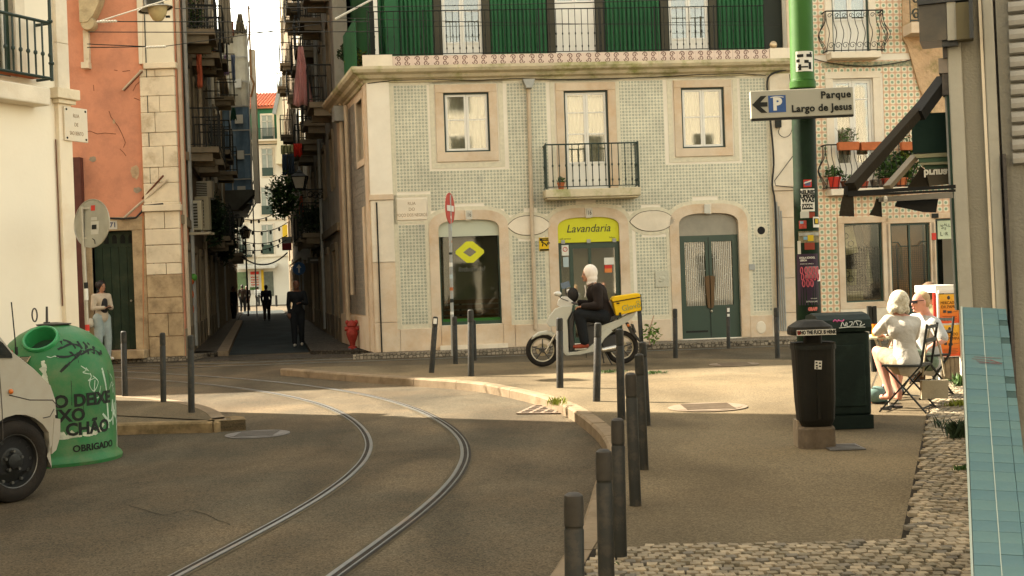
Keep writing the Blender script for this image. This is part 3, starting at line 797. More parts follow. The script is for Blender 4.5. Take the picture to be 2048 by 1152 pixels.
def keepA(x,z):
 for r,mg in ((s1,.125),(s3,.125),(sb,.11),(plq,.06)):
  if r[0] - mg < x < r[1] + mg and r[2] - mg < z < r[3] + mg: return False
 for a in (a1,a2,a3):
  m_ = AW + .105
  if a[0] - m_ < x < a[1] + m_ and z < a[3] - .02: return False
  cx = (a[0] + a[1]) / 2; h = a[4] - a[3] + m_; ww = (a[1] - a[0]) / 2 + m_
  if z >= a[3] - .02 and abs((x - cx) / ww) ** 2.6 + (max(0,z - a[3] + .02) / (h + .02)) ** 1.7 < 1: return False
 for o in ov:
  cx,cz = (o[0] + o[1]) / 2,(o[2] + o[3]) / 2
  if ((x - cx) / ((o[1] - o[0]) / 2 + .10)) ** 2 + ((z - cz) / ((o[3] - o[2]) / 2 + .11)) ** 2 < 1: return False
 return True
tile_field(bA,xL + .09,xR - .08,zpl + .09,zc - .06,0.14,M_AZ1,keepA,290,prio=lambda c: abs(c[0] - 3.2) + abs(c[1] - 2.0) * .5,alt=M_AZ1B)
# pale border strips round the tiled fields
bb = MB(); y0,y1 = -.010,.0
def fr(b,r,o,i,ya=y0,yb=y1,bottom=True):
 b.box(r[0] - o,r[0] - i,ya,yb,r[2] - (o if bottom else 0),r[3] + o); b.box(r[1] + i,r[1] + o,ya,yb,r[2] - (o if bottom else 0),r[3] + o)
 b.box(r[0] - i,r[1] + i,ya,yb,r[3] + i,r[3] + o)
 if bottom: b.box(r[0] - i,r[1] + i,ya,yb,r[2] - o,r[2] - i)
fr(bb,s1,.10,0.0); fr(bb,s3,.10,0.0); fr(bb,sb,.08,0.0,bottom=False); fr(bb,plq,.05,0.0)
bb.box(xL,xL + .08,y0,y1,zpl,zc); bb.box(xR - .07,xR,y0,y1,zpl,zc); bb.box(xL + .08,xR - .07,y0,y1,zc - .05,zc)
for p,q in ((xL + .08,a1[0] - AW),(a1[1] + AW,a2[0] - AW),(a2[1] + AW,a3[0] - AW),(a3[1] + AW,xR - .07)): bb.box(p,q,y0,y1,zpl,zpl + .08)
bb.build('border_tiles',M_BORD,bA)
archs = []
for a in (a1,a2,a3):
 ob,inn,out = arch_surround(bA,a[0],a[1],a[2] - (0.0 if a is not a1 else .0),a[3],a[4],AW,M_LIME); archs.append((inn,out))
 arch_surround(bA,a[0] - AW - .002,a[1] + AW + .002,a[2] + (.5 if a is not a1 else .0),a[3],a[4] + AW + .004,.075,M_BORD,d0=-.011,y1=.001,name='border_tiles')
 cx = (a[0] + a[1]) / 2; kb_ = MB(); kb_.prism([(cx - .055,a[4] - .02),(cx + .055,a[4] - .02),(cx + .07,a[4] + .20),(cx - .07,a[4] + .20)],-.055,-.02); kb_.build('keystone',M_LIME2,bA)
for o in ov:
 cx,cz = (o[0] + o[1]) / 2,(o[2] + o[3]) / 2; ax,az = (o[1] - o[0]) / 2,(o[3] - o[2]) / 2
 def lens(k,e):
  pts = []
  for i in range(40):
   t = 2 * math.pi * i / 40; c,s = math.cos(t),math.sin(t)
   pts.append((cx + (ax + e) * math.copysign(abs(c) ** 0.82,c) * (1 + .10 * abs(c) ** 14),cz + (az + e) * math.copysign(abs(s) ** 1.15,s)))
  return pts
 b = MB(); b.prism(lens(0,.085),-.012,.0); b.build('oval_border',M_BORD,bA)
 b = MB(); b.prism(lens(0,0.012),-.020,-.011); b.build('oval_joint',M_JOINT,bA)
 b = MB(); b.prism(lens(0,0),-.030,-.019); b.build('oval_panel',M_LIME2,bA)
# pilasters: stone blocks
def blocks(parent,x0,x1,cuts,y0,m,name='stone_block',g=0.004,y1=0.0,jit=.003):
 for i in range(len(cuts) - 1):
  b = MB(); b.box(x0,x1,y0 + random.uniform(-jit,jit),y1,cuts[i] + g,cuts[i + 1] - g); bevel(b.build(name,m[i % len(m)] if isinstance(m,list) else m,parent),.006,1)
zcap = FA.xz(760,395)[1]
b = MB(); b.box(-.0,xL,-.06,0,zcap + .06,zc); b.build('pilaster',M_PLAST,bA)
b = MB(); b.box(-.03,xL + .02,-.10,.0,zcap - .06,zcap + .06); bevel(b.build('pilaster_capital',M_LIME,bA),.01,2)
blocks(bA,0.0,xL,[0.0,.62,FA.xz(760,525)[1],zcap - .06],-.07,[M_LIME,M_LIME,M_LIME2])
b = MB(); b.box(.11,.14,-.095,-.07,0.0,FA.xz(759,405)[1]); b.build('iron_strip',M_BLACK,bA)
zr = FA.xz(1565,377)[1]
b = MB(); b.box(xR,xE,-.06,0,zr + .06,zc + .1); b.build('pilaster',M_LIME2,bA)
b = MB(); b.box(xR - .02,xE + .03,-.10,.0,zr - .05,zr + .06); bevel(b.build('pilaster_capital',M_LIME,bA),.01,2)
blocks(bA,xR,xE,[0.0,.5,1.25,1.9,2.55,zr - .05],-.07,[M_LIME])
def X(px,py=660): return FA.xz(px,py)[0]
pl_runs = [(786,800,zpl),(800,866,zpl),(1018,1030,zpl),(1030,1100,zpl),(1263,1342,zpl),(1500,1545,zpl)]
for p,q,zt in pl_runs:
 b = MB(); b.box(X(p) + .004,X(q) - .004,-.045 + random.uniform(-.004,.004),0,0,zt); bevel(b.build('plinth_stone',M_LIME,bA),.008,1)
for p,q in ((a1[0] - AW,a1[0] - .02),(a1[0] - .015,a1[1] + .015),(a1[1] + .02,a1[1] + AW)):
 b = MB(); b.box(p,q,-.05,0,0,a1[2] - .004); bevel(b.build('plinth_stone',M_LIME,bA),.008,1)
b = MB(); b.box(a1[0] - .05,a1[1] + .1,-.13,-.05,0,.09); b.build('step',M_LIME2,bA)
# cornice with returns along the side
SAng = math.atan2(-1.0,0.266); FS = Plane(A0,SAng); SL = 5.2
prof = [(0,0),(-.05,0),(-.08,.05),(-.16,.08),(-.20,.14),(-.30,.18),(-.34,.24),(-.34,.30),(.3,.30),(.3,0)]
zt = zc
def corn(prof,z,name,m,extra=0.0):
 b = MB(); c2 = Vector((math.cos(SAng - FA.a),math.sin(SAng - FA.a)))    # side wall direction in the front's frame
 vside = Vector((-c2.y,c2.x))                                            # into the building from the side
 rings = []
 e = -c2 * SL
 for d,h in prof: pass
 r0 = [Vector((e.x + vside.x * d,e.y + vside.y * d,z + h)) for d,h in prof]
 # mitre at the corner
 r1 = []
 for d,h in prof:
  # intersection of the line y=d (front) and the side line offset by d
  p = vside * d; k = (d - p.y) / (-c2.y); q = p - c2 * k
  r1.append(Vector((q.x,d,z + h)))
 r2 = [Vector((xE + .06,d,z + h)) for d,h in prof]
 b.loft([r0,r1,r2]); return b.build(name,m,bA)
corn(prof,zt,'cornice',M_MOSS)
zf = zt + .30
fr0 = FA.xz(1150,127)[1]
zf1 = zf + .22
b = MB(); b.box(-.06,X(785,130),-.22,.3,zf,zf1 + .03); b.build('parapet_block',M_LIME2,bA)
b = MB(); b.box(X(785,130),X(1534,110),-.20,.3,zf,zf1); b.build('frieze',mat('frieze_ground',(0.5,0.40,0.31),.7,.08,6),bA)
b = MB(); b.box(X(1534,110),xE + .05,-.22,.3,zf,zf1 + .02); b.build('parapet_block',M_LIME2,bA)
# frieze tiles with printed scrolls
M_FTILE = mat('frieze_tile_glaze',(0.56,0.43,0.34),0.35,0.06,9,0.05,40); M_SCR = mat('scroll_print',(0.13,0.055,0.035),0.4,0.05,5,0,1)
x0f,x1f = X(786,130),X(1533,110); nf = 40; tw = (x1f - x0f) / nf
def ftile(flip):
 b = MB(); b.box(-tw / 2 + .002,tw / 2 - .002,0,.008,.003,.217)
 s = -1 if flip else 1
 def spiral(cx,cz,r,sg,vs):
  pts = []
  for i in range(26):
   t = i / 25 * 2.6 * math.pi; rr = r * (1 - i / 31); pts.append((cx + s * sg * -math.cos(t) * rr,cz + vs * math.sin(t) * rr))
  for i in range(25):
   (ax,az),(cx2,cz2) = pts[i],pts[i + 1]; d = Vector((cx2 - ax,cz2 - az));
   if d.length < 1e-5: continue
   n_ = Vector((-d.y,d.x)).normalized() * .0105
   b.face([(ax - n_.x,-.0012,az - n_.y),(cx2 - n_.x,-.0012,cz2 - n_.y),(cx2 + n_.x,-.0012,cz2 + n_.y),(ax + n_.x,-.0012,az + n_.y)],1)
 spiral(.012 * s,.155,.058,1,1); spiral(.012 * s,.065,.058,1,-1)
 return b.mesh('frieze_tile',[M_FTILE,M_SCR])
fm = [ftile(False),ftile(True)]
for i in range(nf): place('frieze_tile',fm[i % 2],bA,(x0f + (i + .5) * tw,-.209,zf))
# side wall with its window, down to the alley
bS = MB()
sw = FS.rect(716,729,200,322); sw = (sw[0],sw[1],sw[2],sw[3])
sMat = Matrix.Rotation(SAng - FA.a,4,'Z')
def side_part(mb,name,m,smooth=False):
 o = mb.build(name,m,bA,smooth); o.rotation_euler = (0,0,SAng - FA.a); return o
bS = MB(); wall_with_holes(bS,-SL,0,0,zt,.0,.3,[sw]); side_part(bS,'side_wall',M_LIME)
M_SIDE = mat('side_tiles_grimy',(0.28,0.245,0.19),0.6,0.2,3,0.5,18,col2=(0.15,0.14,0.12),lo=.4,hi=.65,sc2=20)
b = MB(); nrow = 32; zz0 = .75; dz = (zt - .15 - zz0) / nrow
for j in range(nrow):
 if True:
  for (p,q) in (((-SL + 1.2,-.55),) if not (sw[2] - .15 < zz0 + (j + .5) * dz < sw[3] + .15) else ((-SL + 1.2,sw[0] - .16),(sw[1] + .16,-.55))):
   if q > p: b.box(p,q,-.014,0,zz0 + j * dz + .004,zz0 + (j + 1) * dz)
side_part(b,'tile_courses',M_SIDE)
b = MB(); b.box(-.5,.0,-.03,0,0,zt); side_part(b,'corner_stone',M_LIME)
b = MB(); b.box(-SL,-.5,-.06,0,0,.72); side_part(b,'side_plinth',M_LIME)
b = MB(); b.box(-.95,-.62,-.05,0,.72,3.1); b.box(-.9,-.67,-.055,-.05,.9,3.0); side_part(b,'stone_jamb',M_LIME)
b = MB(); b.box(sw[0] - .13,sw[1] + .13,-.04,.06,sw[2] - .14,sw[2]); b.box(sw[0] - .13,sw[0],-.04,.06,sw[2],sw[3] + .12); b.box(sw[1],sw[1] + .13,-.04,.06,sw[2],sw[3] + .12); b.box(sw[0],sw[1],-.04,.06,sw[3],sw[3] + .12)
side_part(b,'side_surround',M_LIME)
b = MB(); b.box(sw[0],sw[1],.1,.14,sw[2],sw[3]); side_part(b,'side_shutter',M_DKGREEN)
b = MB(); b.tube([(-2.6,-.1,zt - .1),(-2.6,-.1,1.2)],.05,8); b.tube([(-3.5,-.1,zt + .1),(-3.5,-.1,.3)],.055,8); side_part(b,'downpipe',M_PIPE,True)
b = MB(); b.box(-3.75,-3.3,-.28,0,zt - .35,zt - .0); side_part(b,'rain_hopper',M_PIPEGREY)
# upper floor
zu = zf + .02; yg = .42; zTop = 12.6
doors = [FA.rect(886,967,0,112),FA.rect(1116,1197,0,108),FA.rect(1347,1427,0,103)]
doors = [(d[0],d[1],zu,zu + 2.25) for d in doors]
xg0 = X(757,60); xg1 = X(1545,60)
b = MB(); wall_with_holes(b,0.1,xE,zu,zTop,yg,yg + .25,doors); b.build('upper_wall',M_DKGREEN2,bA)
rib = MB(); rw = .086; x = xg0
edges = [(xg0,X(870,60)),(X(985,60),X(1090,60)),(X(1216,60),X(1320,60)),(X(1443,60),X(1535,60))]
edges = [(xg0,X(868,60)),(X(975,60),X(1098,60)),(X(1218,60),X(1328,60)),(X(1446,60),X(1540,60))]
ribp = MB(); ribp.prism([(-.038,0),(-.03,-.028),(-.012,-.042),(.012,-.042),(.03,-.028),(.038,0)],0,3.1,'z')
rme = ribp.mesh('green_rib',M_GREENRIB)
for p,q in edges:
 n = int((q - p) / rw)
 for i in range(n): place('green_rib',rme,bA,(p + (i + .5) * (q - p) / n,yg - .015 - (0.02 if (i // 4) % 2 else 0),zu))
 b = MB(); b.box(p,q,yg - .012,yg - .001,zu,zu + 3.1); b.build('green_panel',M_GREENRIB,bA)
for p in (868,967,1098,1197,1328,1427):
 b = MB(); xx = X(p,60); b.box(xx + .02,xx + .17,yg - .06,yg - .01,zu,zu + 3.1); b.build('post_strip',mat('brown_post',(.05,.045,.028),.7),bA)
for i,d in enumerate(doors):
 casement(bA,d[0],d[1],d[2],d[3],yg + .04,rows=(.42,) if i != 1 else (),panel=.24 if i != 1 else .62,outer=.02,name='french_door',dark=M_WHITE,curt_m=mat('curtain_tan',(.42,.34,.2),.9),curtain=(i != 1))
b = MB(); b.box(X(748,60),X(756,60),yg - .25,yg - .15,zu - .1,zTop); b.build('white_pipe',M_WHITE,bA)
# side of the upper floor: green panels, white house wall behind comes later
b = MB(); b.box(-SL,0,.45,.7,zt + .3,9.4); side_part(b,'upper_side_wall',M_GREENRIB)
b = MB(); b.box(-1.9,.0,-.2,-.18,zt + .28,zt + 1.35); side_part(b,'green_side_screen',M_GREENRIB)
b = MB(); b.box(-.2,xE + .1,-.1,6,zTop,zTop + .3); b.box(.3,xE,yg + .3,6,0.2,zTop - .01); b.build('building_core',M_PLAST,bA)
# upper railing
rl = thing  # keep name
br = MB(); zrl = zf1 + .95; yr = -.1
br.tube([(X(757),yr,zrl),(X(1546),yr,zrl)],.012,6); br.tube([(X(757),yr,zrl - .33),(X(1546),yr,zrl - .33)],.006,5); br.tube([(X(757),yr,zf1 + .05),(X(1546),yr,zf1 + .05)],.010,6)
rail_o = br.build('upper_railing',M_BLACK,bA,True)
bal = baluster_mesh(zrl - zf1 - .05,.0075,(.12,.42),M_BLACK)
nb = 62
for i in range(nb + 1):
 xx = X(757) + (X(1546) - X(757)) * i / nb
 place('baluster',bal,rail_o,(xx,yr,zf1 + .05))
for px in (757,868,985,1098,1218,1328,1446,1546):
 b = MB(); b.box(X(px) - .012,X(px) + .012,yr - .012,yr + .012,zf1,zrl + .03); b.build('railing_post',M_BLACK,rail_o)
b = MB(); xx = X(1541,92); b.ell((xx,yr - .1,zf1 + .09),(.085,.05,.085),16,10); bA_lamp = b.build('bulkhead_lamp',mat('lamp_cap',(.4,.3,.18),.3,metal=.6),bA,True)
# first floor openings
surround(bA,*w1,.17,M_LIME,wb=.2); surround(bA,*w3,.16,M_LIME,wb=.18); surround(bA,*bd,.17,M_LIME,sill=False)
casement(bA,*w1,.05,rows=(.55,),name='window'); casement(bA,*w3,.05,rows=(.52,),name='window'); casement(bA,*bd,.05,rows=(.42,.72),panel=.26,name='balcony_door')
# balcony
sl = FA.rect(1086,1273,380,396); b = MB(); b.box(sl[0],sl[1],-.50,0,sl[2],sl[3]); b.box(sl[0] + .03,sl[1] - .03,-.46,0,sl[2] - .04,sl[2])
bal_o = b.build('balcony',M_MOSS,bA); bevel(bal_o,.012,1)
zr_ = FA.xz(1180,292)[1]; zb_ = sl[3] + .05; hh = zr_ - zb_
xa,xb = sl[0] + .03,sl[1] - .03
b = MB(); b.tube([(xa,-.02,zr_),(xa,-.46,zr_),(xb,-.46,zr_),(xb,-.02,zr_)],.017,6); b.tube([(xa,-.02,zb_),(xa,-.46,zb_),(xb,-.46,zb_),(xb,-.02,zb_)],.011,6)
ro = b.build('balcony_rail',M_RAILGREEN,bal_o,True)
for xx in (xa,xb):
 b = MB(); b.cyl((xx,-.46,sl[3]),(xx,-.46,zr_ + .03),.02,.02,8); b.build('railing_post',M_RAILGREEN,bal_o,True)
bm_ = baluster_mesh(hh,.010,(.14,.5),M_RAILGREEN)
for i in range(1,14): place('baluster',bm_,bal_o,(xa + (xb - xa) * i / 14,-.46,zb_))
for i in (1,2,3):
 for xx in (xa,xb): place('baluster',bm_,bal_o,(xx,-.46 + .11 * i,zb_))
# shop window
def arch_fill(a,b,y0_,y1_,z0,z1=None,inset=0.0):
 """solid that follows the arch head from z0 upwards"""
 pts = [(x,z) for x,z in arch_pts(a[0] + inset,a[1] - inset,a[3],a[4] - inset)]
 b.prism([(a[0] + inset,z0)] + pts + [(a[1] - inset,z0)],y0_,y1_); return b
zh = FA.xz(940,472)[1]
so = MB(); so.box(a1[0],a1[0] + .03,.06,.12,a1[2],zh); so.box(a1[1] - .03,a1[1],.06,.12,a1[2],zh); so.box(a1[0] + .03,a1[1] - .03,.06,.12,a1[2],a1[2] + .07); shop = so.build('shop_window',M_DKGREEN,bA)
b = MB(); arch_fill(a1,b,.07,.10,zh); b.build('transom_panel',mat('pale_film',(.43,.45,.34),.35,.04,2),shop)
b = MB(); b.box(a1[0] + .03,a1[1] - .03,.085,.09,a1[2] + .07,zh); b.build('pane',M_GLASSD,shop)
b = MB(); x0_,x1_,z0_,z1_ = a1[0],a1[1],a1[2],zh; D = 1.6
b.box(x0_,x1_,D,D + .02,z0_ - .3,z1_); b.box(x0_ - .02,x0_,.12,D,z0_ - .3,z1_); b.box(x1_,x1_ + .02,.12,D,z0_ - .3,z1_); b.box(x0_,x1_,.12,D,z0_ - .32,z0_ - .3); b.box(x0_,x1_,.12,D,z1_,z1_ + .02); b.build('shop_interior',M_ROOM,shop)
M_WOOD = mat('bench_wood',(.42,.19,.08),.5,.25,3,.2,40)
for k in range(4):
 b = MB(); b.box(x0_ + .06,x1_ - .06,.15,.18,z0_ + .10 + k * .115,z0_ + .18 + k * .115); b.build('bench_slat',M_WOOD,shop)
b = MB()
for xx in (x0_ + .4,x1_ - .4): b.box(xx,xx + .05,.38,.42,z0_ - .1,z0_ + .52)
b.build('bench_leg',M_BLACK,shop)
b = MB(); b.tube([((x0_ + x1_) / 2 + .30 + .15 * math.cos(t_),.9,z0_ + .62 + .15 * math.sin(t_)) for t_ in [i * math.pi / 8 for i in range(16)]],.02,5,closed=True); b.build('wheel_display',M_BLACK,shop,True)
b = MB(); b.box(x0_ + .3,x1_ - .25,.9,1.3,z0_ + .5,z0_ + .95); b.build('machine',mat('machine_grey',(.12,.11,.09),.6),shop)
M_YEL = mat('sign_yellow',(.56,.55,.02),.5,.04,3,0,1)
lx,lz = FA.xz(940,504); b = MB(); W_,H_ = .30,.225; o1 = [(-W_,-.03),(-W_,.03),(-.07,H_),(.07,H_),(W_,.03),(W_,-.03),(.07,-H_),(-.07,-H_)]; i1 = [(-.135,-.005),(-.135,.005),(-.01,.095),(.01,.095),(.135,.005),(.135,-.005),(.01,-.095),(-.01,-.095)]
for i in range(8):
 j = (i + 1) % 8; b.add([(lx + o1[i][0],.078,lz + o1[i][1]),(lx + o1[j][0],.078,lz + o1[j][1]),(lx + i1[j][0],.078,lz + i1[j][1]),(lx + i1[i][0],.078,lz + i1[i][1]),
  (lx + o1[i][0],.084,lz + o1[i][1]),(lx + o1[j][0],.084,lz + o1[j][1]),(lx + i1[j][0],.084,lz + i1[j][1]),(lx + i1[i][0],.084,lz + i1[i][1])],[(0,1,2,3),(4,7,6,5),(0,4,5,1),(2,6,7,3)])
b.build('window_logo',M_YEL,shop)
text('Industrial',.15,mat('letter_grey',(.10,.10,.085),.6),shop,(lx + .02,.08,lz - .36),shear=.15,name='window_lettering')
b = MB(); b.box(x0_ + .03,x1_ - .03,.074,.084,a1[2] + .06,a1[2] + .13); b.build('green_strip',mat('grass_green',(.03,.11,.02),.8),shop)
# laundry
zy = FA.xz(1180,484)[1]
lo = MB(); arch_fill(a2,lo,.02,.05,zy); yel = lo.build('laundry_sign',M_YEL,bA)
cx2 = (a2[0] + a2[1]) / 2; zmid = FA.xz(1180,457)[1]
text('Lavandaria',.235,mat('letter_olive',(.07,.075,.03),.6),yel,(cx2,.018,zmid),shear=.28,bold=.002,name='sign_lettering',sx=.95)
text('self service',.055,_M['letter_olive'],yel,(a2[0] + .16,.018,zy + .085),name='small_lettering'); text('lisboa',.055,_M['letter_olive'],yel,(a2[1] - .15,.018,zy + .085),name='small_lettering')
for px in (-.55,0,.55):
 b = MB(); b.box(cx2 + px - .04,cx2 + px + .04,.0,.03,zy - .02,zy + .06); b.build('sign_bracket',M_PIPEGREY,yel)
d = MB(); x0_,x1_ = a2[0],a2[1]; zt_ = zy - .01; xa_,xb_ = x0_ + .24,x0_ + .32
d.box(x0_,x0_ + .06,.06,.14,.02,zt_); d.box(x1_ - .09,x1_,.06,.14,.02,zt_); d.box(x0_ + .06,x1_ - .09,.06,.14,zt_ - .12,zt_); d.box(xa_,xb_,.06,.14,.02,zt_ - .12)
xm_ = x0_ + .68; d.box(xm_ - .03,xm_ + .03,.06,.13,.02,zt_ - .12); d.box(x0_ + .06,xa_,.06,.13,.02,.75); d.box(xb_,x1_ - .09,.06,.13,.02,.14); lau = d.build('laundry_door',M_DKGREEN,bA)
d = MB(); d.box(x0_ + .06,x1_ - .09,.095,.10,.14,zt_ - .12); d.build('pane',M_GLASS,lau)
d = MB(); D = 2.2
for bx in ((x0_,x1_,D,D + .02,0,zt_),(x0_ - .02,x0_,.14,D,0,zt_),(x1_,x1_ + .02,.14,D,0,zt_),(x0_,x1_,.14,D,zt_,zt_ + .02),(x0_,x1_,.14,D,-.02,.02)): d.box(*bx)
d.build('laundry_interior',mat('laundry_walls',(.16,.13,.075),.9),lau)
for k,(dx,dz_,h_) in enumerate(((.30,1.55,.5),(.42,1.5,.6),(.55,1.6,.45),(.12,1.4,.5),(.8,1.5,.55),(.92,1.45,.65))):
 b = MB(); b.box(x0_ + dx + .1,x0_ + dx + .19,.9,1.0,dz_ - h_,dz_ + .1); b.build('hanging_garment',flat('garment_%d' % (k % 3),((.04,.04,.05),(.12,.09,.06),(.03,.03,.03))[k % 3]),lau)
b = MB(); b.box(x0_ + .5,x1_ - .1,1.2,1.8,.02,.9); b.build('counter',mat('counter_cream',(.3,.26,.16),.6),lau)
def sheetm(name,parent,F,px0,px1,py0,py1,y,m,th=.004):
 r = F.rect(px0,px1,py0,py1); b = MB(); b.box(r[0],r[1],y - th,y,r[2],r[3]); return b.build(name,m,parent),r
PAPER = flat('paper_white',(.62,.6,.52),.8)
o,r = sheetm('no_dogs_notice',lau,FA,1124,1138,490,511,.058,PAPER)
b = MB(); b.tube([((r[0] + r[1]) / 2 + .045 * math.cos(t_),.05,(r[2] + r[3]) / 2 + .02 + .045 * math.sin(t_)) for t_ in [i * math.pi / 8 for i in range(16)]],.007,4,closed=True); b.bar(((r[0] + r[1]) / 2 - .03,.05,(r[2] + r[3]) / 2 - .01),((r[0] + r[1]) / 2 + .03,.05,(r[2] + r[3]) / 2 + .05),.008,.004); b.build('prohibition_ring',M_RED,lau)
sheetm('price_list',lau,FA,1127,1138,514,534,.058,flat('paper_blue',(.35,.42,.42)))
sheetm('notice',lau,FA,1209,1229,515,529,.058,PAPER); sheetm('red_flyer',lau,FA,1210,1225,530,537,.058,M_RED); sheetm('orange_flyer',lau,FA,1210,1225,537,545,.058,flat('flyer_orange',(.6,.2,.05)))
# green double door
zt3 = FA.xz(1418,474)[1]
d = MB(); arch_fill(a3,d,.08,.10,zt3 + .04); tr = d.build('fanlight',mat('frosted_fanlight',(.22,.20,.15),.35,.25,1.2),bA)
x0_,x1_ = a3[0],a3[1]; mx_ = (x0_ + x1_) / 2
g1 = FA.rect(1375,1415,484,612); g2 = FA.rect(1421,1467,484,611); g1 = (x0_ + .13,mx_ - .07,g1[2],g1[3]); g2 = (mx_ + .07,x1_ - .13,g1[2],g1[3])
d = MB(); wall_with_holes(d,x0_,x1_,.02,zt3 + .04,.07,.13,[g1,g2]); gd = d.build('green_door',M_DKGREEN,bA)
for g_ in (g1,g2):
 b = MB(); b.box(g_[0],g_[1],.11,.115,g_[2],g_[3]); b.build('pane',glassmat('clear_glass',(.8,.8,.75),.06),gd)
 n = 11; st = (g_[1] - g_[0]) / n
 gm = MB()
 for i in range(1,n): gm.box(g_[0] + i * st - .006,g_[0] + i * st + .006,.085,.10,g_[2],g_[3])
 for i in range(n):
  for k in range(3):
   zz = g_[2] + (g_[3] - g_[2]) * random.uniform(.05,.95); gm.box(g_[0] + i * st,g_[0] + (i + 1) * st,.087,.099,zz - .006,zz + .006)
 gm.build('door_grille',M_WHITEDIM,gd)
b = MB(); b.box(x0_,x1_,.7,.72,.02,3); b.build('hall_wall',mat('hall_cream',(.35,.30,.2),.9),gd)
hz0,hz1 = FA.xz(1420,617)[1],FA.xz(1420,551)[1]
for sx_ in (-1,1):
 b = MB(); b.prism([(mx_ + sx_ * .01,hz1),(mx_ + sx_ * .11,hz1 - .02),(mx_ + sx_ * .065,hz0 + .03),(mx_ + sx_ * .01,hz0)],.02,.068); b.build('handle_plate',mat('handle_brown',(.10,.055,.02),.5),gd)
b = MB(); b.ell((mx_ + .02,.05,hz0 - .06),(.03,.03,.03)); b.build('door_knob',mat('brass',(.45,.4,.3),.3,metal=.8),gd,True)
b = MB(); b.box(mx_ - .006,mx_ + .006,.062,.07,.04,zt3); b.box(x0_ + .1,mx_ - .07,.062,.07,.15,.19); b.build('door_seam',M_BLACK,gd)
# downpipe, hopper
pT = FA.xz(1056,172); pB = FA.xz(1070,640)
b = MB(); b.tube([(pT[0],-.08,pT[1]),((pT[0] + pB[0]) / 2 - .01,-.08,(pT[1] + pB[1]) / 2),(pB[0],-.08,.35)],.042,10)
for k in (.2,.45,.7): b.cyl((pT[0] + (pB[0] - pT[0]) * k,-.08,pT[1] * (1 - k)),(pT[0] + (pB[0] - pT[0]) * k,-.08,pT[1] * (1 - k) + .04),.052,.052,10)
b.build('downpipe',M_PIPE,bA,True)
b = MB(); b.prism([(pT[0] - .13,zc - .02),(pT[0] + .13,zc - .02),(pT[0] + .10,zc - .10),(pT[0] + .06,zc - .2),(pT[0] - .06,zc - .2),(pT[0] - .10,zc - .10)],-.26,-.01); b.build('rain_hopper',M_PIPEGREY,bA)
for k,px in enumerate((1549,1553.5,1558,1562)):
 xx = X(px,500) ; b = MB(); top = FA.xz(px,395 + k * 9)[1]; b.tube([(xx,-.10,top),(xx + .02,-.10,.12)],.016,6); b.build('conduit',M_PIPEGREY,bA,True)
# plates on the wall: parts of the building or signs of their own
def onA(px,py,y=0.0): x,z = FA.xz(px,py); return FA.w(x,y,z)
def platething(F,name,label,cat,px0,px1,py0,py1,y,th,m,bname='plate'):
 r = F.rect(px0,px1,py0,py1); cx,cz = (r[0] + r[1]) / 2,(r[2] + r[3]) / 2; w_,h_ = (r[1] - r[0]) / 2,(r[3] - r[2]) / 2
 t = thing(name,label,cat,F.w(cx,y,cz),F.a); b = MB(); b.box(-w_,w_,-th,0,-h_,h_); bevel(b.build(bname,m,t),.004,1); return t,w_,h_
t,w_,h_ = platething(FA,'street_name_plaque','carved stone street name plaque at the left end of the teal tiled wall','sign',794,853,398,440,-.011,.025,M_LIME2)
M_CARVE = mat('carved_letters',(.27,.19,.12),.8)
for i,s_ in enumerate(('RUA','DO','POÇO DOS NEGROS')): text(s_,.095,M_CARVE,t,(0,-.026,h_ * .55 - i * h_ * .55),bold=.0,name='carved_letters',sx=.72 if i == 2 else .9)
for (px,py,s_) in ((938,430,'16'),(1178,426,'16'),(1413,418,'')):
 t,w_,h_ = platething(FA,'house_number',{938: 'white number plate 16 over the dark shop window',1178: 'white number plate 16 over the yellow laundry sign',1413: 'blank stone tablet over the green double door'}[px],'number plate',px - 6,px + 6,py - 9,py + 9,-.056,.012,M_WHITEDIM)
 if s_: text(s_,.13,M_BLACK,t,(0,-.014,0),sx=.7)
t,w_,h_ = platething(FA,'warning_sign','yellow and black warning sign beside the laundry doorway','sign',1078,1104,475,502,-.012,.012,flat('warn_yellow',(.62,.40,.01)))
b = MB(); b.box(-w_ * .9,w_ * .9,-.016,-.012,h_ * .5,h_ * .9); b.box(-w_ * .9,w_ * .9,-.016,-.012,-h_ * .95,-h_ * .7); b.tube([(-.07,-.014,-.04),(-.05,-.014,.04),(.0,-.014,.0),(.03,-.014,-.04)],.014,4); b.ell((-.075,-.014,.05),(.02,.004,.02)); b.box(.03,.10,-.016,-.012,-.01,.02); b.tube([(.04,-.014,.02),(.07,-.014,.05),(.09,-.014,.01)],.012,4); b.build('pictogram',M_BLACK,t)
text('PERIGO',.04,flat('warn_text',(.62,.40,.01)),t,(0,-.018,h_ * .7))
t,w_,h_ = platething(FA,'relief_plaque','pale square relief plaque low on the tiles between laundry and green door','plaque',1310,1337,541,574,-.011,.02,mat('relief',(.45,.43,.33),.7,.1,20,.8,25))
b = MB(); b.ell((0,-.022,.01),(.06,.012,.05)); b.ell((-.03,-.022,-.04),(.05,.01,.03)); b.build('relief_figure',_M['relief'],t,True)
c = FA.xz(1522,461); t = thing('wall_vent','round black vent in a pale ring on the tiles at the right','vent',FA.w(c[0],0,c[1]),FA.a)
b = MB(); b.cyl((0,-.014,0),(0,0,0),.155,.155,28); b.build('ring',M_BORD,t); b = MB(); b.cyl((0,-.02,0),(0,-.013,0),.085,.085,24); b.build('opening',flat('black_void',(.008,.008,.008)),t)
t,w_,h_ = platething(FA,'doorbell','small grey intercom box right of the green double door','intercom',1497,1509,528,540,-.012,.03,M_PIPEGREY)
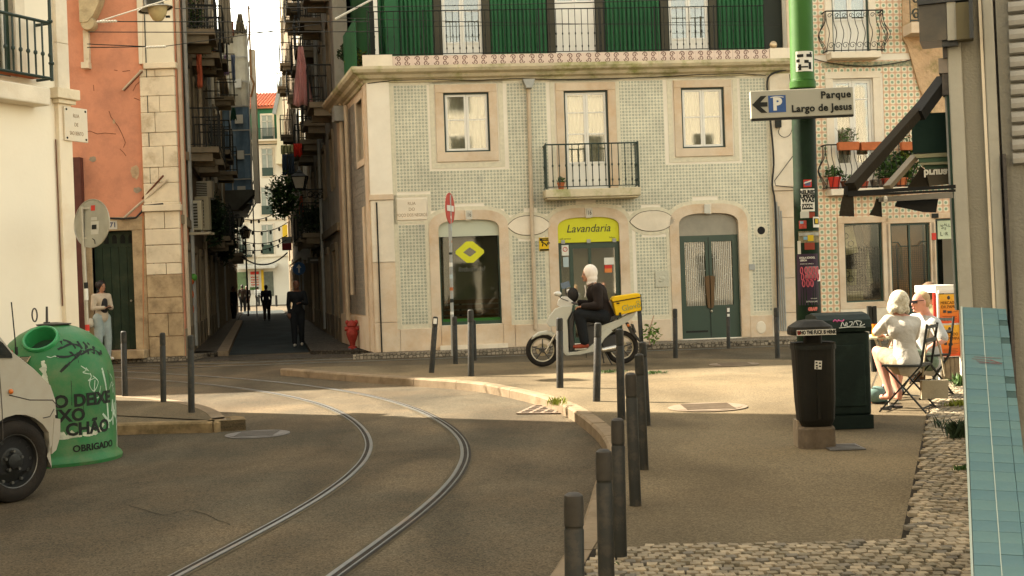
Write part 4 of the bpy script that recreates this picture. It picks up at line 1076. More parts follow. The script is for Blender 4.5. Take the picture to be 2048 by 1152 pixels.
c = FA.xz(1521,655); t = thing('meter_cover','oval pale meter cover set in the plinth right of the green door','cover',FA.w(c[0],-.045,c[1]),FA.a); b = MB(); b.lathe([(0,.02),(.09,.015),(.11,0)],20,M=Matrix.Rotation(math.pi / 2,4,'X') @ Matrix.Scale(1.3,4,(0,1,0))); b.build('lid',M_LIME2,t)
# cables on the front
def cable(name,label,pts,r,m=None,n=5,tagit=True):
 b = MB(); b.tube(pts,r,n); o = b.build(name,m or M_CABLE,None,True); tag(o,label,'cable'); return o
cable('cable','thin black cable sagging under the mossy cornice of the tiled building',[FA.w(FA.xz(x,y)[0],-.07,FA.xz(x,y)[1]) for x,y in ((735,168),(785,162),(860,160),(950,162),(1030,158),(1100,160),(1180,160),(1300,156),(1400,150),(1480,148),(1530,152))],.009)
cable('cable','thick black cable bundle running down the right stone pilaster',spline([FA.w(FA.xz(x,y)[0],-.13,FA.xz(x,y)[1]) for x,y in ((1600,135),(1565,142),(1540,150),(1531,165),(1533,200),(1538,250),(1542,290),(1544,330),(1541,370),(1547,410),(1550,520),(1553,640))],3),.022)
cable('cable','loose black wire loop under the parking sign',spline([FA.w(FA.xz(x,y)[0],-.12,FA.xz(x,y)[1]) for x,y in ((1556,255),(1554,268),(1565,276),(1578,268),(1582,240),(1580,190),(1575,150))],3),.008)
cable('cable','slanting wire crossing the pale pilaster beside the green post',[FA.w(FA.xz(x,y)[0],-.12,FA.xz(x,y)[1]) for x,y in ((1592,300),(1570,330),(1546,362),(1548,372),(1590,376))],.009)
b = MB(); c = FA.w(FA.xz(1553,246)[0],-.12,FA.xz(1553,246)[1]); b.box(-.06,.06,-.05,.05,-.11,.11); tag(b.build('junction_box',M_BLACK,loc=c),'black junction box with yellow mark hanging under the parking sign','junction box')
# flower pot on the balcony
def pot(label,loc,r,h,m,foliage=None,group=None,fr_=(.1,.1,.12),n=60,fsz=.035,fm_=None,seed=1):
 t = thing('flower_pot',label,'flower pot',loc,group=group); b = MB(); b.lathe([(0.001,.0),(r * .7,0),(r,h * .82),(r * 1.1,h * .82),(r * 1.1,h),(r * .95,h),(r * .9,h * .9),(0.001,h * .9)],16); b.build('pot',m,t,True)
 if foliage: leafy(t,'foliage',(0,0,h + fr_[2] * .7),fr_,n,fm_ or M_LEAF,fsz,seed)
 return t
pot('small terracotta pot with a green plant on the middle balcony',FA.w(xa + .32,-.3,sl[3]),.075,.15,M_TERRA,True,seed=4,fr_=(.09,.08,.08),n=70)
# ------------------------------------------------------------------ red house on the left of the alley
C0 = G(166,716,0.1); C0 = Vector((AY(166,500,27.4).x,27.4,0.1)); FC = Plane(C0,0.0)
M_REDP = mat('red_plaster',(0.58,0.255,0.15),0.92,0.10,0.8,0.5,18,col2=(0.42,0.19,0.12),lo=0.45,hi=0.75,sc2=2.2)
M_QUOIN = mat('quoin_limestone',(0.66,0.56,0.40),0.85,0.14,2,0.5,30,col2=(0.36,0.27,0.16),lo=0.52,hi=0.75,sc2=1.7)
M_DIRT = mat('dirty_limestone',(0.42,0.31,0.18),0.9,0.2,2,0.5,30,col2=(0.17,0.12,0.07),lo=0.45,hi=0.75,sc2=2.2)
bC = thing('red_house','terracotta red plastered house with tall limestone quoins at the left mouth of the alley','house',C0,0)
def XC(px,py=600): return FC.xz(px,py)[0]
def ZC(px,py): return FC.xz(px,py)[1]
xq0,xq1 = XC(290,400),XC(360,400); HC = 15.2
dr = FC.rect(187,269,462,683); dr = (dr[0],dr[1],.18,dr[3])
b = MB(); wall_with_holes(b,-16,xq1,0,HC,0,.35,[dr]); b.build('wall',M_REDP,bC)
b = MB(); b.prism([(-16,.4),(xq1 - .3,.4),(xq1 - 1.0,4),(-16,4)],0,HC,'z'); b.build('house_core',M_REDP,bC)
# quoin stones, one by one
zq = [0,.32,ZC(325,645),ZC(325,575),ZC(325,535),ZC(325,500),ZC(325,455),ZC(325,423)]
zq = [0.0,.45,.95,1.30,1.80,2.05,2.45,2.80,ZC(325,423)]
for i in range(len(zq) - 1):
 split = (i % 3 == 1)
 xs = [xq0,(xq0 + xq1) / 2 + .05,xq1] if split or i in (4,) else [xq0,xq1]
 for k in range(len(xs) - 1):
  b = MB(); b.box(xs[k] + .005,xs[k + 1] - .005,-.10 + random.uniform(-.006,.006),0,zq[i] + .005,zq[i + 1] - .005); bevel(b.build('quoin_stone',[M_DIRT,M_DIRT,M_QUOIN][min(2,i // 2)],bC),.012,2)
zc1 = ZC(325,423); b = MB(); b.box(xq0 - .03,xq1 + .05,-.16,0,zc1,zc1 + .14); b.box(xq0 + .0,xq1 + .02,-.13,0,zc1 + .14,zc1 + .2); bevel(b.build('quoin_band',M_QUOIN,bC),.015,2)
z = zc1 + .2; ztop = ZC(325,139); k = 0
while z < ztop - .1:
 h = [.42,.34,.46,.30,.44,.36][k % 6]; h = min(h,ztop - z)
 cutx = [None,.45,.6,None,.4,.55][k % 6]
 xs = [xq0,xq1] if cutx is None else [xq0,xq0 + (xq1 - xq0) * cutx,xq1]
 for q in range(len(xs) - 1):
  b = MB(); b.box(xs[q] + .004,xs[q + 1] - .004,-.09 + random.uniform(-.006,.006),0,z + .004,z + h - .004); bevel(b.build('quoin_stone',M_QUOIN,bC),.010,1)
 z += h; k += 1
b = MB(); b.box(xq0 + .12,xq1 + .06,-.17,0,ztop,ztop + .13); bevel(b.build('quoin_band',M_QUOIN,bC),.012,2)
b = MB(); b.box(xq0,xq1,-.07,0,ztop + .13,HC); b.build('quoin_plain',mat('quoin_plaster',(.66,.59,.44),.9,.08,1.2),bC)
# plaster scars, cracks
M_SCAR = mat('bare_mortar',(.42,.30,.18),.95,.3,8,.8,30); M_CRACK = mat('crack',(.14,.055,.03),.95,.2,8)
rnd = random.Random(5)
def scar(px,py,w_,h_,m,n=11):
 cx,cz = FC.xz(px,py); b = MB(); b.prism([(cx + w_ * math.cos(6.283 * i / n) * rnd.uniform(.6,1.1),cz + h_ * math.sin(6.283 * i / n) * rnd.uniform(.6,1.1)) for i in range(n)],-.006,0); b.build('plaster_scar',m,bC)
scar(270,345,.10,.17,M_SCAR); scar(275,380,.11,.07,mat('grey_patch',(.30,.24,.17),.95,.2,8)); scar(186,318,.10,.07,_M['grey_patch']); scar(228,243,.04,.05,M_SCAR)
for pts in (((218,222),(222,234),(228,242),(236,252),(244,268),(251,285),(247,295)),((240,298),(248,306),(252,312)),((187,170),(188,182)),((266,182),(272,170),(280,163)),((268,196),(276,199),(288,204)),((170,265),(180,262),(195,268),(210,266),(232,268)),((228,140),(235,141)),((245,143),(260,141))):
 b = MB(); b.tube([(FC.xz(x,y)[0],-.002,FC.xz(x,y)[1]) for x,y in pts],.006,4); b.build('crack',M_CRACK,bC)
b = MB(); b.tube([(XC(288,690),-.03,.2),(XC(288,450),-.05,ZC(288,440)),(XC(289,20),-.05,ZC(289,-20))],.022,6); b.build('cable_duct',mat('duct_red',(.42,.2,.1),.8),bC)
for a_,c_,r_ in (((287,142),(247,181),.022),((289,145),(250,183),.012),((337,362),(290,402),.028),((330,352),(286,398),.02),((290,402),(245,440),.025)):
 b = MB(); p,q = FC.xz(*a_),FC.xz(*c_); b.tube([(p[0],-.13,p[1]),(q[0],-.06,q[1])],r_,6); b.build('pipe',M_PIPE if r_ > .02 else M_CRACK,bC)
b = MB(); b.tube([(FC.xz(x,y)[0],-.12,FC.xz(x,y)[1]) for x,y in ((222,437),(250,438),(275,436),(287,424),(292,412),(330,408))],.022,5); b.build('cable_bundle',M_CABLE,bC)
# door with stone frame and step
b = MB(); b.box(dr[0] - .22,dr[0],-.05,.2,.18,dr[3] + .0); b.box(dr[1],xq0 - .01,-.05,.2,0,dr[3]); b.box(dr[0] - .22,xq0 - .01,-.055,.2,dr[3],dr[3] + .30); bevel(b.build('door_surround',M_DIRT,bC),.01,1)
b = MB(); b.box(dr[0] - .3,xq0 - .02,-.42,.0,0,.18); bevel(b.build('door_step',M_DIRT,bC),.015,2)
M_GRNDOOR = mat('old_green_door',(.020,.034,.018),.7,.25,3,.3,18,col2=(.045,.045,.025),lo=.5,hi=.8,sc2=3)
zt_ = dr[3] - .35; n = 5; pw = (dr[1] - dr[0]) / n; d_o = None
b = MB(); b.box(dr[0],dr[1],.16,.2,.18,dr[3]); d_o = b.build('door',M_GRNDOOR,bC)
for i in range(n):
 b = MB(); b.box(dr[0] + i * pw + .006,dr[0] + (i + 1) * pw - .006,.135,.165,.2,zt_); b.build('door_board',M_GRNDOOR,d_o)
b = MB(); b.box(dr[0],dr[1],.12,.17,zt_,zt_ + .05); b.build('door_rail',M_GRNDOOR,d_o)
for i in range(5):
 cx = dr[0] + (i + .5) * pw; b = MB(); b.prism([(cx - .05,zt_ + .08),(cx + .05,zt_ + .08)] + [(cx + .05 * math.cos(t_),zt_ + .2 + .07 * math.sin(t_)) for t_ in (0,.5,1.1,1.57,2.1,2.6,3.14)],.150,.158); b.build('arch_light',flat('void_green',(.006,.008,.006)),d_o)
b = MB(); b.ell((dr[1] - .12,.12,1.25),(.025,.03,.025)); b.build('door_handle',_M['brass'],d_o,True)
t,w_,h_ = platething(FC,'house_number','pale number plate 71 over the old green door','number plate',220,236,442,459,-.055,.01,M_WHITEDIM)
text('71',.15,mat('num_blue',(.05,.06,.12),.6),t,(0,-.012,0),bold=.004)
# carved scroll console and pilaster fragment at the left edge of the red wall, on a neighbour's corner
b = MB(); cx,cz = FC.xz(196,52); b.lathe([(0,-.14),(.14,-.14),(.17,0),(.14,.14),(0,.14)],20,M=Matrix.Translation((cx - .12,-.2,cz)) @ Matrix.Rotation(math.pi / 2,4,'X'))
b.loft([[Vector((cx - .28 + dx,y_,ZC(196,yy))) for dx,y_ in ((0,-.36),(ww,-.36),(ww,-.02),(0,-.02))] for yy,ww in ((50,.16),(36,.30),(14,.42),(-12,.5),(-40,.52))]); b.build('scroll_console',mat('carved_stone',(.46,.37,.22),.9,.2,6,1.0,14,col2=(.25,.2,.11),lo=.5,hi=.75),bC,True)
b = MB(); b.box(XC(170,100),XC(181,100),-.1,0,ZC(176,126),ZC(176,62)); b.box(XC(168,130),XC(183,130),-.2,0,ZC(176,139),ZC(176,127)); b.build('stone_bracket',M_QUOIN,bC)
b = MB(); b.box(XC(158,500),XC(173,500),-.2,.0,0,ZC(166,316)); b.build('brown_shutter_case',mat('oxblood',(.10,.035,.025),.6,.2,6),bC)
# ------------------------------------------------------------------ cream building at the left edge
D0 = AY(152,690,17.0); D0.z = 0.0
FD = Plane(D0,R(65.7)); bD = thing('cream_building','pale cream plastered building with a corner pilaster at the left edge','building',D0,FD.a); HD = 10.0
M_CREAM = mat('cream_wall',(.80,.72,.57),.92,.03,.6,.15,20,col2=(.74,.64,.48),lo=.5,hi=.85,sc2=.5)
wd = (FD.xz(-34,50)[0],FD.xz(28,50)[0],FD.xz(0,150)[1],7.6)
sD = [FD.xz(118,400)[0],FD.xz(153,690)[0]]
b = MB(); wall_with_holes(b,-26,0,0,HD,0,.4,[wd,(-6.5,-5.2,wd[2],7.6),(-11,-9.7,wd[2],7.6)]); b.build('wall',M_CREAM,bD)
b = MB(); b.box(-26,-.02,.9,14,0,HD - .02); b.build('building_core',M_CREAM,bD)
b = MB(); b.box(-26,.35,-.35,14,HD,HD + .3); b.build('eaves',M_LIME2,bD)
b = MB(); b.box(-26,-3.0,.0,13,HD + .3,16.5); b.build('unseen_shade_block',M_CREAM,bD)  # unseen taller block, added to keep the near shop front in shade
b = MB(); b.box(-.02,.02,.0,14,0,HD - .01); b.build('street_wall',M_CREAM,bD)
xp = FD.xz(112,300)[0]; zk0,zk1 = FD.xz(140,212)[1],FD.xz(140,183)[1]
b = MB(); b.box(xp,0,-.07,0,0,zk0); b.build('pilaster',mat('pilaster_stone',(.74,.64,.48),.9,.06,1.2,.2,20,col2=(.62,.45,.28),lo=.5,hi=.8,sc2=.9),bD)
b = MB(); b.box(xp - .04,.05,-.12,0,zk0,zk0 + .06); b.box(xp - .10,.08,-.17,0,zk0 + .06,zk1); bevel(b.build('pilaster_capital',M_QUOIN,bD),.01,2)
zz = zk1
for k in range(6):
 b = MB(); b.box(xp + .02,0,-.07 + random.uniform(-.004,.004),0,zz + .004,zz + .62); bevel(b.build('stone_block',M_LIME2,bD),.006,1); zz += .62
b = MB(); b.tube([(xp - .02,-.02,FD.xz(118,280)[1]),(xp - .01,-.02,1.4)],.009,4); b.build('crack',M_CRACK,bD)
casement(bD,*wd,.12,rows=(.4,.7),name='balcony_door',dark=M_DKGREEN)
b = MB(); b.box(wd[0] - .16,wd[0],-.03,.1,wd[2],wd[3]); b.box(wd[1],wd[1] + .16,-.03,.1,wd[2],wd[3]); b.build('stone_surround',M_LIME2,bD)
for q in (-6.5,-11): casement(bD,q,q + 1.3,wd[2],7.6,.12,name='balcony_door',dark=M_DKGREEN)
# balcony
zr1,zr0 = FD.xz(38,44)[1],FD.xz(38,155)[1]; xe = FD.xz(74,160)[0]; zs = FD.xz(38,172)[1]; xs_ = xe - 3.2
b = MB(); b.box(xs_,xe - .05,-.28,0,zs - .25,zs - .02); bo = b.build('balcony',M_LIME2,bD); bevel(bo,.02,2)
b = MB(); b.tube([(xs_,-.26,zr1),(xe,-.26,zr1),(xe,0,zr1)],.022,6); b.tube([(xs_,-.26,zr0),(xe,-.26,zr0),(xe,0,zr0)],.02,6); b.build('balcony_rail',M_RAILGREEN,bo,True)
bm_ = baluster_mesh(zr1 - zr0,.013,(.42,),M_RAILGREEN)
for i in range(26): place('baluster',bm_,bo,(xe - .02 - i * .125,-.26,zr0))
b = MB(); b.cyl((xe,-.26,zr0 - .03),(xe,-.26,zr1 + 1.2),.022,.02,8)
for q in (.2,.75,1.25): b.ell((xe,-.26,zr0 + q),(.038,.038,.03),8,6)
b.build('railing_post',M_RAILGREEN,bo,True)
b = MB(); b.box(xs_,xe - .1,-.24,-.02,zr0 + .0,zr0 + .02); b.build('planter_ledge',M_TERRA,bo)
t,w_,h_ = platething(FD,'street_name_plaque','stone street name plaque with four bolts on the cream corner pilaster','sign',118,164,217,284,-.072,.03,M_LIME2)
for i,s_ in enumerate(('RUA','DE','SAO BENTO')): text(s_,.075,M_CARVE,t,(0,-.031,h_ * .5 - i * h_ * .52),name='carved_letters',sx=.8 if i < 2 else .62)
for sx_ in (-1,1):
 for sz_ in (-1,1):
  b = MB(); b.ell((sx_ * w_ * .82,-.03,sz_ * h_ * .84),(.016,.012,.016)); b.build('bolt',M_BLACK,t)
# ------------------------------------------------------------------ flower tiled building on the right
B0 = AY(1588,500,27.05); B0.z = 0.1; FB = Plane(B0,0.07)
bB = thing('flower_tiled_building','building faced with cream tiles of green flowers, with ornate iron balconies','building',B0,FB.a)
XB = lambda px,py=600: FB.xz(px,py)[0]
ZB = lambda px,py: FB.xz(px,py)[1]
xe = XB(1935,200); HB = 12.5
ud = FB.rect(1663,1737,-60,103); md = FB.rect(1668,1748,157,352); sw_ = FB.rect(1690,1766,446,604); dw = FB.rect(1783,1862,446,660); d3 = FB.rect(1873,1932,436,650)
dw = (dw[0],dw[1],0.0,dw[3]); d3 = (d3[0],d3[1],0.0,d3[3]); md = (md[0],md[1],ZB(1708,382),md[3]); ud = (ud[0],ud[1],ZB(1700,108),ZB(1700,108) + 2.4)
b = MB(); wall_with_holes(b,0,xe + 3,0,HB,0,.3,[ud,md,sw_,dw,d3]); b.build('wall',M_PLAST,bB)
b = MB(); b.box(0,xe + 6,1.9,7,0,HB); b.build('building_core',M_PLAST,bB)
msur = FB.rect(1652,1763,144,382); ssur = FB.rect(1678,1788,432,622); usur = FB.rect(1650,1752,-60,108)
zwall = ZB(1650,625)
def keepB(x,z):
 if usur[0] < x < usur[1] and z > usur[2]: return False
 if msur[0] < x < msur[1] and msur[2] < z < msur[3]: return False
 if ssur[0] < x < d3[1] + .2 and z < ssur[3] - .05: return False
 if abs(z - ZB(1700,118)) < .10 and z < 9 and x < 2.9 and x > .3: return False
 return z > zwall or x < ssur[0]
tile_field(bB,.28,xe + .2,zwall - .28,8.0,0.14,M_AZ2,keepB,295,prio=lambda c: abs(c[1] - 3.3) + (0 if c[0] < 3.6 else (c[0] - 3.6) * 1.5))
b = MB(); b.box(0,.27,-.03,0,0,HB); b.build('edge_strip',M_LIME,bB)
b = MB()
zz = ZB(1700,130)
for i in range(16): b.box(.75 + i * .14,.75 + i * .14 + .136,-.012,0,zz - .06,zz + .06)
b.build('border_tiles',mat('border_green',(.34,.30,.19),.5,.2,10,.2,30,col2=(.16,.19,.12),lo=.48,hi=.55,sc2=14),bB)
def sur2(r,w,m,top=.18,sill=True,d=-.03):
 b = MB(); b.box(r[0] - w,r[0],d,.12,r[2],r[3]); b.box(r[1],r[1] + w,d,.12,r[2],r[3]); b.box(r[0] - w,r[1] + w,d - .004,.12,r[3],r[3] + top)
 if sill: b.box(r[0] - w,r[1] + w,d - .004,.12,r[2] - w,r[2])
 bevel(b.build('stone_surround',m,bB),.006,1)
sur2(ud,.15,M_LIME2,sill=False); sur2(md,.17,M_LIME2,.15,False); sur2(sw_,.14,M_LIME,.14); sur2(dw,.10,M_LIME,.12,False); sur2(d3,.10,M_LIME,.12,False)
casement(bB,*ud,.06,rows=(.55,),panel=.3,name='french_door',dark=M_DKGREEN,curt_m=mat('curtain_lace',(.6,.55,.45),.9))
casement(bB,*md,.06,rows=(.78,),panel=.22,name='french_door',dark=M_WHITE,fw=.06,curt_m=mat('curtain_greyed',(.30,.31,.24),.9))
b = MB(); b.box(ssur[0] - .05,sw_[0] - .14,-.02,0,0,zwall); b.build('wall_dado',M_LIME,bB)
b = MB(); b.box(sw_[0] - .14,sw_[1] + .14,-.025,0,0,sw_[2] - .14); b.build('dado_stone',M_LIME2,bB)
# shop window with pictures and mesh
def rim(r,w,y0,y1,m,name,par):
 b = MB(); b.box(r[0],r[0] + w,y0,y1,r[2],r[3]); b.box(r[1] - w,r[1],y0,y1,r[2],r[3]); b.box(r[0] + w,r[1] - w,y0,y1,r[2],r[2] + w); b.box(r[0] + w,r[1] - w,y0,y1,r[3] - w,r[3]); return b.build(name,m,par)
shb = rim(sw_,.035,.04,.1,M_DKGREEN,'shop_window',bB)
b = MB(); b.box(sw_[0] + .035,sw_[1] - .035,.07,.075,sw_[2] + .035,sw_[3] - .035); b.build('pane',glassmat('shop_b_glass',(.7,.7,.6),.025),shb)
b = MB(); b.box(sw_[0],sw_[1],1.0,1.02,sw_[2],sw_[3]); b.box(sw_[0] - .02,sw_[0],.1,1,sw_[2],sw_[3]); b.box(sw_[1],sw_[1] + .02,.1,1,sw_[2],sw_[3]); b.box(sw_[0],sw_[1],.1,1,sw_[2] - .02,sw_[2]); b.build('shop_interior',mat('shop_brown',(.035,.03,.02),.9),shb)
def meshgrid(r,y,par,step_=.06,m=None):
 b = MB(); x = r[0]
 while x < r[1]: b.box(x - .002,x + .002,y,y + .004,r[2],r[3]); x += step_
 z = r[2]
 while z < r[3]: b.box(r[0],r[1],y,y + .004,z - .002,z + .002); z += step_
 return b.build('wire_mesh',m or M_BLACK,par,fix=False)
meshgrid((sw_[0] + .04,sw_[1] - .04,sw_[2] + .04,ZB(1728,492)),.045,shb)
def framed(par,px0,py0,px1,py1,rot,m,y=.35,ring=2,rm=None):
 c = FB.rect(px0,px1,py0,py1); cx,cz = (c[0] + c[1]) / 2,(c[2] + c[3]) / 2; w_,h_ = (c[1] - c[0]) / 2,(c[3] - c[2]) / 2
 b = MB(); b.box(-w_,w_,-.01,.01,-h_,h_); o = b.build('picture_board',m,par); o.location = (cx,y,cz); o.rotation_euler = (0,rot,0)
 b = MB()
 for k in range(ring):
  r_ = w_ * .38; b.tube([(w_ * (-.25 + .5 * k) + r_ * math.cos(t_),-.02,h_ * (.35 - .6 * k) + r_ * math.sin(t_)) for t_ in [i * math.pi / 8 for i in range(16)]],.008,4,closed=True)
 q = b.build('ring_drawing',rm or M_BLACK,o); return o
framed(shb,1692,452,1722,508,-.18,mat('card_cream',(.62,.57,.40),.9)); framed(shb,1692,538,1724,570,.06,_M['card_cream'])
b = MB(); b.prism([(XB(1745,495),ZB(1745,495)),(XB(1752,530),ZB(1752,540)),(XB(1757,570),ZB(1757,565)),(XB(1746,575),ZB(1746,572)),(XB(1743,540),ZB(1743,540))],.3,.34); b.build('pale_cloth',mat('cloth_pale',(.35,.36,.28),.9),shb)
b = MB(); b.prism([(XB(1735,450),ZB(1735,447)),(XB(1756,450),ZB(1756,447)),(XB(1752,490),ZB(1752,495)),(XB(1742,485),ZB(1742,485))],.4,.45); b.build('brown_cloth',mat('cloth_brown',(.12,.06,.025),.9),shb)
b = MB(); r = FB.rect(1700,1735,583,600); b.box(r[0],r[1],.25,.5,r[2],r[3]); b.build('white_tray',M_WHITEDIM,shb); b = MB(); b.box(sw_[0],sw_[1],.2,.6,r[2] - .05,r[2]); b.build('shelf',M_WOOD,shb)
# shop door
drB = rim(dw,.045,.04,.1,M_DKGREEN,'shop_door',bB)
b = MB(); mx_ = (dw[0] + dw[1]) / 2; b.box(mx_ - .02,mx_ + .02,.04,.1,.05,dw[3] - .04); b.box(dw[0] + .045,mx_ - .02,.05,.1,0.05,.5); b.box(mx_ + .02,dw[1] - .045,.05,.1,0.05,.5); b.build('door_stile',M_DKGREEN,drB)
b = MB(); b.box(dw[0],dw[1],.4,.42,0,dw[3]); b.build('pink_interior',mat('pink_wall',(.78,.42,.28),.9,.1,1.5),drB)
b = MB(); b.box(dw[0] + .04,dw[1] - .04,.075,.08,.5,dw[3] - .04); b.build('pane',_M['shop_b_glass'],drB)
meshgrid((dw[0] + .05,dw[1] - .05,.5,ZB(1822,490)),.045,drB,.045)
b = MB(); zz = ZB(1822,492)
for s_ in (-1,1): b.tube([(mx_ + s_ * .04,.03,zz),(mx_ + s_ * .2,.03,zz),(mx_ + s_ * .26,.03,zz + .09),(mx_ + s_ * .38,.03,zz + .09)],.012,5)
b.tube([(dw[0] + .25,.3,zz + .05),(dw[0] + .26,.3,.6)],.015,5); b.build('door_bars',M_RAILGREEN,drB)
b = MB(); b.prism([(XB(1808,490),ZB(1808,492)),(XB(1814,490),ZB(1814,492)),(XB(1818,560),ZB(1818,560)),(XB(1812,555),ZB(1812,555))],.3,.33); b.build('hanging_scarf',mat('scarf',(.42,.28,.16),.9),drB)
# dark doorway with a sign
drC = rim(d3,.05,.04,.1,M_DKGREEN,'dark_doorway',bB)
b = MB(); b.box(d3[0],d3[1],1.2,1.22,0,d3[3]); b.box(d3[0] - .02,d3[0],.1,1.2,0,d3[3]); b.build('doorway_interior',mat('doorway_dark',(.012,.016,.012),.8),drC)
t,w_,h_ = platething(FB,'paper_sign','paper sign with scattered letters in the dark doorway at the right','sign',1876,1906,441,478,.03,.006,mat('paper_green',(.46,.5,.34),.8),'paper')
for s_,x_,z_,sz in (('I',-.6,.45,.07),('S',-.35,.3,.13),('A',0,.55,.08),('L',.3,.5,.09),('L',.6,.45,.10),('E',.05,.1,.08),('L',-.5,-.45,.13),('i',-.15,-.4,.08),('R',.2,-.45,.11)):
 text(s_,sz,M_BLACK,t,(w_ * x_,-.008,h_ * z_),name='scattered_letter')
t,w_,h_ = platething(FB,'wall_notice','tiny red notice on the stone jamb beside the pink shop door','sign',1862,1871,466,480,-.035,.006,M_RED)
b = MB(); r = FB.rect(1862,1875,427,436); b.box(r[0],r[1],-.06,-.03,r[2],r[3]); b.build('bell_box',M_BLACK,bB)
# belly balconies
def belly(parent,xa,xb,z0,z1,dep,m,name='balcony',motif=True,slabm=None,slab_h=.14,n=None):
 b = MB(); b.box(xa + .08,xb - .08,-.34,0,z0 - slab_h,z0); s = b.build(name,slabm or M_LIME2,parent); bevel(s,.012,2)
 h = z1 - z0
 def prof(k): return (.30 * dep / .35) + dep * .55 * math.exp(-((k - .42) / .22) ** 2)
 ks = [i / 12 for i in range(13)]
 bp = MB(); bp.tube([(0,-prof(k) + prof(0),k * h) for k in ks],.0085,5)
 n = n or int((xb - xa) / .125)
 me = bp.mesh('baluster',m,smooth=True)
 for i in range(n + 1): place('baluster',me,s,(xa + (xb - xa) * i / n,-prof(0),z0))
 for sx_,xx in ((-1,xa),(1,xb)):
  bb_ = MB()
  for q in (0.0,.33,.66): bb_.tube([(xx + sx_ * (prof(k) - prof(0)) * .85 * (1 - q * .4),-.28 * (1 - q) ,z0 + k * h) for k in ks],.0085,5)
  bb_.build('side_bars',m,s,True)
 b = MB(); b.tube([(xa,0,z1),(xa,-.30,z1),(xb,-.30,z1),(xb,0,z1)],.016,6); b.build('balcony_rail',m,s,True); b = MB(); b.tube([(xa,0,z0 + .03),(xa,-.30,z0 + .03),(xb,-.30,z0 + .03),(xb,0,z0 + .03)],.011,6)
 b.build('bottom_rail',m,s,True)
 if motif:
  for i in range(n):
   cx = xa + (xb - xa) * (i + .5) / n
   for zz_,r_ in ((z1 - .10,.055),(z0 + .13,.075)):
    bm2 = MB(); yy = -prof((zz_ - z0) / h) - .005; bm2.tube([(cx + r_ * (1 - t_ / 16) * math.cos(t_ * .62),yy,zz_ + r_ * (1 - t_ / 16) * math.sin(t_ * .62)) for t_ in range(13)],.007,4); bm2.build('iron_scroll',m,s)
 return s
belly(bB,XB(1645,100),XB(1758,100),ZB(1704,108),ZB(1700,27),.35,M_BLACK,n=8)
zb2,zt2 = ZB(1725,378),ZB(1710,291)
belly(bB,XB(1645,380),XB(1812,380),zb2,zt2,.35,M_BLACK,motif=False,n=15)
def potB(px,py,label,r,h,m,**k):
 x,z = FB.xz(px,py); return pot(label,FB.w(x,-.2,zb2),r,h,m,**k)
potB(1663,372,'bright red flower pot with a bushy plant at the left end of the ornate balcony',.13,.26,M_RED,foliage=True,fr_=(.2,.12,.14),n=160,fsz=.045,seed=2)
potB(1686,372,'low brown flower pot second from the left on the ornate balcony',.11,.17,mat('clay_brown',(.16,.07,.035),.8),foliage=True,fr_=(.12,.1,.1),n=60,seed=3)
potB(1722,372,'small red pot on a white saucer in the middle of the ornate balcony',.09,.15,mat('dull_red',(.34,.06,.03),.6))
potB(1744,372,'dark painted pot with a pale flower pattern on the ornate balcony',.11,.18,mat('dark_pot',(.07,.05,.035),.4,.1,8,0.1,20,col2=(.5,.45,.35),lo=.58,hi=.62,sc2=14))
potB(1770,372,'wide red clay pot with leafy plant on the ornate balcony',.14,.2,_M['dull_red'],foliage=True,fr_=(.3,.16,.32),n=260,fsz=.06,seed=6)
potB(1796,372,'reddish pot with tall dark plant at the right of the ornate balcony',.13,.2,M_TERRA,foliage=True,fr_=(.28,.16,.36),n=300,fsz=.06,seed=7)
for i,(p,q,lab,nn) in enumerate(((1664,1705,'terracotta window box with wispy herbs at the left of the balcony rail',130),(1708,1752,'terracotta window box with no plants, middle of the balcony rail',0),(1788,1812,'terracotta window box nearest the awning arm on the balcony rail',60))):
 x0_,x1_ = XB(p,296),XB(q,296); z_ = ZB((p + q) / 2,304); t = thing('window_box',lab,'planter',FB.w((x0_ + x1_) / 2,-.38,z_),FB.a,'terracotta boxes hung on the balcony rail')
 w_ = (x1_ - x0_) / 2; b = MB(); b.loft([[Vector((-w_ * .94,-.06,0)),Vector((w_ * .94,-.06,0)),Vector((w_ * .94,.06,0)),Vector((-w_ * .94,.06,0))],[Vector((-w_,-.08,.17)),Vector((w_,-.08,.17)),Vector((w_,.08,.17)),Vector((-w_,.08,.17))]]); b.build('trough',M_TERRA,t)
 if nn:
  leafy(t,'foliage',(0,0,.30),(w_,.08,.2),nn,M_LEAF,.03,seed=20 + i); b = MB()
  for k in range(14): xx = random.uniform(-w_,w_); b.tube([(xx,0,.15),(xx + random.uniform(-.05,.05),0,.3),(xx + random.uniform(-.09,.09),random.uniform(-.05,.05),.48)],.004,3)
  b.build('stems',M_BARK,t)
t = thing('balcony_plant','yellowish climbing plant at the right end of the ornate balcony','plant',FB.w(XB(1822,380),-.2,zb2)); leafy(t,'foliage',(0,0,.55),(.3,.15,.5),300,M_LEAF,.06,31); leafy(t,'young_leaves',(-.1,-.05,.7),(.25,.12,.3),70,M_LEAFY,.05,32)
cable('cable','cable sagging across the flower tiled wall below the upper balcony',spline([FB.w(FB.xz(x,y)[0],-.06,FB.xz(x,y)[1]) for x,y in ((1622,118),(1650,125),(1690,131),(1740,133),(1790,127),(1822,120))],3),.011)
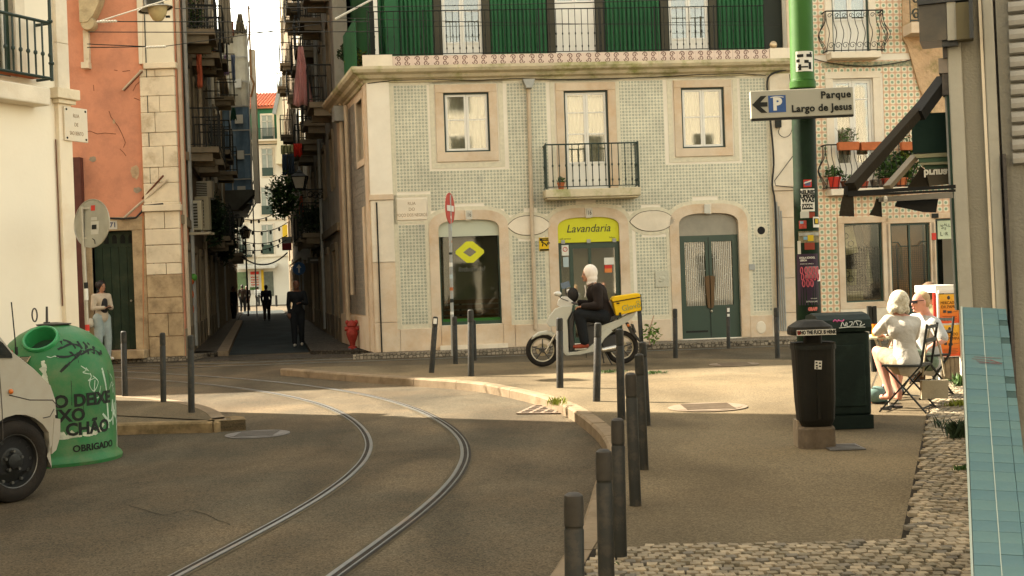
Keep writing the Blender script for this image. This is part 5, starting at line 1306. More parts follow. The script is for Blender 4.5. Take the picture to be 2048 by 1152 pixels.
# peeling plaster neighbour
M_PEEL = mat('peeling_plaster',(.46,.31,.18),.95,.2,3,1.0,12,col2=(.20,.17,.07),lo=.5,hi=.7,sc2=2.5,bd=.03)
t = thing('peeling_wall','peeling brown plaster wall with a stone balcony at the upper right','wall',FB.w(XB(1803,60),-.05,0),FB.a); x0 = XB(1803,60)
P_ = [(1803,-60),(1803,78),(1812,92),(1820,118),(1826,140),(1836,175),(1842,190),(1850,212),(1872,240),(1960,240),(1960,-60)]
b = MB(); b.prism([(FB.xz(x,y)[0] - x0,FB.xz(x,y)[1]) for x,y in P_],-.03,.04); b.build('plaster',M_PEEL,t)
r = FB.rect(1803,1846,54,75); b = MB(); b.box(0,r[1] - x0 + .4,-.5,-.03,r[2],r[3]); slab = b.build('balcony_slab',M_LIME,t)
b = MB();
for k in range(2):
 for j in range(2):
  cx,cz = .13 + k * .25,r[3] + .17 + j * .33
  for sg in (-1,1): b.tube([(cx + sg * .10 * (1 - q / 18) * math.cos(q * .55),-.46,cz + .14 * (1 - q / 18) * math.sin(q * .55)) for q in range(15)],.014,4)
for k in range(4): b.bar((k * .17,-.46,r[3]),(k * .17,-.46,r[3] + 1),.018)
b.bar((0,-.46,r[3] + .04),(.7,-.46,r[3] + .04),.03); b.bar((0,-.46,r[3] + 1),(.7,-.46,r[3] + 1),.03); b.build('iron_panel',mat('iron_grey',(.05,.055,.045),.6),slab)
# ------------------------------------------------------------------ the alley
LP0 = FC.w(xq1,0,0); LP0.z = 0.0
FL = Plane(LP0,math.atan2(1,-0.194)); RP0 = FS.w(-SL,0,0); RP0.z = 0.0
FR = Plane(RP0,math.atan2(-1,0.205))
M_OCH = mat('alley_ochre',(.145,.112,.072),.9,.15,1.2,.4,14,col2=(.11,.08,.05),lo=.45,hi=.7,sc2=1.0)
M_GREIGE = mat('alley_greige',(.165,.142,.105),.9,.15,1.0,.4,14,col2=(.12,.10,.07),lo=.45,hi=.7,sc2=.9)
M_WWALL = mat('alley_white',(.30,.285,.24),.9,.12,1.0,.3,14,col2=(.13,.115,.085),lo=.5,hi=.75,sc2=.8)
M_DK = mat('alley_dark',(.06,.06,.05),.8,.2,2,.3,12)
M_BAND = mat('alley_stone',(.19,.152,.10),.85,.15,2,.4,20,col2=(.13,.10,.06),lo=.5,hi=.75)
def alley_house(F,s0,s1,H,m,name,label,base=2.9,fh=2.95,nfl=4,nb=2,bal=(),groundm=None,depth=6,balm=None,rec=.12,sgn=1):
 a,c = min(s0,s1),max(s0,s1); t = thing(name,label,'house',F.p,F.a); L = c - a; holes = []; wins = []
 for f in range(nfl):
  for k in range(nb):
   cx = a + L * (k + .5) / nb; z0 = base + .35 + f * fh; r = (cx - .5,cx + .5,z0 if (f,k) in bal else z0 + .7,z0 + 2.1); holes.append(r); wins.append((f,k,r))
 drs = []
 for k in range(nb):
  cx = a + L * (k + .5) / nb; r = (cx - .6,cx + .6,0.1,2.45); holes.append(r); drs.append(r)
 b = MB(); wall_with_holes(b,a,c,0,H,0,.35,holes); b.build('wall',m,t)
 b = MB(); b.box(a + .01,c - .01,.6,depth,0,H - .01); b.build('house_core',M_DK,t)
 b = MB(); b.box(a,c,-.05,0,0,.7); b.build('stone_base',M_BAND,t)
 b = MB(); b.box(a,c,-.08,0,base - .1,base + .1); b.build('string_course',M_BAND,t)
 for f,k,r in wins:
  b = MB(); w = .13; b.box(r[0] - w,r[0],-.05,.1,r[2],r[3]); b.box(r[1],r[1] + w,-.05,.1,r[2],r[3]); b.box(r[0] - w,r[1] + w,-.06,.1,r[3],r[3] + w); wf = b.build('window',M_BAND,t)
  b = MB(); b.box(r[0],r[1],.14,.16,r[2],r[3]); b.build('pane',M_GLASSD if (f + k) % 2 else M_DKGREEN,wf)
  b = MB(); b.box((r[0] + r[1]) / 2 - .03,(r[0] + r[1]) / 2 + .03,.10,.14,r[2],r[3]); b.box(r[0],r[1],.10,.14,r[2] + 1,r[2] + 1.06) if r[3] - r[2] > 1.3 else None; b.build('mullion',M_WHITEDIM,wf)
  if (f,k) in bal:
   d_ = .75 if F is FL else .6; x0,x1 = r[0] - .35,r[1] + .35; z = r[2] - .05
   b = MB(); b.box(x0,x1,-d_,0,z - .14,z); b.box(x0 + .1,x0 + .25,-d_ * .8,0,z - .34,z - .14); b.box(x1 - .25,x1 - .1,-d_ * .8,0,z - .34,z - .14); bo = b.build('balcony',M_BAND,t)
   b = MB(); zz = z + .95
   for q in ((x0,-.02,x0,-d_),(x0,-d_,x1,-d_),(x1,-d_,x1,-.02)):
    b.bar((q[0],q[1],zz),(q[2],q[3],zz),.035); b.bar((q[0],q[1],z + .06),(q[2],q[3],z + .06),.025)
    n = max(2,int((abs(q[2] - q[0]) + abs(q[3] - q[1])) / .13))
    for i in range(n + 1): p = (q[0] + (q[2] - q[0]) * i / n,q[1] + (q[3] - q[1]) * i / n); b.bar((p[0],p[1],z),(p[0],p[1],zz),.018)
   b.build('railing',M_BLACK,bo)
 for r in drs:
  b = MB(); b.box(r[0] - .15,r[0],-.07,.1,0,r[3]); b.box(r[1],r[1] + .15,-.07,.1,0,r[3]); b.box(r[0] - .15,r[1] + .15,-.08,.1,r[3],r[3] + .18); wf = b.build('doorway',M_BAND,t)
  b = MB(); b.box(r[0],r[1],.16,.2,.1,r[3]); b.build('door',M_DKGREEN if random.random() < .5 else M_WOOD,wf)
 b = MB(); b.tube([(a + .12,-.07,.2),(a + .12,-.07,H - .4)],.05,6); b.build('downpipe',M_PIPE if random.random() < .5 else M_PIPEGREY,t,True)
 b = MB(); b.box(a,c,-.35,.3,H,H + .22); b.build('eaves',M_BAND,t)
 return t
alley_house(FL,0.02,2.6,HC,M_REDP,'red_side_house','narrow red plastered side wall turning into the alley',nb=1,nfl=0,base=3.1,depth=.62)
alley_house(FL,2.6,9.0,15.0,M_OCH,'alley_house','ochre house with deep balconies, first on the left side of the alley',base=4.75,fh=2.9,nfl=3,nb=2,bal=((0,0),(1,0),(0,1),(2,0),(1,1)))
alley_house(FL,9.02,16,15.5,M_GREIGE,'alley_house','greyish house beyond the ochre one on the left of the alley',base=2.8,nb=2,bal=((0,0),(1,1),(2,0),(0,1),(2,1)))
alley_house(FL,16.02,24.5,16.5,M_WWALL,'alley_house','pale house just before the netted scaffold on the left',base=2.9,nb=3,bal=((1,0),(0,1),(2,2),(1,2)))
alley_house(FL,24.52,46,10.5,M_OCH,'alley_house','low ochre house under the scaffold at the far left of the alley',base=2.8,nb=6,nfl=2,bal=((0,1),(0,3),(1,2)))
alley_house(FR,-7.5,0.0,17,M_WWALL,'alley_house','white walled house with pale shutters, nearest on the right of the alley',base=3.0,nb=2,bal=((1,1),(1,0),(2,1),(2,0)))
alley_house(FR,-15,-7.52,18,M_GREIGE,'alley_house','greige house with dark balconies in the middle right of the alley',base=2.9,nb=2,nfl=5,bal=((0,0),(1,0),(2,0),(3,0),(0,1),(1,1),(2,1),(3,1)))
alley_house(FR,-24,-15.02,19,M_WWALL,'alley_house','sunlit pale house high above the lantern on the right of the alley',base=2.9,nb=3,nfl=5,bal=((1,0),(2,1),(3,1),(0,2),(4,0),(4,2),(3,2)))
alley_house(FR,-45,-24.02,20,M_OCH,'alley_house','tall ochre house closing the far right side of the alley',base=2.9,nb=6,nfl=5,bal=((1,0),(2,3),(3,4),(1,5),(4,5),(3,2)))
# green-white tiled strip of house fronts leaning into the sky on the right
# scaffolded building with debris netting
nb_ = thing('netted_scaffold','scaffolded house wrapped in pale grey and blue debris netting over the alley','scaffolding',AY(474,500,58.0)); nb_.location.z = 0
ox,oy = nb_.location.x,nb_.location.y
M_NETG = mat('net_grey',(.40,.38,.31),.85,.15,1.0,.5,5,col2=(.30,.28,.22),lo=.4,hi=.7); M_NETB = mat('net_blue',(.085,.14,.20),.75,.3,.8,.5,5,col2=(.14,.20,.26),lo=.45,hi=.65)
xr_ = AY(503,300,58).x - ox; zT = AY(470,66,58).z; zM = AY(470,215,58).z; zB = AY(470,408,58).z; xl_ = xr_ - 6
def net(z0,z1,m,nm):
 b = MB(); N = 34; n2 = 14; pts = [Vector((xl_ + (xr_ - xl_) * i / N,.05 * math.sin(i * 1.3),0)) for i in range(N + 1)] + [Vector((xr_ - .24 * 12 * i / n2 + .04 * math.sin(i * 1.7),12 * i / n2,0)) for i in range(1,n2 + 1)]
 b.loft([[p + Vector((.03 * math.sin(z * 2.1 + i),.04 * math.sin(z * 1.7 + i * .8),z)) for i,p in enumerate(pts)] + [Vector((xl_ - .5,12,z)),Vector((xl_,.5,z))] for z in [z0 + (z1 - z0) * k / 8 for k in range(9)]])
 b.build(nm,m,nb_)
net(zM,zT,M_NETG,'grey_net'); net(zB,zM + .02,M_NETB,'blue_net')
b = MB()
for k in range(8): z = zB + (zT - zB) * k / 7; b.bar((xl_,-.12,z),(xr_,-.12,z),.05); b.bar((xr_ + .1,0,z),(xr_ + .1 - 2.9,12,z),.05)
for k in range(3): b.bar((xr_ - k * .9,-.13,0 if k == 0 else zB),(xr_ - k * .9,-.13,zT + .3),.05)
b.build('scaffold_poles',M_PIPEGREY,nb_)
b = MB(); b.box(xr_ + .06,xr_ + .30,-.1,.2,zB,zT - .8); b.build('white_rubbish_chute',M_WHITEDIM,nb_)
b = MB(); b.box(xr_ + .1,xr_ + .17,-.15,-.08,zT - 2,zT + 1.2); b.tube([(xr_ + .1,-.1,zT - 2),(xr_ + .25,-.1,zT - 2.4),(xr_ + .1,-.1,zT - 3)],.05,5); b.build('rusty_pole',mat('rust',(.2,.11,.05),.9),nb_)
b = MB(); b.prism([(xl_,-.2),(xr_ + .05,-.2),(xr_ - 2.85,12),(xl_,12)],zT,zT + .12,'z'); b.build('roof_board',M_DK,nb_)
for k in range(4):
 for j in range(2):
  b = MB(); z = zB + .4 + k * 1.65; x = xr_ - .5 - j * 1.1; b.box(x - .18,x + .18,-.2,-.1,z,z + .4); b.build('torn_opening',flat('net_hole',(.42,.42,.38)),nb_)
b = MB(); b.prism([(xr_ - 1.7,zB - .3),(xr_ - .6,zB - .3),(xr_ + .1,zB + .35),(xr_ + .1,zB + .6),(xr_ - 1.7,zB + .6)],-.6,.4); b.build('dark_platform',M_DK,nb_)
# ------------------------------------------------------------------ building closing the alley
E0 = AY(455,600,104.0); E0.z = 0; FE = Plane(E0,0.0); bE = thing('end_building','cream building with green attic and red tiled roof closing the alley','building',E0)
XE = lambda px,py=450: FE.xz(px,py)[0]
ZE = lambda px,py: FE.xz(px,py)[1]
M_ECREAM = mat('end_cream',(.66,.60,.48),.9,.08,.5)
b = MB(); b.box(-8,XE(588),0,8,0,ZE(530,290)); b.build('wall',M_ECREAM,bE)
zc_,zg1 = ZE(530,281),ZE(535,214)
b = MB(); b.box(-8,XE(565),.1,6,zc_,zg1); b.build('attic_wall',mat('attic_green',(.03,.15,.07),.6,.1,.6),bE)
b = MB(); b.box(-8,XE(588),-.3,0,zc_ - .3,zc_); b.box(-8,XE(588),-.15,0,ZE(530,440),ZE(530,436)); b.box(-8,XE(588),-.15,0,ZE(530,514),ZE(530,510)); b.build('string_course',M_LIME2,bE)
b = MB(); zr0_,zr1_ = zg1,ZE(545,168); b.add([(-8,-.3,zr0_),(XE(580),-.3,zr0_),(XE(590),5,zr1_),(-8,5,zr1_),(-8,-.3,zr0_ - .15),(XE(580),-.3,zr0_ - .15),(XE(590),5,zr1_ - .15),(-8,5,zr1_ - .15)],[(0,1,2,3),(4,7,6,5),(0,4,5,1),(1,5,6,2)]); roof = b.build('roof',mat('roof_clay',(.36,.11,.06),.8,.2,1.5),bE)
b = MB(); sl_ = (Vector((0,5,zr1_)) - Vector((0,-.3,zr0_)))
nrow = 10; ncol = 40
for j in range(nrow):
 for i in range(ncol):
  x = -4.6 + i * .27
  if x > XE(583): continue
  p = Vector((x,-.3,zr0_)) + sl_ * (j / nrow); q = Vector((x,-.3,zr0_)) + sl_ * ((j + 1.06) / nrow)
  b.cyl(p + Vector((0,0,.05)),q + Vector((0,0,.02)),.10,.085,5,cap=False)
tag(b.build('roof_tiles',mat('roof_tile',(.42,.13,.07),.8,.25,3),bE),kind='stuff')
b = MB(); b.prism([(XE(561),ZE(561,330)),(XE(600),ZE(600,330)),(XE(600),ZE(580,150)),(XE(581),ZE(581,160)),(XE(566),ZE(566,225)),(XE(566),ZE(566,280))],-1.2,3); b.build('gable_wall',mat('gable_cream',(.62,.55,.38),.9,.06,.6),bE)
b = MB(); b.bar((XE(562),-1.3,ZE(562,232)),(XE(581),-1.3,ZE(581,158)),.3); b.build('gable_flashing',M_PIPEGREY,bE)
def ewin(xl,xr,yt,yb,pan,m=M_DKGREEN):
 r = FE.rect(xl,xr,yt,yb); b = MB(); b.box(r[0] - .12,r[1] + .12,-.06,0,r[2] - .1,r[3] + .12); w = b.build('window',M_LIME2,bE)
 b = MB(); b.box(r[0],r[1],-.08,-.05,r[2],r[3]); b.build('pane',mat('end_pane',(.25,.27,.22),.2,.2,2),w)
 b = MB(); zp = r[2] + (r[3] - r[2]) * pan; b.box(r[0],r[1],-.11,-.08,r[2],zp); b.build('panel',m,w)
 b = MB(); mx = (r[0] + r[1]) / 2; b.box(mx - .05,mx + .05,-.12,-.08,zp,r[3]); b.box(r[0],r[1],-.12,-.08,r[3] - .06,r[3]); b.box(r[0],r[0] + .05,-.12,-.08,zp,r[3]); b.box(r[1] - .05,r[1],-.12,-.08,zp,r[3]); b.box(r[0],r[1],-.12,-.08,zp + (r[3] - zp) * .68,zp + (r[3] - zp) * .68 + .06); b.build('sash',M_WHITEDIM,w)
for a_ in ((524,546,297,352,.3),(523,546,374,429,.32),(524,547,449,508,.32),(478,491,449,508,.3),(480,492,374,429,.3),(524,546,230,280,.15)): ewin(*a_)
b = MB(); x0,x1 = XE(505),XE(566); z0,z1 = ZE(535,280),ZE(535,258)
for i in range(26): x = x0 + (x1 - x0) * i / 25; b.bar((x,-.6,z0),(x,-.6,z1),.03)
b.bar((x0,-.6,z1),(x1,-.6,z1),.05); b.build('attic_railing',M_RAILGREEN,bE); b = MB(); b.box(x0,x1,-.7,0,z0 - .15,z0); b.build('attic_ledge',M_LIME2,bE)
b = MB(); x0,x1 = XE(478),XE(503); z0,z1 = ZE(490,510),ZE(490,490); b.box(x0,x1,-.9,0,z0 - .2,z0)
for i in range(12): x = x0 + (x1 - x0) * i / 11; b.bar((x,-.9,z0),(x,-.9,z1),.04)
b.bar((x0,-.9,z1),(x1,-.9,z1),.06); b.build('balcony',M_RAILGREEN,bE)
b = MB(); b.loft([[Vector((XE(474),y,z)) for y,z in ((0,ZE(510,527)),(-1.6,ZE(510,534)),(-1.6,ZE(510,538)),(0,ZE(510,532)))],[Vector((XE(553),y,z)) for y,z in ((0,ZE(510,527)),(-1.6,ZE(510,534)),(-1.6,ZE(510,538)),(0,ZE(510,532)))]]); b.build('shop_awning',M_WHITEDIM,bE)
for px0,px1,py0,py1,m in ((475,496,544,590,mat('shop_green',(.10,.16,.06),.4,.4,2)),(499,520,543,588,mat('price_board',(.50,.46,.38),.6,.1,2)),(529,547,543,592,mat('shop_glass_far',(.08,.09,.06),.3,.5,2)),(523,528,540,590,mat('far_yellow',(.6,.38,.02),.5)),(501,518,543,549,M_RED),(531,546,543,550,M_RED),(500,518,574,580,M_LEAF)):
 r = FE.rect(px0,px1,py0,py1); b = MB(); q = random.uniform(.03,.06); b.box(r[0],r[1],-q,0,r[2],r[3]); b.build('shopfront_panel',m,bE)
r = FE.rect(502,518,552,572)
for i in range(4):
 for j in range(4): x = r[0] + (r[1] - r[0]) * (j + .5) / 4; z = r[2] + (r[3] - r[2]) * (i + .5) / 4; b = MB(); b.box(x - .06,x + .06,-.08,-.06,z - .05,z + .05); b.build('menu_picture',M_RED if (i + j) % 2 else M_TERRA,bE)
for px,m,lab in ((559,'a','yellow vertical sign'),): pass
b = MB(); r = (XE(566),XE(576),ZE(570,480),ZE(570,450)); b.box(r[0],r[1],-.4,-.3,r[2],r[3]); b.build('yellow_sign',_M['far_yellow'],bE)
# ------------------------------------------------------------------ things in the alley
def at_dist(px,py,Y): return AY(px,py,Y)
def drape(name,label,cat,px0,py0,px1,py1,Y,m,topw=1.0,botw=1.0,group=None,seed=0,th=.02):
 """hanging cloth with folds, real thickness, from its top edge down"""
 a = AY((px0 + px1) / 2,py0,Y); c = AY((px0 + px1) / 2,py1,Y); W_ = abs(AY(px1,py0,Y).x - AY(px0,py0,Y).x) / 2; H_ = a.z - c.z
 rnd = random.Random(seed); N = 16; b = MB(); rows = []
 for j in range(9):
  k = j / 8; ww = W_ * (topw + (botw - topw) * k); rows.append([Vector((-ww + 2 * ww * i / N,.05 * math.sin(i * 1.6 + seed) * (.4 + k) + .02 * math.sin(i * .9 + j),-H_ * k + .03 * math.sin(i * .8 + seed) * k)) for i in range(N + 1)])
 vs = [p for r_ in rows for p in r_]; n = N + 1; fs = [(j * n + i,j * n + i + 1,(j + 1) * n + i + 1,(j + 1) * n + i) for j in range(8) for i in range(N)]
 b.add(vs,fs); o = b.build(name,m,smooth=True,fix=False,loc=a); s = o.modifiers.new('thick','SOLIDIFY'); s.thickness = th; tag(o,label,cat,group); return o
drape('hanging_sheet','large pale pink cloth with dots hanging from a rod over the alley','laundry',581,93,621,211,33,mat('pink_cloth',(.56,.29,.27),.9,.1,6,.2,30,col2=(.42,.16,.17),lo=.6,hi=.66,sc2=12),.25,1.05,seed=1)
drape('hanging_sheet','beige bedsheet hanging high on the left side of the alley','laundry',434,-12,462,88,40,mat('sheet_beige',(.38,.33,.25),.9,.12,3),.8,1.0,seed=2)
drape('hanging_shirt','tan shirt drooping sideways at the top against the sky','laundry',462,28,498,66,40,mat('shirt_tan',(.34,.29,.19),.9,.12,3),.2,.6,seed=3)
drape('hanging_blouse','lilac top with a black skirt below it on the left lines','laundry',447,110,457,150,46,mat('lilac',(.30,.20,.30),.9),.8,1.0,seed=4)
drape('hanging_jeans','blue grey trousers hung beside the lilac top','laundry',461,110,471,160,46,mat('bluegrey',(.20,.24,.34),.9),.9,.5,seed=5)
drape('hanging_cloth','small salmon cloth hanging beside the beige bedsheet','laundry',455,45,466,74,41,mat('salmon',(.52,.22,.15),.9),seed=6)
drape('hanging_cloth','orange red cloth on the ochre house balcony at the left','laundry',393,105,401,175,33,mat('orangered',(.50,.12,.06),.9),seed=7)
drape('hanging_cloth','red towel with a pale check on the right side of the alley','laundry',586,287,603,312,36,M_RED,seed=8)
drape('hanging_cloth','olive curtain of cloth below the pink sheet near the gable','laundry',562,290,588,308,54,mat('olive_cloth',(.16,.17,.09),.9),seed=9)
drape('hanging_cloth','dark blue clothes in a row under the olive cloth','laundry',564,308,588,350,54,mat('navy_cloth',(.03,.045,.07),.9),seed=10)
drape('hanging_cloth','dark green cloth on the left balcony above the air conditioner','laundry',460,215,474,240,46,mat('green_cloth',(.03,.09,.05),.9),.4,1,seed=11)
drape('hanging_cloth','rust red flag-like cloth by the plants on the right side','laundry',597,392,606,432,44,mat('rust_cloth',(.34,.08,.03),.9),.5,1,seed=12)
RODS = (((650,92),(583,92),33),((595,66),(618,66),44),((584,21),(606,21),42),((592,38),(612,40),42),((583,132),(600,132),46),((578,143),(598,143),46),((572,160),(590,160),48),((570,183),(590,182),48),((564,200),(590,199),50),((430,108),(469,108),46),((432,121),(465,121),46),((428,165),(473,164),46),((400,182),(440,182),40),((432,190),(476,190),44),((410,197),(448,196),40))
rkR = thing('drying_rack','thin black drying rods sticking out of the right side of the alley','drying rack',AY(650,92,33)); rkL = thing('drying_rack','thin black drying rods and washing lines on the left side of the alley','drying rack',AY(430,108,46))
for a,c,Y in RODS:
 q = rkR if a[0] > 550 else rkL; rk = MB(); rk.tube([AY(a[0],a[1],Y) - q.location,AY(c[0],c[1],Y) - q.location],.018,4); rk.build('rod',M_BLACK,q)
def ac(label,px0,px1,py0,py1,Y,m):
 p = AY((px0 + px1) / 2,py1,Y); s = Y / FOC; w_,h_ = (px1 - px0) * s,(py1 - py0) * s; t = thing('air_conditioner',label,'air conditioner',p,0,'air conditioners on the alley walls')
 b = MB(); b.box(-w_ / 2,w_ / 2,0,w_ * .55,0,h_); bevel(b.build('casing',m,t),.015,2)
 b = MB(); b.box(-w_ * .40,w_ * .22,-.012,0,h_ * .08,h_ * .92); g = b.build('fan_grille',mat('grille_dark',(.05,.045,.03),.7),t)
 b = MB()
 for k in range(9): z = h_ * (.1 + .1 * k); b.box(-w_ * .40,w_ * .22,-.022,-.012,z,z + .012)
 b.build('grille_bars',M_WHITEDIM,g)
 b = MB(); b.bar((-w_ * .4,.1,-.03),(-w_ * .4,w_ * .6,-.03),.03); b.bar((w_ * .4,.1,-.03),(w_ * .4,w_ * .6,-.03),.03); b.build('bracket',M_PIPEGREY,t)
M_ACC = mat('ac_casing',(.42,.37,.25),.5,.1,3,.1,20)
ac('cream air conditioner in an open cream frame low on the left alley wall',377,404,401,460,30.5,M_ACC)
ac('second cream air conditioner, just behind the framed one',384,419,393,461,33,M_ACC)
ac('smaller air conditioner above the framed one on the left',390,424,362,396,34,mat('ac_grey',(.38,.33,.24),.5))
ac('grey outdoor unit high on the right of the alley near the tiled corner',655,679,166,206,34,mat('ac_grey2',(.33,.32,.27),.5))
b = MB(); b.box(-1.0,.25,0,.5,-.06,0); b.box(-1.0,-.94,0,.5,-.06,.7); o = b.build('ac_shelf',M_ACC,loc=AY(398,464,30)); tag(o,'cream metal shelf frame under the left air conditioners','shelf')
def lantern(label,px,py0,py1,Y,armto=None,arm_label=None,m=M_BLACK):
 s = Y / FOC; H_ = (py1 - py0) * s; t = thing('street_lantern',label,'street lantern',AY(px,py1,Y)); w = H_ * .34
 b = MB()
 for sx_,sy_ in ((-1,-1),(1,-1),(1,1),(-1,1)): b.bar((sx_ * w * .6,sy_ * w * .6,.04),(sx_ * w,sy_ * w,H_ * .62),.03)
 for z,k in ((.04,.6),(H_ * .62,1.0)):
  for q in range(4): c = [(-1,-1),(1,-1),(1,1),(-1,1)]; p,r_ = c[q],c[(q + 1) % 4]; b.bar((p[0] * w * k,p[1] * w * k,z),(r_[0] * w * k,r_[1] * w * k,z),.03)
 b.build('frame',m,t)
 b = MB(); b.loft([[Vector((sx_ * w * k,sy_ * w * k,z)) for sx_,sy_ in ((-1,-1),(1,-1),(1,1),(-1,1))] for z,k in ((.05,.57),(H_ * .6,.96))]); b.build('glass',mat('lantern_glass',(.34,.31,.24),.3,.1,4),t)
 b = MB(); b.loft([[Vector((sx_ * w * k,sy_ * w * k,z)) for sx_,sy_ in ((-1,-1),(1,-1),(1,1),(-1,1))] for z,k in ((H_ * .64,1.15),(H_ * .8,.5),(H_ * .84,.5),(H_ * .97,.1))]); b.build('cap',m,t)
 if armto:
  q = AY(armto[0],armto[1],Y) - Vector(t.location); b = MB(); b.bar((0,0,0),(q.x,q.y,0),.045); b.bar((0,0,-.25),(q.x,q.y,-.05),.02)
  for k in range(6):
   cx = q.x * (.25 + .12 * k); r_ = .13; b.tube([(cx + r_ * (1 - i / 16) * math.cos(i * .6),0,-.17 - .02 * k + r_ * (1 - i / 16) * math.sin(i * .6)) for i in range(13)],.014,4)
  b.build('bracket',m,t)
lantern('large wall lantern on an ornate bracket from the right side of the alley',600,338,380,38,(682,380))
lantern('wall lantern hanging on the left side of the alley below the platform',476,425,455,50,(455,452))
lantern('slim lantern on a pole in front of the cream end building',491,450,478,66)
b = MB(); p = AY(491,478,66); b.cyl((p.x,p.y,0),(p.x,p.y,p.z),.05,.04,8); tag(b.build('lantern_post',M_BLACK),'thin black post that carries the slim lantern','post')
# bushes
def bush(label,px,py,Y,rx,rz,n,m,seed,sz=.08,name='bush',cat='plant',ry=.4):
 t = thing(name,label,cat,AY(px,py,Y)); leafy(t,'foliage',(0,0,0),(rx,ry,rz),n,m,sz,seed); leafy(t,'inner_foliage',(0,0,-.1 * rz),(rx * .7,ry * .7,rz * .8),n // 2,M_LEAFD,sz * 1.2,seed + 50)
 b = MB(); rnd = random.Random(seed)
 for i in range(7): b.tube([(0,0,-rz),(rnd.uniform(-.3,.3) * rx,0,-.2 * rz),(rnd.uniform(-.8,.8) * rx,rnd.uniform(-.3,.3),rnd.uniform(.2,.9) * rz)],.012,4)
 b.build('branches',M_BARK,t); return t
bush('big dark green bush hanging over the alley from the right',568,392,44,.62,.85,1100,M_LEAF,1,.075)
bush('dark creeper around the lantern bracket on the right wall',640,440,40,.75,.6,700,M_LEAFD,2)
bush('dark plants spilling from the balconies on the left of the alley',450,470,42,.38,.95,900,M_LEAFD,3)
bush('dark potted greenery below the left air conditioners',430,440,36,.28,.8,600,M_LEAFD,4)
bush('green plant trailing from the upper left balcony',391,30,33,.22,.5,260,M_LEAF,5,.05)
bush('yellow green sprigs on the corner of the tiled building terrace',722,120,27.6,.30,.22,260,M_LEAFY,6,.035)
bush('dark climbing plant beside the green screen at the tiled corner',697,108,30,.28,.24,420,M_LEAFD,7,.05)
bush('plant with yellowish leaves under the upper left balcony',405,100,34,.28,.25,200,M_LEAF,8,.05)
bush('rusty hanging plant under the upper left balcony',420,108,35,.16,.42,260,mat('rust_leaf',(.20,.08,.02),.8,.3,8),9,.05)
# signs
t = thing('one_way_sign','round blue sign with a white upward arrow on a pole in the alley','sign',G(603,648,0)); Y_ = t.location.y; s = Y_ / FOC; zc2 = AY(598,537,Y_).z; xo = AY(598,537,Y_).x - t.location.x
b = MB(); b.cyl((xo,.03,0),(xo,.03,zc2 + .3),.03,.03,8); b.build('pole',M_PIPEGREY,t)
b = MB(); b.cyl((xo,-.01,zc2),(xo,.01,zc2),13 * s,13 * s,24); b.build('disc',mat('sign_blue',(.02,.10,.26),.4),t)
b = MB(); b.prism([(xo - .03,zc2 - .17),(xo + .03,zc2 - .17),(xo + .03,zc2 + .03),(xo + .10,zc2 + .03),(xo,zc2 + .18),(xo - .10,zc2 + .03),(xo - .03,zc2 + .03)],-.02,-.011); b.build('arrow',M_WHITE,t)
t = thing('shop_sign','small white and red box sign hanging on the right of the alley','sign',AY(573,486,60)); b = MB(); b.box(-.22,.22,0,.12,-.35,.0); b.build('lower_face',mat('dull_red2',(.25,.03,.03),.6),t); b = MB(); b.box(-.22,.22,0,.12,.005,.3); b.build('upper_face',M_PIPEGREY,t)
t = thing('shop_sign','narrow lit-looking pale sign board on the right above the walker','sign',AY(636,520,42)); b = MB(); b.box(-.35,.35,0,.06,-.1,.1); b.build('board',mat('board_dark',(.07,.07,.06),.6),t); b = MB(); b.box(-.26,.26,-.01,0,-.03,.03); b.build('lettering',M_PIPEGREY,t)
t = thing('pole_sign','pale oval sign seen from behind next to the blue arrow sign','sign',AY(611,508,46)); b = MB(); b.cyl((0,0,0),(0,.02,0),.22,.22,20); b.build('disc',M_PIPEGREY,t)
# garlands of bulbs and wires across the alley
for i,(a,c,sag,Y0,Y1) in enumerate((((470,432),(560,418),.3,50,55),((466,447),(575,445),.35,48,52),((470,477),(575,470),.3,52,56),((470,495),(572,480),.3,56,60),((482,512),(575,505),.5,60,60))):
 A_,B_ = AY(a[0],a[1],Y0),AY(c[0],c[1],Y1); pts = [A_.lerp(B_,k / 12) - Vector((0,0,sag * 4 * (k / 12) * (1 - k / 12))) for k in range(13)]
 t = thing('light_string',['string of bulbs, highest across the alley','string of bulbs just under the highest one','third string of bulbs across the alley','fourth string of bulbs across the alley','heavy sagging cable, lowest across the alley'][i],'light string',A_)
 b = MB(); b.tube([p - A_ for p in pts],.018 if i < 4 else .035,4); b.build('wire',M_CABLE,t)
 if i < 4:
  for k in range(2,11,2): b = MB(); q = pts[k] - A_; b.ell((q.x,q.y,q.z - .08),(.05,.05,.08),8,6); b.build('bulb',M_DK,t)
# hydrant
t = thing('fire_hydrant','red fire hydrant at the foot of the tiled corner building','hydrant',Vector((AY(705,690,28.1).x,28.1,.09)),.1)
b = MB(); b.lathe([(.0,0),(.10,0),(.10,.05),(.06,.07),(.065,.14),(.10,.22),(.135,.34),(.12,.42),(.10,.46),(.10,.50),(.12,.52),(.12,.56),(.075,.62),(.0,.66)],18); b.build('barrel',mat('hydrant_red',(.26,.03,.02),.6,.25,9,.2,40,col2=(.38,.16,.12),lo=.6,hi=.7,sc2=12),t,True)
for sx_ in (-1,1): b = MB(); b.cyl((sx_ * .08,-.02,.46),(sx_ * .16,-.03,.46),.05,.055,10); b.ell((sx_ * .1,-.03,.60),(.045,.045,.055)); b.build('outlet_cap',_M['hydrant_red'],t,True)
b = MB(); b.cyl((0,-.1,.36),(0,-.15,.36),.05,.05,10); b.build('front_cap',_M['hydrant_red'],t); b = MB(); b.box(-.09,.09,-.09,.09,-.01,.02); b.build('base',mat('blue_base',(.10,.12,.16),.7),t)
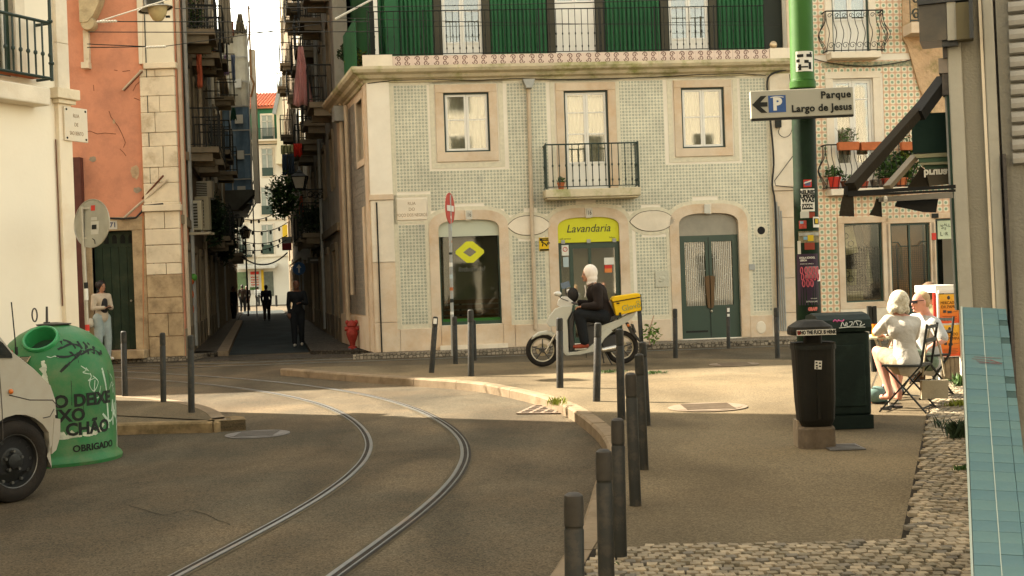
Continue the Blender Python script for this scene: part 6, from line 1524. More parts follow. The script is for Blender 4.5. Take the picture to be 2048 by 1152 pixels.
# balloon-like coloured decoration on the left
t = thing('hanging_decoration','colourful lantern decoration hanging by the left alley doorway','decoration',AY(380,560,30)); b = MB(); b.ell((0,0,0),(.11,.11,.13)); b.build('ball',mat('deco_orange',(.45,.10,.03),.6),t,True)
b = MB(); b.ell((.09,0,.06),(.09,.09,.09)); b.build('green_ball',mat('deco_green',(.08,.25,.04),.6),t,True); b = MB(); b.ell((.01,0,-.35),(.07,.07,.12)); b.ell((.02,0,-.7),(.05,.05,.12)); b.bar((0,0,0),(.02,0,-.9),.02); b.build('tail',_M['deco_orange'],t,True)
# ------------------------------------------------------------------ houses outside the frame that shade and light the square
M_BACKW = mat('sunlit_white_wall',(.80,.72,.58),.9,.05,.5)
def backhouse(name,label,x0,x1,y0,y1,h,m,face='n'):
 t = thing(name,label,'house',((x0 + x1) / 2,(y0 + y1) / 2,0)); w_,d_ = (x1 - x0) / 2,(y1 - y0) / 2; b = MB(); b.box(-w_,w_,-d_,d_,0,h); b.build('walls',m,t)
 n = int((x1 - x0) / 2.8);
 for i in range(n):
  for f in range(int(h / 3.1)):
   x = -w_ + (i + .5) * 2 * w_ / n; z = .6 + f * 3.1; b = MB(); b.box(x - .55,x + .55,d_,d_ + .04,z,z + 1.9); wv = b.build('window',M_WHITE,t); b = MB(); b.box(x - .48,x + .48,d_ + .04,d_ + .05,z + .08,z + 1.82); b.build('pane',M_ROOM,wv)
backhouse('facing_house','pale house across the square behind the viewpoint',-16,-4,-17,-10,12,M_BACKW); backhouse('facing_house','second pale house behind the viewpoint',-4,9,-17,-9,13,M_BACKW); backhouse('facing_house','ochre house behind the viewpoint on the far side',9.5,24,-17,-9,11,M_BACKW)
# ------------------------------------------------------------------ near shop front on the right
M_METAL = mat('painted_metal_post',(.33,.315,.26),.6,.12,2,.2,30,col2=(.22,.20,.155),lo=.55,hi=.8,sc2=1.5)
M_CONC = mat('concrete_wall',(.20,.19,.155),.9,.12,2,.5,60,col2=(.17,.155,.12),lo=.5,hi=.75,sc2=1.3)
M_STUC = mat('grey_stucco',(.22,.205,.16),.95,.10,2,.6,80)
sr = thing('near_shopfront','weathered grey shop front with posts and roller shutter at the right edge','shop front',(AY(1903,600,7.0).x,7.0,0),-0.385)
so_ = sr.location; PSH = Plane(so_,-0.385)
def shp(yo): return Plane(Vector(so_) + PSH.v * yo,PSH.a)
def colbox(name,pxa,pxb,yo,d,m,z0=0,z1=4.6,py=400):
 P_ = shp(yo); A_ = [[P_.xz(p + .047 * (q - 400),q) for q in (616,60)] for p in (pxa,pxb)]
 def at(k,z): (x1,q1),(x2,q2) = A_[k]; return x1 + (x2 - x1) * (z - q1) / (q2 - q1)
 b = MB(); b.loft([[Vector((at(0,z),yo,z)),Vector((at(1,z),yo,z)),Vector((at(1,z),yo + d,z)),Vector((at(0,z),yo + d,z))] for z in (z0,z1)]); return b.build(name,m,sr)
colbox('edge_strip',1899,1903,.02,.1,M_PIPEGREY,1.3); colbox('door_jamb',1903,1908,0,.1,mat('jamb_green',(.02,.05,.035),.6),1.3)
bevel(colbox('light_post',1908,1936,-.03,.3,M_METAL),.008,2)
colbox('concrete_strip',1936,1975,.0,.4,M_STUC)
colbox('cable_pipe',1975,1981,-.03,.03,M_LIME2); bevel(colbox('grey_post',1982,2004,-.04,.4,M_METAL),.008,2)
colbox('dark_gap',2004,2009,.02,.2,M_IRON); colbox('narrow_bracket',2009,2016,-.08,.05,M_IRON,0,2.15); colbox('concrete_pier',2009,2052,-.03,.5,M_CONC)
colbox('outer_pier',2052,2700,-.02,.5,M_CONC)
P_ = shp(-.06); xa_,xb_ = P_.xz(2022,200)[0],P_.xz(2300,200)[0]; zl = P_.xz(2035,330)[1]
for k in range(22):
 bb2 = MB(); bb2.prism([(0,0),(-.03,.01),(-.035,.035),(-.03,.06),(0,.07)],xa_,xb_,'x')
 bb2.build('shutter_slat',mat('shutter_grey',(.26,.25,.22),.6,.2,2,.3,20,col2=(.13,.12,.10),lo=.5,hi=.75),sr,loc=(0,-.035,zl + k * .075))
b = MB(); b.box(.05,3.5,.42,3.5,0,5.2); b.build('shop_core',M_CONC,sr)
def screenbox(name,px0,px1,py0,py1,yo,d,m,par=sr):
 r = shp(yo).rect(px0,px1,py0,py1); b = MB(); b.box(r[0],r[1],yo,yo + d,r[2],r[3]); return b.build(name,m,par)
M_BRONZE = mat('smoky_case',(.09,.07,.045),.35,.5,2.2,.1,8,col2=(.03,.03,.025),lo=.4,hi=.6,sc2=1.6)
screenbox('sign_case',1838,1893,6,82,-.1,.25,M_BRONZE); screenbox('case_top',1834,1944,-60,4,-.12,.3,mat('case_black',(.008,.012,.015),.4)); screenbox('case_return',1894,1912,4,80,-.11,.3,M_METAL)
screenbox('case_soffit',1912,1945,4,78,-.13,.1,mat('olive_case',(.12,.10,.05),.6)); screenbox('case_edge',1938,1946,-10,76,-.2,.06,_M['case_black']); screenbox('dark_band',1884,1916,80,92,-.08,.2,_M['case_black']); screenbox('hinge_plate',1886,1894,92,116,-.04,.1,M_IRON)
screenbox('meter_box',1877,1896,116,146,-.02,.1,mat('meter_grey',(.20,.17,.14),.6,.1,8)); screenbox('arm_bracket',1884,1898,146,190,-.01,.1,M_IRON)
# awning
AWY = 7.1
aw = thing('awning','folded black shop awning with slanted arms, a front bar and hanging valances','awning',AY(1905,380,AWY)); ao = aw.location
def Wp(px,py,Y): return AY(px,py,Y) - ao
M_AWB = mat('awning_black',(.008,.008,.007),.7,.15,4,.1,30,spec=.15); M_AWF = mat('awning_fabric',(.020,.016,.010),.9,.15,4,.3,50,spec=.15); M_AWG = mat('awning_green',(.012,.028,.022),.8,.15,3,.2,40); M_AWL = mat('awning_slat',(.10,.12,.07),.6)
b = MB(); b.bar(Wp(1885,168,AWY),Wp(1702,374,AWY - .6),.060,.05); b.build('folding_arm',M_AWF,aw)
b = MB(); b.bar(Wp(1888,160,AWY - .02),Wp(1835,232,AWY - .2),.07,.06); b.build('arm_elbow',M_AWB,aw)
b = MB(); b.bar(Wp(1829,314,AWY + .1),Wp(1774,376,AWY - .2),.04,.03); b.build('rear_arm',mat('arm_grey',(.16,.13,.085),.6),aw)
b = MB(); b.bar(Wp(1692,386,AWY - .6),Wp(1910,373,AWY - .6),.022,.018); b.bar(Wp(1695,391,AWY - .62),Wp(1910,381,AWY - .62),.02,.012); b.build('front_bar',M_AWB,aw)
b = MB(); b.bar(Wp(1757,400,AWY - .3),Wp(1905,392,AWY - .3),.022); b.bar(Wp(1757,397,AWY - .3),Wp(1905,386,AWY - .3),.012); b.build('torsion_bar',mat('torsion_grey',(.09,.08,.06),.4),aw)
b = MB(); b.cyl(Wp(1769,399,AWY - .33),Wp(1773,399,AWY - .33),.02,.02,8); b.build('bar_joint',M_WHITEDIM,aw)
def panelpx(name,pts,Y,d,m):
 P_ = [Wp(x,y,Y) for x,y in pts]; b = MB(); n = len(P_); Q_ = [p + Vector((.37 * d,.93 * d,0)) for p in P_]; b.add(P_ + Q_,[tuple(range(n)),tuple(range(2 * n - 1,n - 1,-1))] + [(i,n + i,n + (i + 1) % n,(i + 1) % n) for i in range(n)]); return b.build(name,m,aw)
panelpx('rolled_fabric',[(1822,228),(1899,224),(1901,305),(1825,306)],AWY + .1,.12,M_AWG)
panelpx('case_slat',[(1828,309),(1893,305),(1895,313),(1832,316)],AWY + .05,.08,mat('slat_pale',(.25,.24,.15),.6)); panelpx('case_slat',[(1836,316),(1895,313),(1897,324),(1840,325)],AWY + .06,.08,mat('slat_green',(.05,.10,.06),.6))
panelpx('case_slat',[(1838,326),(1898,323),(1900,328),(1842,330)],AWY + .04,.08,_M['slat_pale']); panelpx('case_slat',[(1846,330),(1899,328),(1901,337),(1850,338)],AWY + .06,.08,_M['slat_green'])
v_ = panelpx('valance',[(1852,340),(1901,334),(1904,368),(1859,372)],AWY + .02,.01,mat('valance_grey',(.075,.065,.045),.9)); panelpx('side_flap',[(1842,333),(1852,341),(1859,373),(1813,378),(1828,355)],AWY + .04,.012,M_AWF)
c_ = Wp(1873,345,AWY); text('bruna',.058,mat('valance_white',(.6,.58,.5),.8),aw,(c_.x,.015,c_.z),rot=(-math.pi / 2,0,0),name='valance_lettering',bold=.002)
panelpx('hanging_flap',[(1686,390),(1706,389),(1708,433),(1678,432),(1682,405)],AWY - .62,.02,M_AWF); panelpx('hanging_flap',[(1752,397),(1762,399),(1764,434),(1738,430),(1748,412)],AWY - .3,.02,M_AWF)
panelpx('hanging_flap',[(1795,399),(1877,394),(1872,425),(1845,424),(1812,417),(1789,413)],AWY - .25,.02,M_AWB)
panelpx('hanging_tab',[(1688,372),(1694,372),(1695,390),(1687,390)],AWY - .63,.02,M_AWB)
# sloping parapet clad in blue tiles, one by one
pr = thing('blue_tiled_parapet','sloping parapet capped with pale blue tiles at the right edge','parapet',AY(1925,615,6.0)); po = pr.location
TL,TR = AY(1925,616,6.0),AY(2012,620,6.0); BL = AY(1952,1262,3.75); BR = AY(2118,1262,3.75)
BR = BL + (TR - TL) * ((BR - BL).length / (TR - TL).length) * 1.0
M_BLUET = [mat('blue_tile_%d' % k,c,.3,.10,5,.08,40,col2=c2,lo=.55,hi=.8,sc2=7) for k,(c,c2) in enumerate((((.080,.152,.158),(.10,.14,.125)),((.074,.143,.153),(.095,.132,.12)),((.086,.158,.156),(.105,.142,.125))))]
M_GROUT = mat('grout',(.045,.075,.07),.9); M_TRIM = mat('parapet_trim',(.30,.34,.29),.6)
du = (BL - TL); L_ = du.length; nr = int(L_ / .068); across = (TR - TL); W_ = across.length; e1_ = du.normalized(); e2_ = across.normalized(); e3_ = e2_.cross(e1_).normalized()
if e3_.z < 0: e3_ = -e3_
M4 = Matrix(((e2_.x,e1_.x,e3_.x),(e2_.y,e1_.y,e3_.y),(e2_.z,e1_.z,e3_.z)))
b = MB(); Wb = W_ * 1.0
def Sp(u,v,h): return TL + e2_ * u + e1_ * v + e3_ * h - po
cols = [(0.0,.43),(.43,.80),(.80,1.0)]
vs = [Sp(0,0,0),Sp(W_,0,0),Sp(W_,L_,0),Sp(0,L_,0)]; lo_ = [Vector((p.x,p.y,-po.z + .121)) for p in vs]
b.add(vs + lo_,[(0,1,2,3),(7,6,5,4),(0,4,5,1),(1,5,6,2),(2,6,7,3),(3,7,4,0)]); b.build('parapet_body',M_GROUT,pr)
for j in range(nr):
 for k,(a,c) in enumerate(cols):
  if k == 2 and j in (2,5,11,13): continue
  v0,v1 = j * L_ / nr + .0007,(j + 1) * L_ / nr - .0007; u0,u1 = a * W_ + .001,c * W_ - .001
  t_ = MB(); h0 = .006 + random.uniform(-.0008,.0008); cc = Sp((u0 + u1) / 2,(v0 + v1) / 2,0)
  t_.add([Sp(u0,v0,0) - cc,Sp(u1,v0,0) - cc,Sp(u1,v1,0) - cc,Sp(u0,v1,0) - cc,Sp(u0,v0,h0) - cc,Sp(u1,v0,h0) - cc,Sp(u1,v1,h0) - cc,Sp(u0,v1,h0) - cc],[(3,2,1,0),(4,5,6,7),(0,1,5,4),(1,2,6,5),(2,3,7,6),(3,0,4,7)])
  t_.build('tile',M_BLUET[(j * 7 + k * 3) % 3],pr,loc=cc)
b = MB(); b.bar(Sp(-.004,0,-.002),Sp(-.004,L_,-.002),.008,.02); b.bar(Sp(.43 * W_,0,.006),Sp(.43 * W_,L_,.006),.0035,.003); b.build('edge_trim',M_TRIM,pr)
b = MB();
for u_,v_2,ln,an in ((.03,.60,.09,.05),(.05,.62,.10,.12),(.06,.64,.09,-.05),(.11,.60,.05,.2),(.04,.58,.12,0)):
 p = Sp(u_,v_2,.009); q = Sp(u_ + ln,v_2 + an * .2,.009); b.bar(p,q,.0035,.001)
b.build('red_scribble',mat('red_marker',(.28,.05,.04),.7),pr)
# ------------------------------------------------------------------ bollards
M_BOL = mat('bollard_paint',(.019,.019,.015),.6,.15,5,.2,50,spec=.3,col2=(.036,.030,.022),lo=.5,hi=.58,sc2=11)
M_BOLR = mat('bollard_top',(.032,.027,.020),.6,.3,9,.2,50,spec=.3)
BOLS = [  # base px, top px, radius px, label
 ((1152,1357),(1147,985),20,'nearest thick bollard at the bottom of the picture, beside the road kerb'),
 ((1215,1246),(1207,898),16.5,'second bollard from the camera on the right kerb'),
 ((1241,1122),(1235,836),13.5,'third bollard from the camera, standing where the cobbles begin'),
 ((1271,1010),(1261,745),11.8,'fourth bollard from the camera on the right kerb'),
 ((1288,938),(1278,707),9.5,'fifth bollard from the camera, leaning slightly in the shaded plaza'),
 ((1294,850),(1285,683),7.5,'bollard seen behind the fifth one, under the scooter box'),
 ((1243,838),(1239,657),8.2,'bollard in front of the scooter rear wheel'),
 ((1193,802),(1196,645),7.5,'sunlit pale bollard in front of the rider foot'),
 ((1120,775),(1119,635),7.0,'sunlit bollard in front of the scooter front wheel'),
 ((942,752),(941,619),6.2,'tall upright bollard in front of the dark shop window'),
 ((863,745),(871,633),5.5,'bollard leaning right with a pale sticker, left of the shop window'),
 ((911,727),(909,633),5.0,'brown bollard right beside the no entry sign pole'),
 ((950,720),(948,640),3.6,'thin bollard half hidden behind the tall upright one'),
 ((1283,690),(1278,610),4.5,'bollard just right of the yellow delivery box'),
 ((1351,715),(1350,617),4.8,'bollard left of the green double door'),
 ((1457,696),(1456,613),3.8,'thin bollard with two white stickers before the green double door'),
 ((1555,715),(1552,615),5.0,'bollard right of the green double door by the stone pilaster'),
 ((250,792),(247,662),5.8,'left one of the three bollards on the left island'),
 ((327,803),(325,665),5.8,'middle one of the three bollards on the left island'),
 ((383,824),(381,670),6.5,'right one of the three bollards on the left island'),
 ((223,713),(206,627),5.0,'dark leaning bollard at the feet of the standing woman')]
for (bx,by),(tx,ty),rp,lab in BOLS:
 p = G(bx,by,KZ if by > 716 else .1); q = AY(tx,ty,p.y); r = rp * p.y / FOC; ax = q - p; H_ = ax.length
 t = thing('bollard',lab,'bollard',p,group='grey metal bollards round the square',rot=(0,math.atan2(ax.x,ax.z),0))
 b = MB(); b.lathe([(r,-.01),(r,H_ * .80),(r * .93,H_ * .805),(r * .93,H_ * .82),(r,H_ * .825)],20,cap=True); b.build('post',M_BOL,t,True)
 b = MB(); b.lathe([(r,H_ * .825),(r * 1.0,H_ * .95),(r * .93,H_ * .985),(r * .6,H_ * .998),(0.0005,H_)],20); b.build('cap',M_BOLR if rp > 11 else M_BOL,t,True)
 if 'sticker' in lab:
  b = MB()
  for zz in ((.93,.06),(.80,.04))[:2 if 'two' in lab else 1]: b.lathe([(r * 1.04,H_ * (zz[0] - zz[1])),(r * 1.04,H_ * (zz[0] + zz[1] * .6))],12,a0=-2.2,a1=-.9)
  b.build('sticker',M_WHITE,t)
# ------------------------------------------------------------------ no entry sign, round sign on the left
p = G(906,712,.1); q = AY(899,392,p.y)
t = thing('no_entry_sign','red no entry sign seen almost edge on, on a stickered pole','sign',p); v = q - p
b = MB(); b.tube([(0,0,0),(v.x,v.y,v.z + .02)],.032,8); b.build('pole',M_PIPEGREY,t,True)
zc3 = AY(897,417,p.y).z - p.z; rz_ = R(76); Mx = Matrix.Translation((v.x * .9,-.03,zc3)) @ Matrix.Rotation(rz_,4,'Z')
b = MB(); b.cyl(Mx @ Vector((0,-.012,0)),Mx @ Vector((0,0,0)),.30,.30,28); b.build('disc',mat('sign_red',(.42,.045,.035),.45),t)
b = MB(); b.box(-.22,.22,-.018,-.0125,-.055,.055,M=Mx); b.build('white_bar',M_WHITE,t)
b = MB(); b.box(.0,.05,-.06,-.04,2.2 - .1,2.2 + .35); b.build('back_rail',M_PIPEGREY,t)
rnd = random.Random(3)
for k in range(9):
 z = .8 + k * .23; b = MB(); b.cyl((v.x * z / 3.3,0,z),(v.x * z / 3.3,0,z + rnd.uniform(.04,.1)),.0345,.0345,10); b.build('sticker',[M_WHITE,M_BLACK,M_TERRA,_M['paper_blue']][k % 4],t)
p = G(181,800,KZ); Y = 16.3; p = Vector((AY(181,800,Y).x,Y,KZ))
t = thing('round_sign_back','round grey road sign seen from behind on a stickered pole at the left','sign',p); zt_ = AY(176,412,Y).z - KZ
b = MB(); b.tube([(0,0,0),(-.02,0,zt_)],.026,10); b.build('pole',mat('galvanised',(.36,.33,.26),.4,.15,4,.1,30,.5),t,True)
zc4 = AY(190,447,Y).z - KZ; Mx = Matrix.Translation((.12,-.05,zc4)) @ Matrix.Rotation(R(-28),4,'Z') @ Matrix.Rotation(R(-4),4,'X')
b = MB(); b.cyl(Mx @ Vector((0,0,0)),Mx @ Vector((0,.012,0)),.315,.315,32); b.build('disc',mat('sign_back',(.33,.31,.24),.5,.15,4,.1,30),t)
b = MB(); b.tube([Mx @ Vector((.313 * math.cos(i * math.pi / 16),0,.313 * math.sin(i * math.pi / 16))) for i in range(32)],.009,5,closed=True); b.build('rim',_M['galvanised'],t,True)
b = MB(); b.box(-.05,.16,-.02,.03,zc4 + .19,zc4 + .215); b.box(-.05,.16,-.02,.03,zc4 - .2,zc4 - .175); b.build('clamp',_M['galvanised'],t)
def stk(par,Mx,x,z,w,h,m,txt=None,y=-.004):
 b = MB(); b.box(x - w,x + w,y,y + .003,z - h,z + h,M=Mx); o = b.build('sticker',m,par)
 return o
stk(t,Mx,.02,.20,.035,.035,M_RED); stk(t,Mx,.06,-.06,.07,.085,M_WHITEDIM); stk(t,Mx,.05,-.05,.04,.03,M_BLACK,y=-.008); stk(t,Mx,.04,.06,.05,.02,M_WHITEDIM)
b = MB(); b.tube([Mx @ Vector((x,-.006,z)) for x,z in ((.02,-.20),(.06,-.22),(.07,-.27))],.006,4); b.build('scribble',M_BLACK,t)
for z,m in ((.95,M_RED),(1.35,M_WHITE),(1.5,M_BLACK),(1.42,M_WHITE),(.7,M_WHITE)):
 b = MB(); b.cyl((-.005,0,z),(-.006,0,z + .08),.0285,.0285,12); b.build('sticker',m,t)
# ------------------------------------------------------------------ green bottle bank
M_IGL = mat('bottle_bank_green',(.024,.15,.044),.45,.15,2.5,.12,40,spec=.3,col2=(.065,.14,.05),lo=.46,hi=.66,sc2=5)
M_IGLT = mat('bottle_bank_dirty',(.075,.17,.06),.6,.2,4,.2,40,col2=(.13,.15,.07),lo=.45,hi=.7,sc2=5)
gx,gy = AY(117,900,11.78).x,11.78
ig = thing('bottle_bank','green dome shaped bottle bank covered in stencils, tags and peeled posters','bottle bank',(gx,gy,0),R(20))
PROF = [(.575,.0),(.58,.03),(.565,.055),(.54,.075),(.532,.10),(.535,.45),(.53,.72),(.520,.84),(.495,.95),(.455,1.04),(.395,1.125),(.31,1.195),(.205,1.25),(.10,1.28),(.0,1.29)]
def prof_r(z):
 for i in range(len(PROF) - 1):
  if PROF[i][1] <= z <= PROF[i + 1][1]:
   k = (z - PROF[i][1]) / (PROF[i + 1][1] - PROF[i][1] + 1e-9); return PROF[i][0] + (PROF[i + 1][0] - PROF[i][0]) * k
 return 0
def isurf(deg,z,off=.002):
 a = R(deg); r = prof_r(z) + off; return Vector((math.sin(a) * r,-math.cos(a) * r,z + (off if z > .9 else 0)))
pr2 = [(0,1e-4)]
pts = []
for i in range(len(PROF) - 1):
 n = 3 if PROF[i][1] > .7 else 1
 for k in range(n): pts.append((PROF[i][0] + (PROF[i + 1][0] - PROF[i][0]) * k / n,PROF[i][1] + (PROF[i + 1][1] - PROF[i][1]) * k / n))
pts.append((.001,1.29))
b = MB(); b.lathe(pts,72); me = b.mesh('shell',M_IGL,True); hc = isurf(-20,1.165,0); hn = Vector((-.23,-.62,.75)).normalized()
bm = bmesh.new(); bm.from_mesh(me); dl = [f for f in bm.faces if (f.calc_center_median() - hc - hn * (f.calc_center_median() - hc).dot(hn)).length < .145 and (f.calc_center_median() - hc).dot(hn) > -.15]
bmesh.ops.delete(bm,geom=dl,context='FACES'); bm.to_mesh(me); bm.free(); place('shell',me,ig)
Q_ = hn.to_track_quat('Z','Y').to_matrix().to_4x4(); Mh = Matrix.Translation(hc) @ Q_
b = MB(); b.lathe([(.135,-.16),(.135,-.01),(.138,.008),(.148,.016),(.160,.010),(.166,-.01),(.164,-.05),(.16,-.08)],36,M=Mh); b.build('rim_ring',mat('ring_green',(.03,.24,.075),.35,.08,3),ig,True)
b = MB(); b.cyl(Mh @ Vector((0,0,-.17)),Mh @ Vector((0,0,-.15)),.14,.14,24); b.build('dark_inner_disc',flat('inside_dark',(.02,.05,.025)),ig)  # dark disc in the opening, its colour standing for the shaded inside
b = MB(); b.lathe([(.15,1.272),(.16,1.285),(.02,1.30),(.001,1.30)],24); b.build('lifting_plate',M_IRON,ig)
b = MB(); px_ = -.165; b.tube([(px_ + .022 * math.cos(i * math.pi / 8),0,1.375 + .062 * math.sin(i * math.pi / 8)) for i in range(16)],.008,6,closed=True); b.build('lifting_eye',M_IRON,ig,True)
b = MB(); b.cyl((-.06,0,1.28),(-.055,0,1.45),.012,.010,8); b.box(-.09,-.03,-.02,.02,1.29,1.305); b.build('lifting_pin',M_IRON,ig)
M_STENCIL = mat('stencil_black',(.012,.016,.012),.6,.1,5); M_TAGW = mat('tag_white',(.42,.52,.40),.7,.2,12); M_PEELW = mat('peeled_paper',(.48,.50,.38),.9,.25,14,.6,40)
def wraptext(s_,size,deg,z,m,par=ig,R_=.537,**k):
 a = R(deg); return text(s_,size,m,par,(math.sin(a) * R_,-math.cos(a) * R_,z),rot=(math.pi / 2,0,a),bend=R_,ext=.001,**k)
wraptext('NÃO DEIXE',.155,17,.585,M_STENCIL,bold=.006,name='stencil_lettering',sx=1.02); wraptext('LIXO',.155,8,.455,M_STENCIL,bold=.006,name='stencil_lettering'); wraptext('NO CHÃO',.155,16,.325,M_STENCIL,bold=.006,name='stencil_lettering',sx=1.02); wraptext('OBRIGADO',.085,38,.15,M_STENCIL,bold=.002,name='stencil_lettering',sx=1.05)
def strokes(par,lst,m,w,name,f=isurf):
 for ln in lst:
  P_ = spline([f(a,z) for a,z in ln],4) if len(ln) > 2 else [f(*ln[0]),f(*ln[1])]; b = MB()
  for i in range(len(P_) - 1):
   d = (P_[i + 1] - P_[i]);
   if d.length < 1e-6: continue
   nrm = Vector((P_[i].x,P_[i].y,.35 if P_[i].z > .9 else 0)).normalized(); s_ = d.normalized().cross(nrm).normalized() * w * (1 + .25 * math.sin(i)); e_ = d.normalized() * w * .3
   b.face([P_[i] - s_ - e_,P_[i + 1] - s_ + e_,P_[i + 1] + s_ + e_,P_[i] + s_ - e_])
  b.build(name,m,par,fix=False)
strokes(ig,[[(4,1.06),(20,1.10),(30,1.08)],[(8,1.13),(18,1.02),(24,.98)],[(2,1.0),(14,.99),(30,1.03)],[(5,.86),(14,.93),(24,.99),(30,1.04)],[(12,1.14),(22,1.10),(26,1.0)],[(30,1.12),(34,1.02),(40,1.08),(38,1.0)],[(38,1.11),(46,1.0),(50,1.06),(54,.98)],[(44,1.1),(56,.99),(60,1.02)],[(28,1.0),(44,1.04),(60,.99)]],M_STENCIL,.011,'black_tag')
strokes(ig,[[(14,.95),(14.5,.72),(14,.55)],[(24,.95),(25,.6),(25.5,.44)],[(50,1.0),(55,.8),(57,.6)],[(56,.98),(62,.82),(64,.7)]],M_STENCIL,.0025,'paint_drip')
strokes(ig,[[(26,.90),(31,.86),(27,.84),(34,.82)],[(31,.88),(36,.80),(32,.76),(40,.78)],[(36,.80),(33,.72),(38,.66),(44,.74),(38,.80)],[(40,.76),(38,.62),(43,.60),(47,.70)],[(66,.80),(72,.74),(68,.68),(76,.70)],[(62,.66),(68,.72),(70,.62),(74,.66),(76,.58)],[(-8,1.0),(-4,.99),(0,1.0),(4,.985)]],M_TAGW,.0035,'white_tag')
strokes(ig,[[(52,.86),(55,.7),(56,.5),(57,.30)],[(64,.45),(68,.55),(66,.32)],[(68,.52),(74,.38),(78,.56)],[(74,.52),(80,.30),(84,.5)],[(48,.44),(60,.36),(72,.45)]],M_TAGW,.010,'white_tag')
strokes(ig,[[(-12,.96),(-10,.88),(-12,.80)],[(-14,.9),(-9,.82),(-8,.74)],[(-6,.62),(-5,.45),(-6,.3)],[(-2,.27),(10,.265),(22,.275)],[(-4,.30),(0,.26),(4,.30),(8,.26),(14,.31)],[(24,.28),(34,.27),(46,.30)],[(30,.33),(38,.27),(48,.35)],[(78,.10),(80,.2),(79,.3)]],M_PEELW,.016,'peeled_paper')
strokes(ig,[[(-62,1.02),(-56,1.06),(-50,1.02)],[(-60,.97),(-50,.99),(-46,1.04)],[(-48,.95),(-40,1.0)]],mat('red_tag',(.32,.07,.04),.7),.006,'red_tag')
b = MB(); Mx = Matrix.Translation(isurf(-33,.99,.004)) @ Matrix.Rotation(R(-33),4,'Z') @ Matrix.Rotation(R(-50),4,'X'); b.box(-.06,.06,-.002,.002,-.055,.055,M=Mx); b.build('sticker',mat('flyer_brown',(.30,.24,.15),.9),ig)
b = MB()
for k in range(4): b.box(-.05,.05,-.004,-.002,-.045 + k * .026,-.033 + k * .026,M=Mx)
b.build('sticker_lettering',M_STENCIL,ig)
# ------------------------------------------------------------------ white van
VY = 9.45
vx = AY(35,920,VY).x; vz = .31
VA = R(60); vn = thing('parked_van','dirty white van parked at the left edge, only its front corner showing','van',(vx,VY,0),VA); PV = Plane(Vector((vx,VY,0)),VA)
M_VAN = mat('van_paint',(.36,.335,.27),.32,.07,1.4,.05,30,col2=(.31,.265,.19),lo=.45,hi=.75,sc2=2.2); M_RUB = mat('tyre_rubber',(.018,.015,.012),.9,.2,6,.3,60,spec=.2,col2=(.035,.028,.02),lo=.5,hi=.75,sc2=8); M_RIM = mat('steel_wheel',(.014,.015,.014),.4,.3,10,.2,40,.3)
def V(px,py): return PV.xz(px,py)
outer = [V(-420,100),V(-300,180),V(-150,420),V(-70,560),V(0,662),V(31,702),V(75,737),V(104,766),V(115,800),V(119,850),V(113,885),V(101,912)]
AR_ = .345; arch = [(AR_ * math.cos(t_),vz + .01 + AR_ * math.sin(t_)) for t_ in [i * math.pi / 12 for i in range(1,13)]]
poly = outer + [(AR_ + .0,.21)] + arch + [(-.36,.24),(-2.4,.24),(-2.4,outer[0][1])]
NP = len(poly)
def vring(y,ins,nose):
 out = []
 cx,cz = -1.4,.9
 for i,(x,z) in enumerate(poly):
  onout = i < 14
  k = ins if onout else 0.0
  dx = (x - cx); dz = (z - cz); L = math.hypot(dx,dz); X_ = x - dx / L * k + (nose if (onout and x > -.6) else 0); Z_ = z - dz / L * k * (.8 if z > .9 else .2); out.append(Vector((X_,y,Z_)))
 return out
b = MB(); b.loft([vring(0.0,.035,0),vring(.03,.012,0),vring(.09,.0,.0),vring(.3,.0,.01),vring(.75,.0,-.02),vring(1.1,.0,-.09),vring(1.3,.0,-.17),vring(1.36,.02,-.22),vring(1.4,.05,-.26)])
vb = b.build('body',M_VAN,vn)
bm = bmesh.new(); bm.from_mesh(vb.data); bmesh.ops.triangulate(bm,faces=[f for f in bm.faces if len(f.verts) > 4]); bm.to_mesh(vb.data); bm.free()
b = MB(); b.box(-1.2,.30,.06,1.4,.22,.68); b.build('wheel_well',flat('well_black',(.01,.01,.01)),vn)
b = MB(); g_ = [V(-160,560),V(-20,670),V(4,686),V(22,708),V(23,716),V(-160,716)]; b.prism(g_,-.012,.0); b.build('window_seal',M_BLACK,vn)
b = MB(); c_ = [(x - (.012 if x > -.2 else 0),z * 1.0) for x,z in [V(-150,580),V(-22,678),V(1,690),V(17,710),V(-150,711)]]; b.prism(c_,-.016,-.011); b.build('side_window',mat('van_glass',(.015,.02,.02),.08,.1,2,0,1),vn)
b = MB()
for pl in (((-5,717),(0,760),(4,820),(6,880)),((18,790),(60,800),(105,800),(117,815)),((86,836),(100,833),(108,818))): b.tube([(V(x,y)[0],-.001,V(x,y)[1]) for x,y in pl],.004,4)
b.build('panel_gap',M_IRON,vn)
b = MB(); p = V(20,783); b.ell((p[0],-.012,p[1]),(.020,.014,.020),14,8); b.build('side_indicator',mat('amber',(.50,.13,.01),.3),vn,True)
b = MB(); b.prism([V(88,765),V(104,770),V(114,800),V(116,830),V(108,832)],.02,.25); b.build('headlight',mat('lamp_white',(.40,.38,.32),.2),vn)
b = MB(); b.prism([V(108,836),V(120,838),V(120,872),V(112,900),V(103,908)],-.004,.2); b.build('bumper',M_VAN,vn)
p0,p1 = V(38,702),V(28,604); b = MB(); b.tube([(p0[0],.03,p0[1] - .03),(p1[0],.03,p1[1])],.005,5); b.cyl((p0[0],.03,p0[1] - .03),(p0[0],.03,p0[1] + .03),.012,.012,8); b.build('antenna',M_BLACK,vn)
w = MB(); MX = Matrix.Rotation(math.pi / 2,4,'X')
